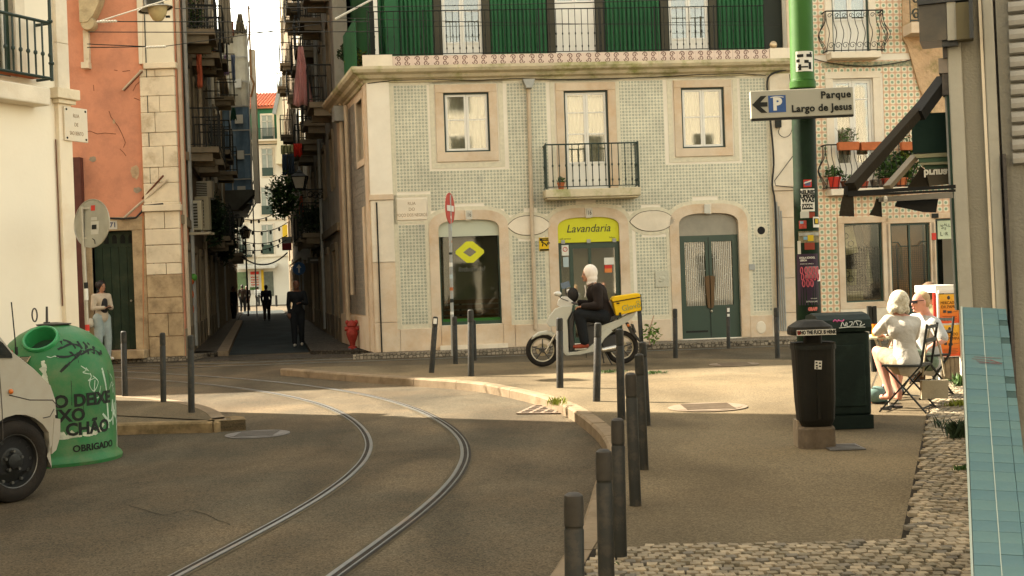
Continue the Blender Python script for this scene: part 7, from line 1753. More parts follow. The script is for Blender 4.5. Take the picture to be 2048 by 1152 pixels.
w.lathe([(.195,-.0),(.215,-.02),(.25,-.028),(.285,-.022),(.305,-.005),(.312,.03),(.312,.14),(.30,.18),(.2,.18)],48,M=Matrix.Translation((0,0,vz)) @ MX @ Matrix.Scale(-1,4,(0,0,1))); tyre_ = w.build('tyre',M_RUB,vn,True); tyre_.location = (0,.035,0)
w = MB(); w.lathe([(.20,.0),(.195,.01),(.185,.045),(.17,.06),(.15,.055),(.10,.03),(.06,.028),(.055,.0),(.03,-.005),(.001,-.005)],40,M=Matrix.Translation((0,0,vz)) @ Matrix.Rotation(-math.pi / 2,4,'X')); rm_ = w.build('rim',M_RIM,vn,True); rm_.location = (0,.03,0)
w = MB()
for k in range(12):
 a = k * math.pi / 6; w.cyl((.165 * math.cos(a),.06,vz + .165 * math.sin(a)),(.165 * math.cos(a),.08,vz + .165 * math.sin(a)),.013,.013,8)
for k in range(5):
 a = k * 2 * math.pi / 5 + .3; w.cyl((.075 * math.cos(a),.03,vz + .075 * math.sin(a)),(.075 * math.cos(a),.06,vz + .075 * math.sin(a)),.012,.012,6)
w.build('wheel_bolts',mat('rim_light',(.10,.10,.09),.4,.3,12,metal=.5),vn)
w = MB(); w.lathe([(.197,-.004),(.203,-.008),(.207,-.002)],40,M=Matrix.Translation((0,.03,vz)) @ Matrix.Rotation(-math.pi / 2,4,'X')); w.build('rim_flange',_M['rim_light'],vn,True)
# ------------------------------------------------------------------ litter bin, container, green post with the parking sign
M_BIN = mat('bin_brown',(.011,.010,.007),.6,.2,5,.15,50,spec=.2,col2=(.020,.016,.011),lo=.5,hi=.8,sc2=4); M_CONT = mat('container_green',(.005,.012,.009),.6,.3,4,.2,40,spec=.2,col2=(.018,.035,.025),lo=.5,hi=.75,sc2=3)
p = G(1632,893,KZ); t = thing('litter_bin','dark hooded litter bin on a concrete foot with a sticker strip on its hood','litter bin',p); s = p.y / FOC
def zb(py): return AY(1630,py,p.y).z - KZ
def xb(px,py=750): return AY(px,py,p.y).x - p.x - (.0)
def ring8(w,d,z,cx=0): return [Vector((cx + w * c,d * s_,z)) for c,s_ in [(math.copysign(abs(math.cos(a)) ** .6,math.cos(a)),math.copysign(abs(math.sin(a)) ** .6,math.sin(a))) for a in [i * math.pi / 12 for i in range(24)]]]
w_ = 41 * s; b = MB(); b.loft([ring8(w_ * .74,.11,zb(850),.003),ring8(w_ * .87,.13,zb(838),.003),ring8(w_ * .93,.145,zb(800),.002),ring8(w_,.16,zb(690)),ring8(w_ * 1.03,.165,zb(684)),ring8(w_ * .95,.15,zb(686)),ring8(w_ * .9,.14,zb(700))]); b.build('bucket',M_BIN,t)
b = MB(); b.loft([ring8(w_ * 1.04,.168,zb(697)),ring8(w_ * 1.05,.17,zb(688))],cap=False); b.build('rim_band',M_BLACK,t)
b = MB(); b.box(-.012,.012,-.155,-.14,zb(835),zb(705)); b.build('front_rib',M_BIN,t)
b = MB(); b.loft([ring8(w_ * .42,.07,zb(700)),ring8(w_ * .42,.07,zb(664))]); b.build('neck_post',M_BIN,t)
b = MB(); b.loft([ring8(w_ * 1.02,.17,zb(668),-.02),ring8(w_ * 1.04,.175,zb(660),-.02),ring8(w_ * 1.0,.165,zb(652),-.02),ring8(w_ * .6,.10,zb(641),-.02),ring8(w_ * .3,.05,zb(639),-.02)]); b.build('hood',M_BIN,t)
b = MB(); b.box(-w_ * 1.0 - .0,w_ * .88,-.181,-.176,zb(668),zb(657)); b.build('sticker_strip',M_WHITE,t)
text('WHO THE FUCK IS HENRY ?',.042,M_BLACK,t,(w_ * .03,-.183,zb(662.5)),bold=.0018,sx=.64,name='sticker_lettering')
b = MB(); b.ell((-w_ * .90,-.182,zb(662.5)),(.014,.002,.017)); b.build('sticker_dot',M_RED,t)
b = MB(); b.box(-.01,.07,-.05,.02,0,.004,M=Matrix.Translation((-w_ * .6,-.06,zb(645))) @ Matrix.Rotation(.5,4,'X') @ Matrix.Rotation(.3,4,'Z')); b.build('crumpled_sticker',mat('pink_paper',(.45,.25,.22),.8),t)
b = MB(); Mx = Matrix.Translation((-.0,-.163,zb(727))) @ Matrix.Rotation(.08,4,'Y'); b.box(-.028,.028,-.002,.002,-.034,.034,M=Mx); o = b.build('sticker',M_WHITE,t)
b = MB()
for k,(x_,z_) in enumerate(((-.015,.018),(.012,.015),(-.012,-.005),(.014,-.01),(-.01,-.024))): b.box(x_ - .008,x_ + .008,-.004,-.002,z_ - .006,z_ + .006,M=Mx)
b.build('sticker_print',M_BLACK,t)
b = MB(); b.loft([ring8(.07,.07,.15),ring8(.06,.06,zb(845))]); b.build('stem',M_BIN,t)
b = MB(); b.loft([ring8(.150,.13,-.01),ring8(.148,.128,.15),ring8(.135,.115,.17)]); b.build('concrete_foot',mat('foot_stone',(.13,.10,.07),.9,.3,8,.7,30),t)
b = MB(); b.box(-.15,-.06,-.02,.14,.0,.215); b.build('concrete_block',mat('foot_stone2',(.26,.21,.15),.9,.2,8,.6,30),t)
p = G(1704,858,KZ); p.y = 11.1; p.x = AY(1693,800,11.1).x; t = thing('waste_container','dark green lidded waste container with white graffiti behind the litter bin','waste container',p); s = p.y / FOC
zq_ = lambda py: AY(1693,py,p.y).z - KZ
w_ = 50 * s; b = MB(); b.box(-w_,w_,0,.5,.12,zq_(665)); bevel(b.build('body',M_CONT,t),.02,2)
b = MB(); b.box(-w_ + .05,w_ - .05,-.012,0,.2,zq_(690)); bevel(b.build('front_panel',M_CONT,t),.008,2)
b = MB(); b.box(-w_ - .01,w_ + .01,-.015,.51,0,.12); b.build('plinth',M_CONT,t)
b = MB(); b.box(w_ - .004,w_ + .012,.05,.5,.2,zq_(670)); b.build('side_strip',M_PIPEGREY,t)
prf = [(-.02,zq_(664)),(-.03,zq_(655)),(-.0,zq_(640)),(.08,zq_(630)),(.25,zq_(626)),(.45,zq_(632)),(.53,zq_(655)),(.53,zq_(664))]
b = MB(); b.prism(prf,-w_ - .015,w_ + .02,'x'); bevel(b.build('lid',M_CONT,t),.01,2)
def lidp(u,v): k = v; return Vector((-w_ + 2 * w_ * u,-.033 + .035 * k,zq_(656) + (zq_(639) - zq_(656)) * k))
def flatstrokes(par,lst,m,w,name):
 for ln in lst:
  P_ = spline([lidp(*q) for q in ln],4); b = MB(); b.tube([p_ + Vector((0,-.004,0)) for p_ in P_],w,4); b.build(name,m,par)
flatstrokes(t,[[(.42,.2),(.46,.7),(.50,.25),(.54,.7)],[(.56,.6),(.54,.2),(.62,.3),(.66,.7),(.6,.7)],[(.66,.3),(.72,.8),(.76,.3)],[(.74,.8),(.84,.7),(.80,.2),(.90,.4)],[(.38,.05),(.6,.12),(.9,.05)]],mat('graffiti_white',(.50,.52,.48),.7),.0035,'white_graffiti')
flatstrokes(t,[[(.28,.8),(.32,1.0),(.36,.8),(.40,1.0)],[(.38,.95),(.46,.8),(.5,1.0)]],mat('graffiti_pink',(.45,.08,.22),.7),.006,'pink_graffiti')
# tram wire post
PY_ = 12.3; p = Vector((AY(1621,780,PY_).x,PY_,KZ)); q = AY(1600,-40,PY_); ax = q - p
t = thing('green_post','tall round green tram wire post plastered with stickers and posters','post',p,rot=(0,math.atan2(ax.x,ax.z),0)); H_ = ax.length; s = PY_ / FOC
def hz(py): return (AY(1610,py,PY_).z - KZ) / ax.z * H_
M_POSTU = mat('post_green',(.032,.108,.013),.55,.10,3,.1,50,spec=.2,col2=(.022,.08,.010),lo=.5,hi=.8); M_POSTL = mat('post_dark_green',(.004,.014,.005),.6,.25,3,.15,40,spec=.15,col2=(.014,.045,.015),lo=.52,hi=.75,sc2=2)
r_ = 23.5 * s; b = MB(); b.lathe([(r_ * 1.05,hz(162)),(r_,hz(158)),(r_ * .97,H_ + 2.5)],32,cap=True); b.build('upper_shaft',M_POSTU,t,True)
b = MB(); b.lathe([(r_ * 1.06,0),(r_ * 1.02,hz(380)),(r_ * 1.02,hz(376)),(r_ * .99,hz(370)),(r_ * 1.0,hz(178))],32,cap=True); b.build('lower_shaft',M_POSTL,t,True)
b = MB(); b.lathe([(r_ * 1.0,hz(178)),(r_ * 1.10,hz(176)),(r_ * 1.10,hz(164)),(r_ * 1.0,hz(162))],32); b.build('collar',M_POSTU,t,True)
def psticker(px,w,py0,py1,m,name='sticker',off=.0015,tilt=0):
 """flat paper wrapped round the post; px measured from the post's centre line"""
 z0,z1 = hz(py1),hz(py0); R_ = r_ * 1.03 + off; a0 = math.asin(max(-.98,min(.98,(px - w / 2) * s / R_))); a1 = math.asin(max(-.98,min(.98,(px + w / 2) * s / R_)))
 b = MB(); n = 8; P_ = [(math.sin(a0 + (a1 - a0) * i / n) * R_,-math.cos(a0 + (a1 - a0) * i / n) * R_) for i in range(n + 1)]
 for i in range(n): b.face([(P_[i][0],P_[i][1],z0 + tilt * i),(P_[i + 1][0],P_[i + 1][1],z0 + tilt * (i + 1)),(P_[i + 1][0],P_[i + 1][1],z1 + tilt * (i + 1)),(P_[i][0],P_[i][1],z1 + tilt * i)])
 return b.build(name,m,t,fix=False)
def ptext(s_,size,px,py,m,**k):
 R_ = r_ * 1.03 + .003; a = math.asin(px * s / R_); return text(s_,size,m,t,(math.sin(a) * R_,-math.cos(a) * R_,hz(py)),rot=(math.pi / 2,0,a),bend=R_,ext=.0005,**k)
MB_,MW_ = M_BLACK,M_WHITE
psticker(0,34,106,146,MW_)
for a_ in ((-9,12,112,118),(9,12,112,118),(-13,6,122,128),(3,9,124,130),(-4,20,136,139),(10,6,128,142),(-10,5,132,144),(12,4,108,112)): psticker(a_[0],a_[1],a_[2],a_[3],MB_,'sticker_print',.003)
psticker(-1,16,361,376,M_RED); psticker(-1,11,364,373,mat('stk_blue',(.10,.10,.2),.6),off=.003); psticker(-1,15,367,369.5,MW_,off=.0045,tilt=.003)
psticker(-1,27,379,424,MW_); ptext('RELRED',.048,-1,386,MB_,bold=.003,name='sticker_lettering'); ptext('LIPEDES',.042,-1,394,MB_,bold=.003,name='sticker_lettering'); ptext('WAS',.060,-1,402,MB_,bold=.003,name='sticker_lettering'); psticker(-2,22,409,420,MB_,off=.003); ptext('TAVAR',.046,-2,414.5,MW_,bold=.001,name='sticker_lettering')
psticker(-8,16,424,437,mat('stk_pale',(.5,.5,.44),.8)); psticker(2,20,426,437,mat('stk_redpatch',(.25,.05,.03),.8),off=.001)
psticker(16,16,435,456,MW_); psticker(16,12,438,450,MB_,off=.003); psticker(16,7,439,448,mat('stk_yellow',(.55,.38,.02),.7),off=.0045)
psticker(-12,13,442,458,mat('stk_redwhite',(.40,.07,.05),.8,.4,40)); psticker(-14,6,443,448,mat('stk_sky',(.2,.35,.45),.8),off=.003)
psticker(1,42,463,486,mat('stk_torn',(.20,.17,.10),.9,.5,30)); psticker(1,40,466,472,mat('stk_grey',(.34,.34,.30),.9,.3,20),off=.0025); psticker(2,12,471,483,_M['stk_yellow'],off=.004); psticker(-8,7,474,480,_M['stk_sky'],off=.004); psticker(0,20,486,500,_M['stk_redpatch'],off=.002)
M_PURP = mat('poster_purple',(.035,.018,.035),.6,.15,10); M_PINK = mat('poster_pink',(.52,.10,.13),.6,.2,20)
psticker(-3,40,508,610,M_PURP,'poster'); ptext('OXALA SCHOOL',.026,-6,516,MW_,bold=.001,name='poster_lettering',sx=.8); ptext('LISBOA',.026,-13,521,MW_,bold=.001,name='poster_lettering',sx=.8); ptext('AULAS DE DANÇA',.016,-7,528,MW_,name='poster_lettering'); psticker(4,27,533,556,mat('poster_grey',(.20,.17,.16),.7,.2,10),'poster_photo',.0025)
for k in range(13):
 px = -16 + (k % 5) * 7.5 + (k // 5) * 1.5; py = 541 + (k // 5) * 13; a = math.asin(px * s / (r_ * 1.04)); R_ = r_ * 1.03 + .004; b = MB()
 b.tube([(math.sin(a + .10 * math.cos(q * math.pi / 6)) * R_,-math.cos(a + .10 * math.cos(q * math.pi / 6)) * R_,hz(py) + .032 * math.sin(q * math.pi / 6)) for q in range(12)],.0055,4,closed=True); b.build('poster_print',M_PINK,t)
ptext('SEGUNDAS',.014,6,597,MW_,name='poster_lettering'); ptext('ENTRADA LIVRE',.020,2,603,MW_,name='poster_lettering',sx=.8)
psticker(3,24,614,623,MB_); ptext('GRAFF',.042,3,618,mat('neon_pink',(.62,.16,.12),.6),bold=.004,name='sticker_lettering',sx=.75)
psticker(19,9,540,563,MW_); psticker(-19,5,482,508,M_WHITEDIM)
# parking sign
c = [AY(x,y,PY_ - .22) for x,y in ((1503,238),(1708,229),(1706,172),(1501,183))]; cen_ = (c[0] + c[1] + c[2] + c[3]) / 4
an = math.atan2((c[1] - c[0]).z,(c[1] - c[0]).x); hw,hh_ = (c[1] - c[0]).length / 2,(c[3] - c[0]).length / 2
t = thing('parking_sign','grey directional parking sign with a black arrow pointing left, fixed to the green post','sign',cen_,rot=(0,-an,0))
b = MB(); b.box(-hw,hw,0,.07,-hh_,hh_); bevel(b.build('panel',mat('sign_grey',(.36,.34,.27),.5,.06,2,.1,60),t),.004,1)
b = MB(); b.box(-hw + .003,hw - .003,.004,.068,-hh_ - .018,-hh_); b.build('lower_edge',M_BLACK,t)
kx = hw * 2 / 206; X0 = -hw
b = MB(); b.prism([(X0 + 2 * kx,0),(X0 + 20 * kx,17 * kx),(X0 + 32 * kx,17 * kx),(X0 + 19 * kx,4.5 * kx),(X0 + 33 * kx,4.5 * kx),(X0 + 33 * kx,-4.5 * kx),(X0 + 19 * kx,-4.5 * kx),(X0 + 32 * kx,-17 * kx),(X0 + 20 * kx,-17 * kx)],-.004,-.001); b.build('arrow',M_BLACK,t)
b = MB(); b.box(X0 + 35 * kx,X0 + 70 * kx,-.004,-.001,-17 * kx,17 * kx); b.build('blue_square',mat('parking_blue',(.012,.065,.22),.4),t)
text('P',34 * kx,M_WHITE,t,(X0 + 52.5 * kx,-.006,-1.5 * kx),bold=.008,name='letter_p'); b = MB(); b.tube([(X0 + (52.5 + q) * kx,-.005,(14.5 - q * q / 90) * kx) for q in range(-13,14,2)],.004,4); b.build('roof_mark',M_WHITE,t)
text('Parque',19.5 * kx,M_BLACK,t,(hw - 5 * kx,-.006,13 * kx),bold=.0028,align='RIGHT',name='sign_lettering',space=1.12); text('Largo de Jesus',19.5 * kx,M_BLACK,t,(hw - 4 * kx,-.006,-12 * kx),bold=.0028,align='RIGHT',name='sign_lettering',space=1.06)
b = MB(); b.box(hw * .02,hw * .25,.07,.12,-.03,.03); b.build('clamp',M_IRON,t)
# ------------------------------------------------------------------ street lamp and wires overhead
t = thing('wire_lamp','glass bell street lamp hung from wires above the left quoins','street lamp',AY(316,44,21.0)); s = 21.0 / FOC
b = MB(); b.lathe([(.001,0),(10 * s,4 * s),(17 * s,16 * s),(19 * s,26 * s),(20 * s,32 * s)],24); b.build('bell',mat('lamp_glass_yellow',(.42,.33,.16),.25,.15,6),t,True)
Mt = Matrix.Rotation(R(-9),4,'Y'); b = MB(); b.lathe([(34 * s,25 * s),(33 * s,27 * s),(16 * s,33 * s),(12 * s,36 * s)],28,M=Mt); b.build('shade',M_WHITEDIM,t,True)
b = MB(); b.lathe([(34 * s,26 * s),(18 * s,34 * s),(18 * s,60 * s),(.001,62 * s)],24,M=Mt); b.build('housing',M_DK,t,True); b = MB(); b.box(16 * s,24 * s,-.02,.02,8 * s,12 * s); b.build('shackle',M_BLACK,t)
WR = [((200,42),(520,-60),20,.012,'pale cable rising right to the wire lamp'),((222,43),(740,43),20,.009,'tram wire with white insulators at the upper left'),((176,64),(760,63),20,.008,'long level wire, second of the upper left wires'),((174,88),(320,94),20,.008,'upper one of two wires meeting at an insulator'),((174,95),(310,93),20,.008,'lower one of two wires meeting at an insulator'),
      ((320,94),(640,48),24,.008,'wire crossing the sky from the insulator to the right'),((350,17),(1560,-8),22,.008,'highest wire crossing in front of the green upper floor'),((680,36),(1560,50),22,.006,'thin wire in front of the balcony railing of the green floor'),((670,38),(745,-2),24,.022,'thick white cable rising at the tiled corner')]
for (a,c,Y,r,lab) in WR:
 A_,B_ = AY(a[0],a[1],Y),AY(c[0],c[1],Y + .5); L_ = (B_ - A_).length; P_ = [A_.lerp(B_,k / 16) - Vector((0,0,.012 * L_ * 4 * (k / 16) * (1 - k / 16) * (.3 if L_ < 6 else 1) * .4)) for k in range(17)]
 b = MB(); b.tube([p_ - A_ for p_ in P_],r,5); o = b.build('overhead_wire',M_WHITEDIM if 'pale' in lab or 'white cable' in lab else M_CABLE,smooth=True,loc=A_); tag(o,lab,'wire')
for x,y,lab in ((214,43,'white insulator chain at the left end of the tram wire'),(312,94,'small insulator joining two wires over the quoins')):
 p_ = AY(x,y,20); b = MB(); [b.ell((k * .045,0,0),(.03,.022,.022),8,6) for k in range(-3,4)]; tag(b.build('insulator',M_WHITEDIM,loc=p_),lab,'insulator')
# weeds
def weed(label,px,py,z,n,r,h,m=M_LEAF,seed=0,sz=.03,cat='weeds'):
 t = thing('weed',label,cat,G(px,py,z)); rnd = random.Random(seed); b = MB()
 for i in range(n):
  a = rnd.uniform(0,6.28); q = rnd.uniform(0,r); p_ = Vector((q * math.cos(a),q * math.sin(a) * .6,0)); tip = p_ + Vector((rnd.uniform(-.5,.5) * h,rnd.uniform(-.5,.5) * h,h * rnd.uniform(.5,1))); w = Vector((-math.sin(a),math.cos(a),0)) * sz * .3
  m_ = (p_ + tip) / 2 + Vector((0,0,h * .15)); b.face([p_ - w * .4,m_ - w,tip,m_ + w])
 b.build('leaves',m,t,fix=False)
weed('weeds growing from the kerb joint above the drain',1113,812,KZ,60,.14,.12,M_LEAFY,1); weed('grass tuft in the plaza behind the near bollards, left',1218,746,KZ,120,.3,.05,M_LEAF,2); weed('grass tuft in the plaza behind the near bollards, right',1305,748,KZ,120,.25,.05,M_LEAF,3)
weed('grass along the step under the shop window',960,690,.1,200,.55,.10,M_LEAF,4); weed('low grass at the foot of the shop plinth, left',885,694,.1,90,.3,.09,M_LEAF,5)
t = thing('sapling','leafy green sapling at the foot of the plinth right of the scooter','plant',G(1300,690,.1)); b = MB(); b.tube([(0,0,0),(-.02,0,.25),(.10,0,.6)],.012,5); b.tube([(0,0,.1),(.15,0,.3)],.008,4); b.build('stem',mat('stem_pink',(.40,.26,.18),.8),t); leafy(t,'foliage',(.03,0,.26),(.2,.12,.22),90,mat('leaf_bright',(.13,.22,.04),.6,.3,12),.055,12)
weed('bushy weeds by the blue parapet in the shade',1918,880,KZ,160,.12,.18,M_LEAFD,6,.04); weed('sunlit weeds beside the blue parapet',1920,815,KZ,140,.2,.09,M_LEAFY,7,.03); weed('sunlit leafy weeds by the planter',1925,775,KZ,140,.13,.18,M_LEAF,8,.035); weed('small dark weed in the cobbled strip',1880,860,KZ,14,.05,.14,M_LEAFD,9); weed('tiny weed in the cobbles by the parapet foot',1925,945,KZ,40,.08,.06,M_LEAF,10); weed('moss tuft among the corner cobbles',1225,1135,KZ,50,.06,.03,M_LEAF,11)
# ------------------------------------------------------------------ people
M_SKIN = mat('skin_light',(.50,.27,.18),.55,.06,8,.05,60); M_SKINP = mat('skin_pink',(.56,.27,.19),.55,.08,8,.05,60); M_SKINT = mat('skin_tan',(.36,.18,.105),.55,.06,8,.05,60); M_SKIND = mat('skin_dark',(.16,.075,.045),.55,.06,8)
M_EYE = flat('eye_dark',(.02,.015,.012),.3); M_LIP = flat('lips',(.28,.08,.06),.5)
def lerp(a,b,k): return Vector(a) * (1 - k) + Vector(b) * k
def hand(wr,d,up,sc=1.0,curl=.6):
 """palm, four unequal bent fingers and a thumb; d = pointing direction, up = back of the hand"""
 wr = Vector(wr); d = Vector(d).normalized(); up = Vector(up); up = (up - d * up.dot(d)).normalized(); sd = d.cross(up); C = []
 for k in (-1,-.33,.33,1): C.append((wr + sd * k * .012 * sc,.016 * sc,wr + d * .075 * sc + sd * k * .026 * sc,.0125 * sc))
 for k,L in ((-1,.062),(-.33,.076),(.33,.082),(1,.07)):
  a = wr + d * .078 * sc + sd * k * .028 * sc; m1 = a + (d * (1 - curl * .3) - up * curl * .5).normalized() * L * .5 * sc; m2 = m1 + (d * (1 - curl) - up * curl * 1.1).normalized() * L * .5 * sc
  C += [(a,.0105 * sc,m1,.0095 * sc),(m1,.0095 * sc,m2,.008 * sc)]
 a = wr + d * .02 * sc + sd * .022 * sc; m1 = a + (d * .7 + sd * .8 - up * .3).normalized() * .04 * sc; C += [(a,.014 * sc,m1,.0115 * sc),(m1,.0115 * sc,m1 + (d * .9 + sd * .1 - up * .5).normalized() * .032 * sc,.009 * sc)]
 return C
def head_ells(c,f,sc=1.0):
 c = Vector(c); f = Vector(f).normalized(); s_ = f.cross(Vector((0,0,1))).normalized(); az = math.atan2(f.y,f.x) + math.pi / 2; rot = (Vector((0,0,1)),az); E = [(c,(.073 * sc,.092 * sc,.112 * sc),rot),(c + f * .022 * sc - Vector((0,0,.055 * sc)),(.055 * sc,.062 * sc,.062 * sc),rot),
         (c + f * .094 * sc - Vector((0,0,.018 * sc)),(.012 * sc,.020 * sc,.022 * sc),rot),(c + s_ * .073 * sc - Vector((0,0,.01)),(.012 * sc,.020 * sc,.030 * sc),rot),(c - s_ * .073 * sc - Vector((0,0,.01)),(.012 * sc,.020 * sc,.030 * sc),rot),(c + f * .07 * sc - Vector((0,0,.088 * sc)),(.022 * sc,.022 * sc,.018 * sc),rot)]
 return E
def face(par,c,f,sc=1.0,eyes=True):
 c = Vector(c); f = Vector(f).normalized(); s_ = f.cross(Vector((0,0,1))).normalized()
 if eyes:
  b = MB()
  for k in (-1,1): b.ell(c + f * .079 * sc + s_ * k * .031 * sc + Vector((0,0,.004)),(.012 * sc,) * 3,8,6)
  b.build('eyes',M_EYE,par,True)
  b = MB()
  for k in (-1,1): b.tube([c + f * .086 * sc + s_ * k * q * sc + Vector((0,0,.024 * sc + .004 * (q > .025))) for q in (.014,.03,.046)],.0035,4)
  b.build('eyebrows',M_EYE,par)
 b = MB(); b.ell(c + f * .088 * sc - Vector((0,0,.058 * sc)),(.022 * sc,.012 * sc,.007 * sc),10,6,M=Matrix.Rotation(math.atan2(f.y,f.x) + math.pi / 2,3,'Z')); b.build('mouth',M_LIP,par,True)
def figure(t,J,f,skin,top,bot,shoe,sleeves=1.0,legs=1.0,fem=False,hands=None,top_r=1.0,bot_r=1.0,vox=.011,eyes=True,barefoot=False,hf=None,hem=None,skirt=False):
 """J: joints in metres; f: facing direction. sleeves/legs: share of the limb that is clothed"""
 J = {k: Vector(v) for k,v in J.items()}; f = Vector(f).normalized(); hf = Vector(hf).normalized() if hf else f
 chest = lerp(J['pel'],J['nk'],.68); wst = lerp(J['pel'],J['nk'],.32); sd = (J['shR'] - J['shL']).normalized(); K = .92 if fem else 1.0
 C = [(J['nk'] - (J['nk'] - J['pel']).normalized() * .02,.052 * K,J['hd'] - hf * .012,.052 * K),(chest,.105 * K,wst,.095 * K),(wst,.10 * K,J['pel'],.115)]
 for S in 'LR':
  sg = 1 if S == 'R' else -1
  C += [(J['sh' + S],.050 * K,chest + sd * sg * .06,.09 * K),(J['sh' + S],.050 * K,J['nk'],.045 * K),(J['sh' + S],.046 * K,J['el' + S],.037 * K),(J['el' + S],.037 * K,J['wr' + S],.025 * K),(J['pel'],.11,J['hp' + S],.095),(J['hp' + S],.085,J['kn' + S],.056),(J['kn' + S],.056,lerp(J['kn' + S],J['an' + S],.35),.055),(lerp(J['kn' + S],J['an' + S],.35),.055,J['an' + S],.034),(J['an' + S],.034,J['an' + S] + Vector((0,0,-.03)),.034)]
  tv = J.get('to' + S,J['an' + S] + f * .13 + Vector((0,0,-.05))); C += [(J['an' + S] + Vector((0,0,-.04)),.033,tv,.026)]
  hd_ = (hands or {}).get(S,((J['wr' + S] - J['el' + S]),Vector((0,0,1)))); C += hand(J['wr' + S],hd_[0],hd_[1],K)
 body = blob('body',C,skin,t,vox=.009,smooth=3,ells=head_ells(J['hd'],hf,K)); face(t,J['hd'],hf,K,eyes)
 T = [(chest,.128 * K * top_r,wst,.112 * K * top_r),(wst,.112 * K * top_r,lerp(J['pel'],wst,-.1 if not hem else -hem),.130 * top_r),(J['nk'] - Vector((0,0,.035)),.060,chest,.11 * K * top_r)]
 for S in 'LR':
  sg = 1 if S == 'R' else -1; T += [(J['sh' + S],.066 * K * top_r,chest + sd * sg * .055,.108 * K * top_r),(J['sh' + S],.064 * K,J['nk'] - Vector((0,0,.03)),.055)]
  e = min(1,sleeves * 2); T.append((J['sh' + S],.064 * K * top_r,lerp(J['sh' + S],J['el' + S],e),.058 * K * top_r if e < 1 else .052 * K * top_r))
  if sleeves > .5: T.append((J['el' + S],.052 * K * top_r,lerp(J['el' + S],J['wr' + S],(sleeves - .5) * 2 * .96),.040 * K * top_r))
 blob('top',T,top,t,vox=.012,smooth=5)
 B = [(lerp(J['pel'],wst,.25),.118 * bot_r,J['pel'],.128 * bot_r)]
 for S in 'LR':
  B.append((J['pel'],.125 * bot_r,J['hp' + S],.108 * bot_r)); e = min(1,legs * 2); B.append((J['hp' + S],.105 * bot_r,lerp(J['hp' + S],J['kn' + S],e),.078 * bot_r))
  if legs > .5: B.append((J['kn' + S],.078 * bot_r,lerp(J['kn' + S],J['an' + S],(legs - .5) * 2 * .97),.060 * bot_r))
 blob('trousers' if legs > .6 else 'shorts',B,bot,t,vox=.012,smooth=5)
 if shoe:
  for S in 'LR':
   an = J['an' + S]; tv = J.get('to' + S,an + f * .13 + Vector((0,0,-.05))); d = (tv - an); d.z = 0; d.normalize(); h_ = an + Vector((0,0,-.055)) - d * .03
   blob('shoe',[(an + Vector((0,0,-.015)),.043,h_,.042),(h_,.042,tv - Vector((0,0,.0)),.037),(tv,.037,tv + d * .03,.030)],shoe,t,vox=.009,smooth=3)
 return J,body
def hairblob(t,parts,m,name='hair',vox=.010,smooth=2):
 return blob(name,[],m,t,vox=vox,smooth=smooth,ells=parts)
def Z(c): return (Vector((0,0,1)),c)
# ---- standing woman at the old green door
wp = Vector((AY(206,700,26.85).x,26.85,.1)); t = thing('person','woman with dark curly hair in a cream jacket and pale jeans looking at her phone','person',wp)
f = Vector((.80,-.60,0)).normalized(); sR = Vector((-.6,-.8,0)).normalized()   # her right side towards the camera
def pw(side,fwd,z): return sR * side + f * fwd + Vector((0,0,z))
J = dict(pel=pw(0,0,.95),nk=pw(0,.02,1.44),hd=pw(0,.045,1.585),shR=pw(.17,.01,1.37),shL=pw(-.17,.01,1.37),elR=pw(.22,.02,1.12),elL=pw(-.20,.06,1.12),wrR=pw(.08,.22,1.13),wrL=pw(-.05,.24,1.12),hpR=pw(.09,0,.90),hpL=pw(-.09,0,.90),knR=pw(.10,.02,.49),knL=pw(-.10,.05,.49),anR=pw(.11,-.01,.085),anL=pw(-.10,.03,.085))
J,bd_ = figure(t,J,f,M_SKINT,mat('jacket_cream',(.46,.38,.28),.9,.1,8,.5,30),mat('jeans_pale',(.30,.35,.33),.9,.12,7,.4,30,col2=(.2,.24,.24),lo=.5,hi=.8),M_WHITE,fem=True,top_r=1.16,bot_r=1.12,hands={'R': (f * .9 - sR * .3,Vector((0,0,-1))),'L': (f * .6 + sR * .5,Vector((0,0,-1)))})
M_HAIRD = mat('hair_dark',(.018,.012,.010),.5,.3,30,.6,60)
rnd = random.Random(4); hp = J['hd']
hairblob(t,[(hp - f * .025 + Vector((0,0,.03)),(.098,.098,.108))] + [(hp - f * (.05 + .03 * rnd.random()) + sR * rnd.uniform(-.09,.09) + Vector((0,0,rnd.uniform(-.20,.07))),(.04,.04,.05)) for _ in range(26)],M_HAIRD)
blob('inner_top',[(pw(0,.10,1.27),.075,pw(0,.085,1.08),.085)],flat('top_black',(.02,.018,.018)),t); b = MB(); Mx = Matrix.Translation(pw(.03,.31,1.15)); b.box(-.04,.04,-.06,.06,-.005,.005,M=Mx @ Matrix.Rotation(.6,4,'Z') @ Matrix.Rotation(.4,4,'X'))
tag(b.build('phone',flat('phone_black',(.02,.02,.02),.2),loc=wp),'black mobile phone in the hands of the standing woman','phone')
ob = blob('shoulder_bag',[(pw(.24,-.06,.86),.06,pw(.26,-.04,.78),.075)],mat('bag_cream',(.46,.40,.30),.9),None); ob.location = wp; tag(ob,'cream cloth bag hanging at the standing woman hip','bag')
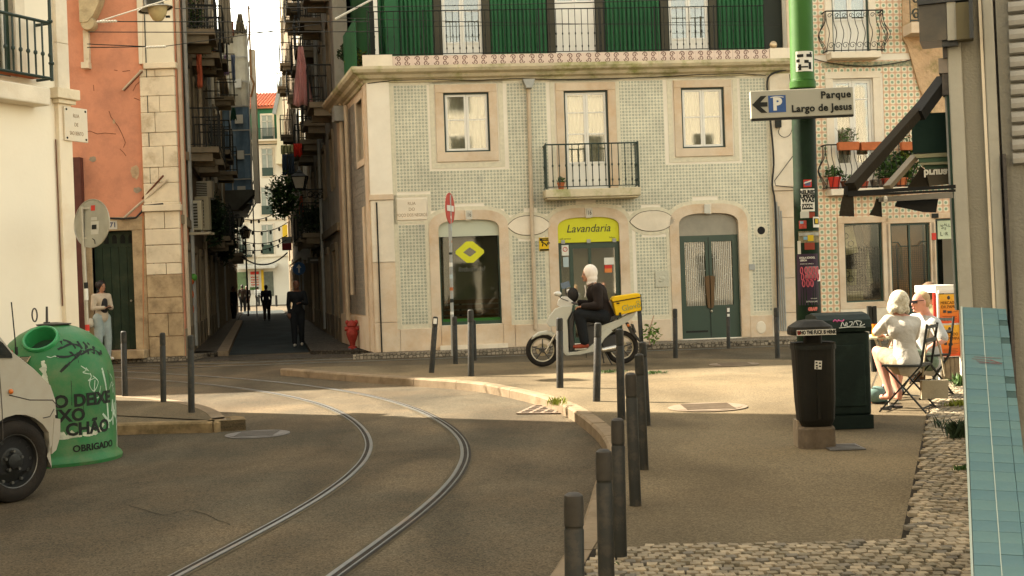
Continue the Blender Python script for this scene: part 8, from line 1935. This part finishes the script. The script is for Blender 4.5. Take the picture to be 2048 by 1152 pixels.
# ---- scooter and rider
M_SCW = mat('scooter_white',(.42,.41,.34),.28,.06,2,.05,20); M_SCB = flat('scooter_black',(.018,.018,.018),.4); M_CHR = mat('chrome',(.55,.52,.46),.25,.1,8,.05,40,.85)
sp = (G(1085,733,KZ) + G(1243,729,KZ)) / 2; SS = FOC / sp.y; t = thing('scooter','white delivery scooter standing side on before the laundry','scooter',sp)
def S(px,py): q = AY(px,py,sp.y); return (q.x - sp.x,q.z - sp.z)
def pp(px,py,y=0): x,z = S(px,py); return Vector((x,y,z))
for nm,(px,py),r in (('front_wheel',(1085,698),.272),('rear_wheel',(1243,694),.272)):
 c = pp(px,py); c.z = r + .0
 w = MB(); w.tube([(c.x + (r - .042) * math.cos(i * math.pi / 20),0,c.z + (r - .042) * math.sin(i * math.pi / 20)) for i in range(40)],.042,10,closed=True); wo = w.build(nm,M_RUB,t,True)
 w = MB(); w.tube([(c.x + (r - .085) * math.cos(i * math.pi / 20),0,c.z + (r - .085) * math.sin(i * math.pi / 20)) for i in range(40)],.016,8,closed=True); w.build('rim',mat('rim_gold',(.42,.36,.25),.35,.1,5,metal=.5),wo,True)
 w = MB()
 for k in range(5 if nm[0] == 'f' else 6): a = k * 2 * math.pi / 5 + .3; w.bar(c,c + Vector((math.cos(a),0,math.sin(a))) * (r - .09),.024,.018)
 w.cyl(c + Vector((0,-.04,0)),c + Vector((0,.04,0)),.035,.035,12); w.build('spokes',M_SCB,wo)
 w = MB(); w.lathe([(.055,-.05),(.10,-.05),(.10,-.046),(.055,-.046)],24,M=Matrix.Translation(c) @ Matrix.Rotation(-math.pi / 2,4,'X') @ Matrix.Scale(-1,4,(0,0,1))); w.build('brake_disc',_M['rim_gold'],wo)
def body(name,px,w0,m,par=t,bv=.02,y0=None,taper=None):
 b = MB(); P_ = [S(x,y) for x,y in px]; y1 = w0 / 2 if y0 is None else y0 + w0; ya = -w0 / 2 if y0 is None else y0; b.prism(P_,ya,y1)
 o = b.build(name,m,par); bm = bmesh.new(); bm.from_mesh(o.data); bmesh.ops.triangulate(bm,faces=[f_ for f_ in bm.faces if len(f_.verts) > 4],ngon_method='EAR_CLIP'); bm.to_mesh(o.data); bm.free()
 bevel(o,bv,3); o.modifiers['bevel'].angle_limit = R(55); return o
body('front_fender',[(1062,680),(1066,671),(1077,664),(1093,661),(1106,664),(1113,671),(1116,680),(1108,676),(1096,670),(1084,670),(1072,674)],.15,M_SCW)
body('apron',[(1092,645),(1098,632),(1110,618),(1124,612),(1144,611),(1142,624),(1133,640),(1135,660),(1136,704),(1130,709),(1126,700),(1123,672),(1112,652),(1098,652)],.34,M_SCW,bv=.03)
body('headlight',[(1094,644),(1099,634),(1108,624),(1112,632),(1104,645),(1097,648)],.20,mat('lens_grey',(.20,.20,.18),.15),bv=.01)
body('floor_panel',[(1126,704),(1150,702),(1172,697),(1188,684),(1200,668),(1214,656),(1224,662),(1208,676),(1198,692),(1186,702),(1160,708),(1132,710)],.32,M_SCW,bv=.015)
body('rear_body',[(1186,662),(1198,652),(1218,645),(1236,638),(1255,628),(1272,622),(1264,634),(1252,644),(1238,652),(1222,660),(1208,672),(1196,682),(1190,676)],.26,M_SCW,bv=.03)
body('inner_shield',[(1136,640),(1144,620),(1150,628),(1146,660),(1150,700),(1138,703)],.30,M_SCB)
body('under_seat',[(1168,650),(1190,645),(1192,668),(1186,690),(1172,697),(1164,690),(1168,670)],.26,M_SCB)
body('seat',[(1164,648),(1180,640),(1205,637),(1232,630),(1236,635),(1220,642),(1200,648),(1180,652),(1168,654)],.26,M_SCB,bv=.03)
body('engine_case',[(1200,676),(1228,668),(1246,684),(1243,700),(1218,704),(1204,694)],.18,M_SCB)
body('handlebar_cowl',[(1114,610),(1117,600),(1124,593),(1134,593),(1142,600),(1148,604),(1146,610),(1134,613),(1120,615)],.26,mat('cowl_white',(.52,.50,.44),.25),bv=.03)
body('rear_mudguard',[(1250,645),(1256,644),(1268,664),(1280,680),(1277,683),(1262,668)],.12,M_SCB,bv=.008); body('number_plate',[(1262,648),(1266,648),(1272,664),(1268,666)],.18,M_SCB,bv=.004)
b = MB(); b.cyl(pp(1110,668,-.07),pp(1092,702,-.07),.022,.018,10); b.cyl(pp(1110,668,.07),pp(1092,702,.07),.022,.018,10); b.build('fork',M_CHR,t,True)
b = MB(); b.cyl(pp(1206,699,-.14),pp(1232,694,-.15),.045,.055,14); b.ell(pp(1206,699,-.14),(.05,.04,.045)); b.build('exhaust',M_CHR,t,True)
b = MB(); b.tube([pp(1142,606,-.06),pp(1146,604,-.26),pp(1152,606,-.36)],.014,8); b.tube([pp(1142,606,.06),pp(1146,604,.26),pp(1150,606,.36)],.014,8); b.cyl(pp(1145,606,-.28),pp(1152,607,-.38),.018,.018,8); b.build('handlebar',M_SCB,t,True)
for k,(px,py,y) in enumerate(((1114,587,-.28),(1141,583,.25))):
 b = MB(); b.ell(pp(px,py,y),(.065,.05,.04)); mo = b.build('mirror',_M['cowl_white'],t,True); b = MB(); b.tube([pp(px,py + 3,y),pp(px + 8,py + 10,y * .8),pp(1136,602,y * .5)],.007,5); b.build('mirror_stalk',M_SCB,mo)
b = MB(); b.box(-.07,.07,-.02,.02,-.05,.05,M=Matrix.Translation(pp(1131,570,0)) @ Matrix.Rotation(-.25,4,'Y')); b.build('phone_mount',mat('phone_glow',(.10,.14,.19),.2),t); b = MB(); b.bar(pp(1131,574),pp(1133,596),.02); b.build('mount_arm',M_SCB,t)
b = MB(); b.ell(pp(1146,590,0),(.09,.12,.12)); b.build('handlebar_muff',mat('muff_black',(.02,.018,.016),.8),t,True)
b = MB(); b.ell(pp(1255,650,-.13),(.025,.02,.025)); b.build('rear_indicator',_M['amber'],t,True); b = MB(); b.bar(pp(1203,700),pp(1208,726),.02); b.bar(pp(1208,700,-.1),pp(1222,727,-.16),.018); b.bar(pp(1172,702,.05),pp(1173,716,.05),.014); b.build('stand',M_SCB,t)
b = MB(); b.bar(pp(1234,634,-.08),pp(1238,655,-.08),.02); b.bar(pp(1234,634,.08),pp(1238,655,.08),.02); b.bar(pp(1222,630),pp(1262,624),.16,.02); b.build('rack',M_SCB,t)
M_YB = mat('delivery_yellow',(.66,.41,.005),.6,.06,4,.2,20); bx = thing('delivery_box','yellow insulated delivery box strapped on the scooter rack','delivery box',sp)
P_ = [S(x,y) for x,y in ((1223,599),(1277,589),(1282,620),(1230,631))]; b = MB(); b.prism(P_,-.20,.20); bevel(b.build('bag',M_YB,bx),.018,3)
P_ = [S(x,y) for x,y in ((1221,599),(1226,593),(1275,586),(1279,590),(1278,594),(1223,603))]; b = MB(); b.prism(P_,-.205,.205); bevel(b.build('lid',M_YB,bx),.012,2)
b = MB(); b.tube([pp(1223,604,-.208),pp(1278,594,-.208)],.007,4); b.tube([pp(1279,588,-.2),pp(1281,620,-.2)],.007,4); b.box(-.02,.02,-.01,.01,-.01,.01,M=Matrix.Translation(pp(1234,606,-.212))); b.box(-.015,.015,-.01,.01,-.03,.03,M=Matrix.Translation(pp(1238,628,-.205))); b.build('zip',M_BLACK,bx)
q = pp(1260,613,-.206); text('Glovo',.125,mat('logo_green',(.22,.27,.10),.6),bx,q,rot=(math.pi / 2,-.19,0),name='bag_lettering',sx=1.0); b = MB(); c = pp(1273,604,-.204); b.tube([c + Vector((.022 * math.cos(i),0,.022 * math.sin(i))) for i in [k * math.pi / 6 for k in range(12)]],.004,4,closed=True); b.build('logo_drop',_M['logo_green'],bx)
rd = thing('person','delivery rider in a white hood, black jacket and red shoes sitting on the scooter','person',sp); f = Vector((-1,0,0))
def pr_(px,py,y): return pp(px,py,y)
J = dict(pel=pr_(1207,630,0),nk=pr_(1187,566,0),hd=pr_(1176,549,-.0),shL=pr_(1192,577,-.18),shR=pr_(1190,577,.18),elL=pr_(1196,611,-.24),elR=pr_(1186,610,.26),wrL=pr_(1165,612,-.20),wrR=pr_(1160,606,.22),hpL=pr_(1204,633,-.10),hpR=pr_(1204,633,.10),knL=pr_(1157,627,-.17),knR=pr_(1160,629,.17),anL=pr_(1168,683,-.17),anR=pr_(1172,686,.17),toL=pr_(1152,692,-.18),toR=pr_(1156,694,.18))
for k in ('pel','hpL','hpR','knL','knR'): pass
figure(rd,J,f,M_SKINT,mat('jacket_black',(.018,.013,.011),.8,.2,8,.5,25),mat('trousers_black',(.012,.013,.014),.85,.2,8,.4,25),mat('shoes_red',(.24,.045,.02),.7,.15,10,.3,40),top_r=1.36,bot_r=1.24,hf=(-.95,-.25,-.1),hands={'L': ((-1,.1,-.1),(0,0,1)),'R': ((-1,0,0),(0,0,1))})
hp = J['hd'] if isinstance(J['hd'],Vector) else Vector(J['hd'])
M_HOOD = mat('hood_white',(.68,.60,.52),.9,.06,8,.5,30)
blob('hood',[],M_HOOD,rd,vox=.010,smooth=3,ells=[(hp + Vector((.04,.0,.03)),(.118,.118,.135)),(hp + Vector((.055,0,-.06)),(.095,.11,.10)),(hp + Vector((.05,0,-.14)),(.085,.10,.06))])
b = MB(); b.tube([hp + Vector((-.06,-.06,-.17)),hp + Vector((-.05,-.11,-.28)),hp + Vector((-.07,-.12,-.36))],.008,5); b.build('hood_cord',M_HOOD,rd); b = MB(); b.tube([hp + Vector((-.02,-.12,-.18)),hp + Vector((.06,-.19,-.14)),hp + Vector((.13,-.20,-.24))],.018,6); b.build('backpack_strap',mat('strap_brown',(.14,.10,.08),.8),rd,True)
blob('shoe_sole',[(Vector(J['anL']) + Vector((.02,-.0,-.105)),.018,Vector(J['toL']) + Vector((-.02,0,-.04)),.018)],M_WHITEDIM,rd)
# ---- cafe group in the sun
M_LINEN = mat('linen_white',(.50,.455,.385),.9,.08,9,.7,12,bd=.03); M_LINEN2 = mat('linen_shorts',(.33,.265,.17),.9,.08,9,.7,12,bd=.03); M_HAIRW = mat('hair_white',(.60,.53,.40),.7,.25,40,1.0,60,col2=(.42,.35,.23),lo=.45,hi=.6,sc2=25)
CY = 12.35; c0 = Vector((AY(1808,800,CY).x,CY,KZ)); cs = CY / FOC
def cp(px,py,y=0.0): q = AY(px,py,CY); return Vector((q.x - c0.x,y,q.z - KZ))
t = thing('person','white haired woman in white linen shirt and shorts seated with her back turned','person',c0); f = Vector((-.83,.55,0)).normalized()
J = dict(pel=cp(1812,722,-.02),nk=cp(1803,632,.05),hd=cp(1800,606,.08),shL=cp(1778,642,.02),shR=cp(1835,645,.08),elL=cp(1762,664,.12),elR=cp(1846,675,.28),wrL=cp(1778,672,.32),wrR=cp(1822,672,.45),hpL=cp(1800,728,.0),hpR=cp(1820,728,.08),knL=cp(1770,706,.26),knR=cp(1796,712,.44),anL=cp(1786,787,.10),anR=cp(1812,790,.22),toL=cp(1773,797,.16),toR=cp(1806,798,.33))
figure(t,J,f,M_SKINP,M_LINEN,M_LINEN2,None,sleeves=.72,legs=.36,fem=True,top_r=1.08,bot_r=1.04,hf=(-.75,.65,-.05))
hp = Vector(J['hd']); rnd = random.Random(8)
hairblob(t,[(hp + Vector((.01,-.025,.02)),(.100,.102,.112)),(hp + Vector((-.01,-.02,-.02)),(.097,.092,.082))] + [(hp + Vector((.085 * math.cos(a_),.085 * math.sin(a_) - .02,-.06 + .012 * math.sin(a_ * 5))),(.026,.026,.042)) for a_ in [k_ * .28 for k_ in range(-14,6)]],M_HAIRW)
for S_ in 'LR': b = MB(); q,e = Vector(J['an' + S_]),Vector(J['to' + S_]); b.bar(Vector((q.x,q.y,.012)),Vector((e.x,e.y,.012)),.075,.02); b.tube([lerp(q,e,.5) + Vector((-.035,0,-.01)),lerp(q,e,.6) + Vector((0,0,.03)),lerp(q,e,.5) + Vector((.035,0,-.01))],.008,5); b.build('sandal',M_SCB,t)
# folding chair
def folding_chair(label,loc,rz,sc=1.0,group='black folding chairs of the cafe'):
 t = thing('folding_chair',label,'chair',loc,rz,group); r = .011
 for sx_ in (-.2,.2):
  b = MB(); b.bar((sx_,-.24,0),(sx_,.16,.80 * .58 + .0),.022,.014); b.build('leg',M_BLACK,t)
  b = MB(); b.bar((sx_ * .92,.22,0),(sx_ * .92,-.20,.46),.022,.014); b.bar((sx_ * .92,-.20,.46),(sx_ * .92,-.27,.86),.022,.014); b.build('rear_leg',M_BLACK,t)
 b = MB(); b.box(-.2,.2,-.20,.18,.445,.465); b.build('seat',M_BLACK,t)
 b = MB(); b.bar((-.18,-.25,.70),(.18,-.25,.70),.012,.035); b.bar((-.18,-.268,.83),(.18,-.268,.83),.012,.03); b.build('backrest',M_BLACK,t)
 b = MB(); b.bar((-.2,-.20,.045),(.2,-.20,.045),.014); b.bar((-.18,.19,.03),(.18,.19,.03),.014); b.build('stretcher',M_BLACK,t); return t
folding_chair('black folding chair carrying the white haired woman',c0 + cp(1814,800,.0) * 1.0 - Vector((0,0,cp(1814,800).z)),math.atan2(f.y,f.x) - math.pi / 2)
# table with things on it
tb = Vector((AY(1768,790,13.0).x,13.0,KZ)); t = thing('cafe_table','small pale round cafe table between the seated people','table',tb)
b = MB(); b.cyl((0,0,.69),(0,0,.71),.30,.30,28); b.build('table_top',mat('table_green',(.40,.42,.30),.5),t)
for k in range(3): a = k * 2.1 + .5; b = MB(); b.bar((.2 * math.cos(a),.2 * math.sin(a),0),(-.1 * math.cos(a),-.1 * math.sin(a),.69),.018); b.build('leg',M_WHITEDIM,t)
o = MB().lathe([(.001,0),(.033,0),(.038,.11),(.036,.13)],14).build('drink_glass',mat('drink_orange',(.50,.16,.01),.2),None,True,loc=tb + Vector((-.10,-.1,.71))); tag(o,'glass of orange drink on the cafe table','glass')
o = MB().box(-.04,.04,-.025,.025,0,.02).build('snack_tray',M_RED,None,loc=tb + Vector((.06,-.12,.71))); tag(o,'small red tray on the cafe table','tray')
# man with sunglasses
MY = 13.55; m0 = Vector((AY(1850,790,MY).x,MY,KZ))
def mp(px,py,y=0.0): q = AY(px,py,MY); return Vector((q.x - m0.x,y,q.z - KZ))
t = thing('person','man with sunglasses and short fair hair in a pale grey shirt facing left','person',m0); f = Vector((-.92,-.38,0)).normalized()
J = dict(pel=mp(1860,722,0),nk=mp(1852,627,0),hd=mp(1839,604,-.02),shL=mp(1860,646,-.14),shR=mp(1838,641,.15),elL=mp(1872,678,-.24),elR=mp(1815,668,.1),wrL=mp(1846,688,-.30),wrR=mp(1795,676,0),hpL=mp(1852,722,-.09),hpR=mp(1850,722,.09),knL=mp(1795,703,-.16),knR=mp(1790,700,.10),anL=mp(1788,770,-.14),anR=mp(1776,772,.10))
figure(t,J,f,M_SKINP,mat('shirt_palegrey',(.42,.42,.40),.9,.08,8,.5,25),mat('shorts_green',(.14,.18,.13),.9,.3,9),M_SCB,sleeves=.42,legs=.46,top_r=1.15,hf=(-.96,-.28,-.06),eyes=False)
hp = Vector(J['hd']); hairblob(t,[(hp + Vector((.03,.01,.045)),(.082,.078,.078)),(hp + Vector((.055,.01,.0)),(.055,.076,.075))],mat('hair_fair',(.38,.25,.13),.7,.2,40,.6,60))
b = MB(); g_ = hp + Vector((-.085,-.026,.006)); b.box(-.012,.012,-.062,.062,-.018,.016,M=Matrix.Translation(g_) @ Matrix.Rotation(.28,4,'Z')); b.bar(g_ + Vector((.0,-.06,.01)),g_ + Vector((.10,-.055,.012)),.006); tag(b.build('sunglasses',flat('lens_black',(.01,.01,.012),.15),loc=m0),'dark sunglasses on the man with short fair hair','sunglasses')
folding_chair('black folding chair under the man with sunglasses',Vector((m0.x + mp(1850,790).x,MY + .02,KZ)),math.atan2(f.y,f.x) - math.pi / 2)
# man behind
NY = 15.0; n0 = Vector((AY(1868,770,NY).x,NY,KZ))
def np_(px,py,y=0.0): q = AY(px,py,NY); return Vector((q.x - n0.x,y,q.z - KZ))
t = thing('person','brown haired man in an olive shirt sitting behind the man with sunglasses','person',n0); f = Vector((-.5,.86,0)).normalized()
J = dict(pel=np_(1874,705,0),nk=np_(1868,606,0),hd=np_(1856,584,.02),shL=np_(1850,622,.05),shR=np_(1888,624,-.08),elL=np_(1845,660,.12),elR=np_(1893,668,.05),wrL=np_(1838,668,.3),wrR=np_(1870,672,.25),hpL=np_(1868,706,.05),hpR=np_(1880,706,-.05),knL=np_(1845,700,.40),knR=np_(1862,700,.42),anL=np_(1846,765,.35),anR=np_(1862,765,.38))
figure(t,J,f,M_SKINP,mat('shirt_olive',(.20,.18,.10),.9,.1,8,.4,25),mat('trousers_brown',(.10,.055,.03),.9,.1,8),M_SCB,sleeves=.45,legs=1.0,hf=(-.55,.8,0),top_r=1.1)
hp = Vector(J['hd']); hairblob(t,[(hp + Vector((.015,-.02,.035)),(.088,.09,.09)),(hp + Vector((.03,-.04,-.02)),(.07,.06,.08))],mat('hair_brown',(.11,.065,.035),.7,.2,40,.6,60))
folding_chair('black folding chair under the man in the olive shirt',Vector((n0.x + np_(1870,770).x,NY,KZ)),math.atan2(f.y,f.x) - math.pi / 2)
# bag on the ground side, canvas bag on chair
t = thing('tote_bag','cream canvas tote bag hanging from the back of the folding chair','bag',c0 + Vector((.33,.1,0)))
b = MB(); b.loft([[Vector((x,y,z)) for x,y in ((-.13,-.035),(.13,-.035),(.13,.035),(-.13,.035))] for z in (.10,)] + [[Vector((x * 1.1 + .01,y,z)) for x,y in ((-.12,-.03),(.12,-.03),(.12,.03),(-.12,.03))] for z in (.28,)]); b.build('bag',mat('canvas',(.36,.30,.20),.9,.1,8,.4,30),t)
b = MB(); b.tube([(-.11,-.02,.32),(-.08,-.04,.6),(-.02,-.03,.84)],.010,5); b.tube([(.11,-.02,.32),(.06,-.04,.6),(-.01,-.03,.84)],.010,5); b.build('straps',_M['canvas'],t,True)
b = MB(); b.ell((0,0,.09),(.12,.1,.09)); b.ell((.09,.02,.05),(.06,.06,.05)); o = b.build('rucksack',mat('bag_teal',(.14,.22,.20),.9,.3,9),None,True,loc=(AY(1752,780,13.1).x,13.1,KZ)); tag(o,'pale teal bag on the ground under the cafe table','bag')
b = MB(); b.box(-.06,.06,-.05,.05,0,.06); o = b.build('snack_box',mat('orange_box',(.60,.08,.01),.6),loc=G(1752,804,KZ)); tag(o,'small orange box on the ground beside the container','box')
# orange poster stand with planter
OY = 14.4; q0 = AY(1902,762,OY); t = thing('poster_stand','white framed stand with two orange market posters beside the cafe guests','poster stand',(q0.x,OY,KZ),.06); s = OY / FOC
def zo(py): return AY(1902,py,OY).z - KZ
wd_ = 24 * s; b = MB(); b.box(-wd_,-wd_ + .02,-.02,.02,0,zo(585)); b.box(wd_ - .02,wd_,-.02,.02,0,zo(585)); b.box(-wd_ + .02,wd_ - .02,-.02,.02,zo(586),zo(580)); b.box(-wd_ + .02,wd_ - .02,.0,.02,zo(714),zo(588)); b.build('frame',mat('stand_white',(.66,.60,.52),.5),t)
b = MB(); b.loft([[Vector((x,y,z)) for x,y in ((-wd_,.02),(wd_,.02),(wd_ - .02,.5),(-wd_ - .06,.5))] for z in (zo(584),zo(570))]); b.build('white_top',M_WHITE,t)
b = MB(); b.box(-wd_ - .03,-wd_ - .002,.02,.04,zo(640),zo(585)); b.build('red_edge',M_RED,t)
def grad(key):
 m = bpy.data.materials.new(key); m.use_nodes = True; n,l = nodes_of(m); p_ = n['Principled BSDF']; p_.inputs['Roughness'].default_value = .6; tc = n.new('ShaderNodeTexCoord'); sx_ = n.new('ShaderNodeSeparateXYZ'); l.new(tc.outputs['Generated'],sx_.inputs[0]); cr = n.new('ShaderNodeValToRGB'); cr.color_ramp.elements[0].color = (.62,.05,.002,1); cr.color_ramp.elements[1].color = (.72,.38,.01,1); l.new(sx_.outputs[2],cr.inputs[0]); l.new(cr.outputs[0],p_.inputs['Base Color']); return m
M_POS = grad('poster_orange')
for k,(ya,yb) in enumerate(((588,646),(650,712))):
 b = MB(); b.box(-wd_ + .022,wd_ - .022,-.008,-.001,zo(yb),zo(ya)); po_ = b.build('poster',M_POS,t); zc_m = (zo(ya) + zo(yb)) / 2; h_ = zo(ya) - zo(yb)
 M_PL = mat('poster_ink',(.14,.06,.01),.7)
 text('MERCADO',.048,M_PL,po_,(0,-.010,zc_m + h_ * .20),name='poster_lettering',sx=.85); text('DA TAPIA' if False else 'DA PAMPA',.05,M_PL,po_,(.01,-.010,zc_m + h_ * .06),name='poster_lettering',sx=.85)
 for q in range(4): b = MB(); b.box(-.08,.09 - .02 * (q % 2),-.010,-.008,zc_m - h_ * (.28 + .045 * q),zc_m - h_ * (.28 + .045 * q) + .005); b.build('poster_lines',M_PL,po_)
 b = MB(); b.box(-.07,-.035,-.011,-.008,zc_m - h_ * .14,zc_m - h_ * .05); b.box(-.02,.03,-.011,-.008,zc_m - h_ * .16,zc_m - h_ * .08); b.bar((.03,-.0095,zc_m - h_ * .12),(.11,-.0095,zc_m - h_ * .09),.005,.003); b.ell((0,-.009,zc_m + h_ * .38),(.018,.002,.022)); b.build('poster_drawing',M_EYE,po_)
t = thing('wooden_planter','weathered wooden planter box under the orange posters','planter',G(1905,766,KZ)); s = t.location.y / FOC; w_ = 23 * s; h_ = .30
b = MB(); b.box(-w_,w_,0,.3,0,h_); b.build('box',M_DK,t)
for i in range(5): b = MB(); b.box(-w_ + i * 2 * w_ / 5 + .003,-w_ + (i + 1) * 2 * w_ / 5 - .003,-.02,0,0,h_ - .004 * (i % 2)); b.build('plank',mat('grey_plank',(.22,.17,.11),.9,.25,4,.5,20,col2=(.12,.09,.06),lo=.45,hi=.7,sc2=6),t)
leafy(t,'foliage',(0,.1,h_ + .03),(w_ * .9,.1,.06),50,M_LEAFD,.04,3)
for (a,c,lab) in (((1748,612),(1752,720),'dark upright post behind the container, left of the cafe table'),((1738,612),(1746,690),'second dark post behind the container near the shop window')):
 A_ = AY(a[0],a[1],17.0); t = thing('dark_post',lab,'post',(AY(c[0],c[1],17).x,17.0,KZ)); b = MB(); b.bar((0,0,0),(A_.x - t.location.x,0,A_.z - KZ),.07,.05); b.build('shaft',M_BLACK,t)
# ---- people in the alley (small, in shade)
def walker(label,px,py,hgt,f,skin,topm,botm,shoem,hair,step=.12,arm=None,vox=.016,bag=None):
 p = G(px,py,0.006); t = thing('person',label,'person',p); k = hgt / 1.7; f = Vector(f).normalized(); sR = Vector((f.y,-f.x,0))
 def w(s_,f_,z): return (sR * s_ + f * f_ + Vector((0,0,z))) * k
 J = dict(pel=w(0,0,.93),nk=w(0,.02,1.42),hd=w(0,.04,1.58),shR=w(.18,0,1.36),shL=w(-.18,0,1.36),elR=w(.22,-.04,1.09),elL=w(-.22,.0,1.09),wrR=w(.2,.06,.87),wrL=w(-.2,.05,.87),hpR=w(.09,0,.88),hpL=w(-.09,0,.88),knR=w(.09,step,.48),knL=w(-.09,-step * .3 + .04,.48),anR=w(.09,step * 1.5,.085),anL=w(-.09,-step * 1.5,.10))
 if arm: J.update({q: w(*v) for q,v in arm.items()})
 figure(t,J,f,skin,topm,botm,shoem,top_r=1.1,bot_r=1.05); hp = Vector(J['hd']); hairblob(t,[(hp - f * .02 + Vector((0,0,.035)),(.085,.085,.085)),(hp - f * .045 - Vector((0,0,.02)),(.07,.06,.09))],hair); return t
M_NAVY = mat('cloth_darknavy',(.014,.016,.018),.9,.2,8); M_DBR = mat('cloth_darkbrown',(.03,.022,.018),.9,.2,8); M_HRED = mat('hair_auburn',(.10,.03,.015),.6,.2,20)
walker('woman in black with auburn hair walking towards the square from the alley',597,692,1.68,(.15,-1,0),M_SKIND,M_NAVY,M_NAVY,M_WHITEDIM,M_HRED,.10,dict(elL=(-.24,.02,1.10),wrL=(-.10,.20,1.12)))
walker('man in dark clothes seen from behind in the middle of the alley road',534,641,1.62,(-.1,1,0),M_SKIND,M_NAVY,M_DBR,M_SCB,M_HAIRD)
walker('dark figure standing close to the left wall deep in the alley',468,641,1.6,(.8,-.4,0),M_SKIND,M_NAVY,M_NAVY,M_SCB,M_HAIRD,.03)
walker('person in dark clothes walking away on the left, just before the light',486,625,1.7,(-.1,1,0),M_SKIND,M_DBR,M_NAVY,M_SCB,M_HAIRD)
walker('second person of the pair before the light, half hidden, in brown',495,622,1.62,(-.1,-1,0),M_SKIND,M_DBR,M_DBR,M_SCB,M_HAIRD)
walker('cyclist in a bright white shirt at the sunny end of the alley',516,611,1.55,(-.1,1,0),M_SKINT,M_WHITE,M_DBR,M_SCB,M_HAIRD,.05)
p = G(516,612,0); t = thing('bicycle','bicycle under the white shirted cyclist at the end of the alley','bicycle',p + Vector((0,.3,0)))
def bike(t,ang):
 u = Vector((math.cos(ang),math.sin(ang),0))
 for k in (-1,1): b = MB(); c = u * (.52 * k) + Vector((0,0,.33)); b.tube([c + u * .32 * math.cos(q * math.pi / 10) + Vector((0,0,.32 * math.sin(q * math.pi / 10))) for q in range(20)],.02,5,closed=True); b.build('wheel',M_RUB,t,True)
 A_,B_,C_,D_ = u * -.52 + Vector((0,0,.33)),u * -.05 + Vector((0,0,.3)),u * -.18 + Vector((0,0,.85)),u * .38 + Vector((0,0,.82)); b = MB()
 for p_,q_ in ((A_,B_),(A_,C_),(B_,C_),(B_,D_),(C_,D_),(D_,u * .52 + Vector((0,0,.33))),(D_,u * .36 + Vector((0,0,1.0)))): b.bar(p_,q_,.035)
 b.build('frame',M_DK,t); b = MB(); n_ = Vector((-u.y,u.x,0)); b.bar(u * .36 + Vector((0,0,1.0)) - n_ * .28,u * .36 + Vector((0,0,1.0)) + n_ * .28,.03); b.build('handlebar',M_DK,t); b = MB(); b.box(-.12,.12,-.06,.06,.86,.91,M=Matrix.Translation(u * -.18) @ Matrix.Rotation(ang,4,'Z')); b.build('saddle',M_SCB,t)
bike(t,R(95)); t = thing('bicycle','parked bicycle leaning by the wall at the sunny right end of the alley','bicycle',G(566,607,0)); bike(t,R(30))
t = thing('bollard','dark bollard at the sunny end of the alley','bollard',G(553,613,0),group='grey metal bollards round the square'); b = MB(); b.cyl((0,0,0),(0,0,.85),.09,.09,12); b.build('post',M_BOL,t,True)
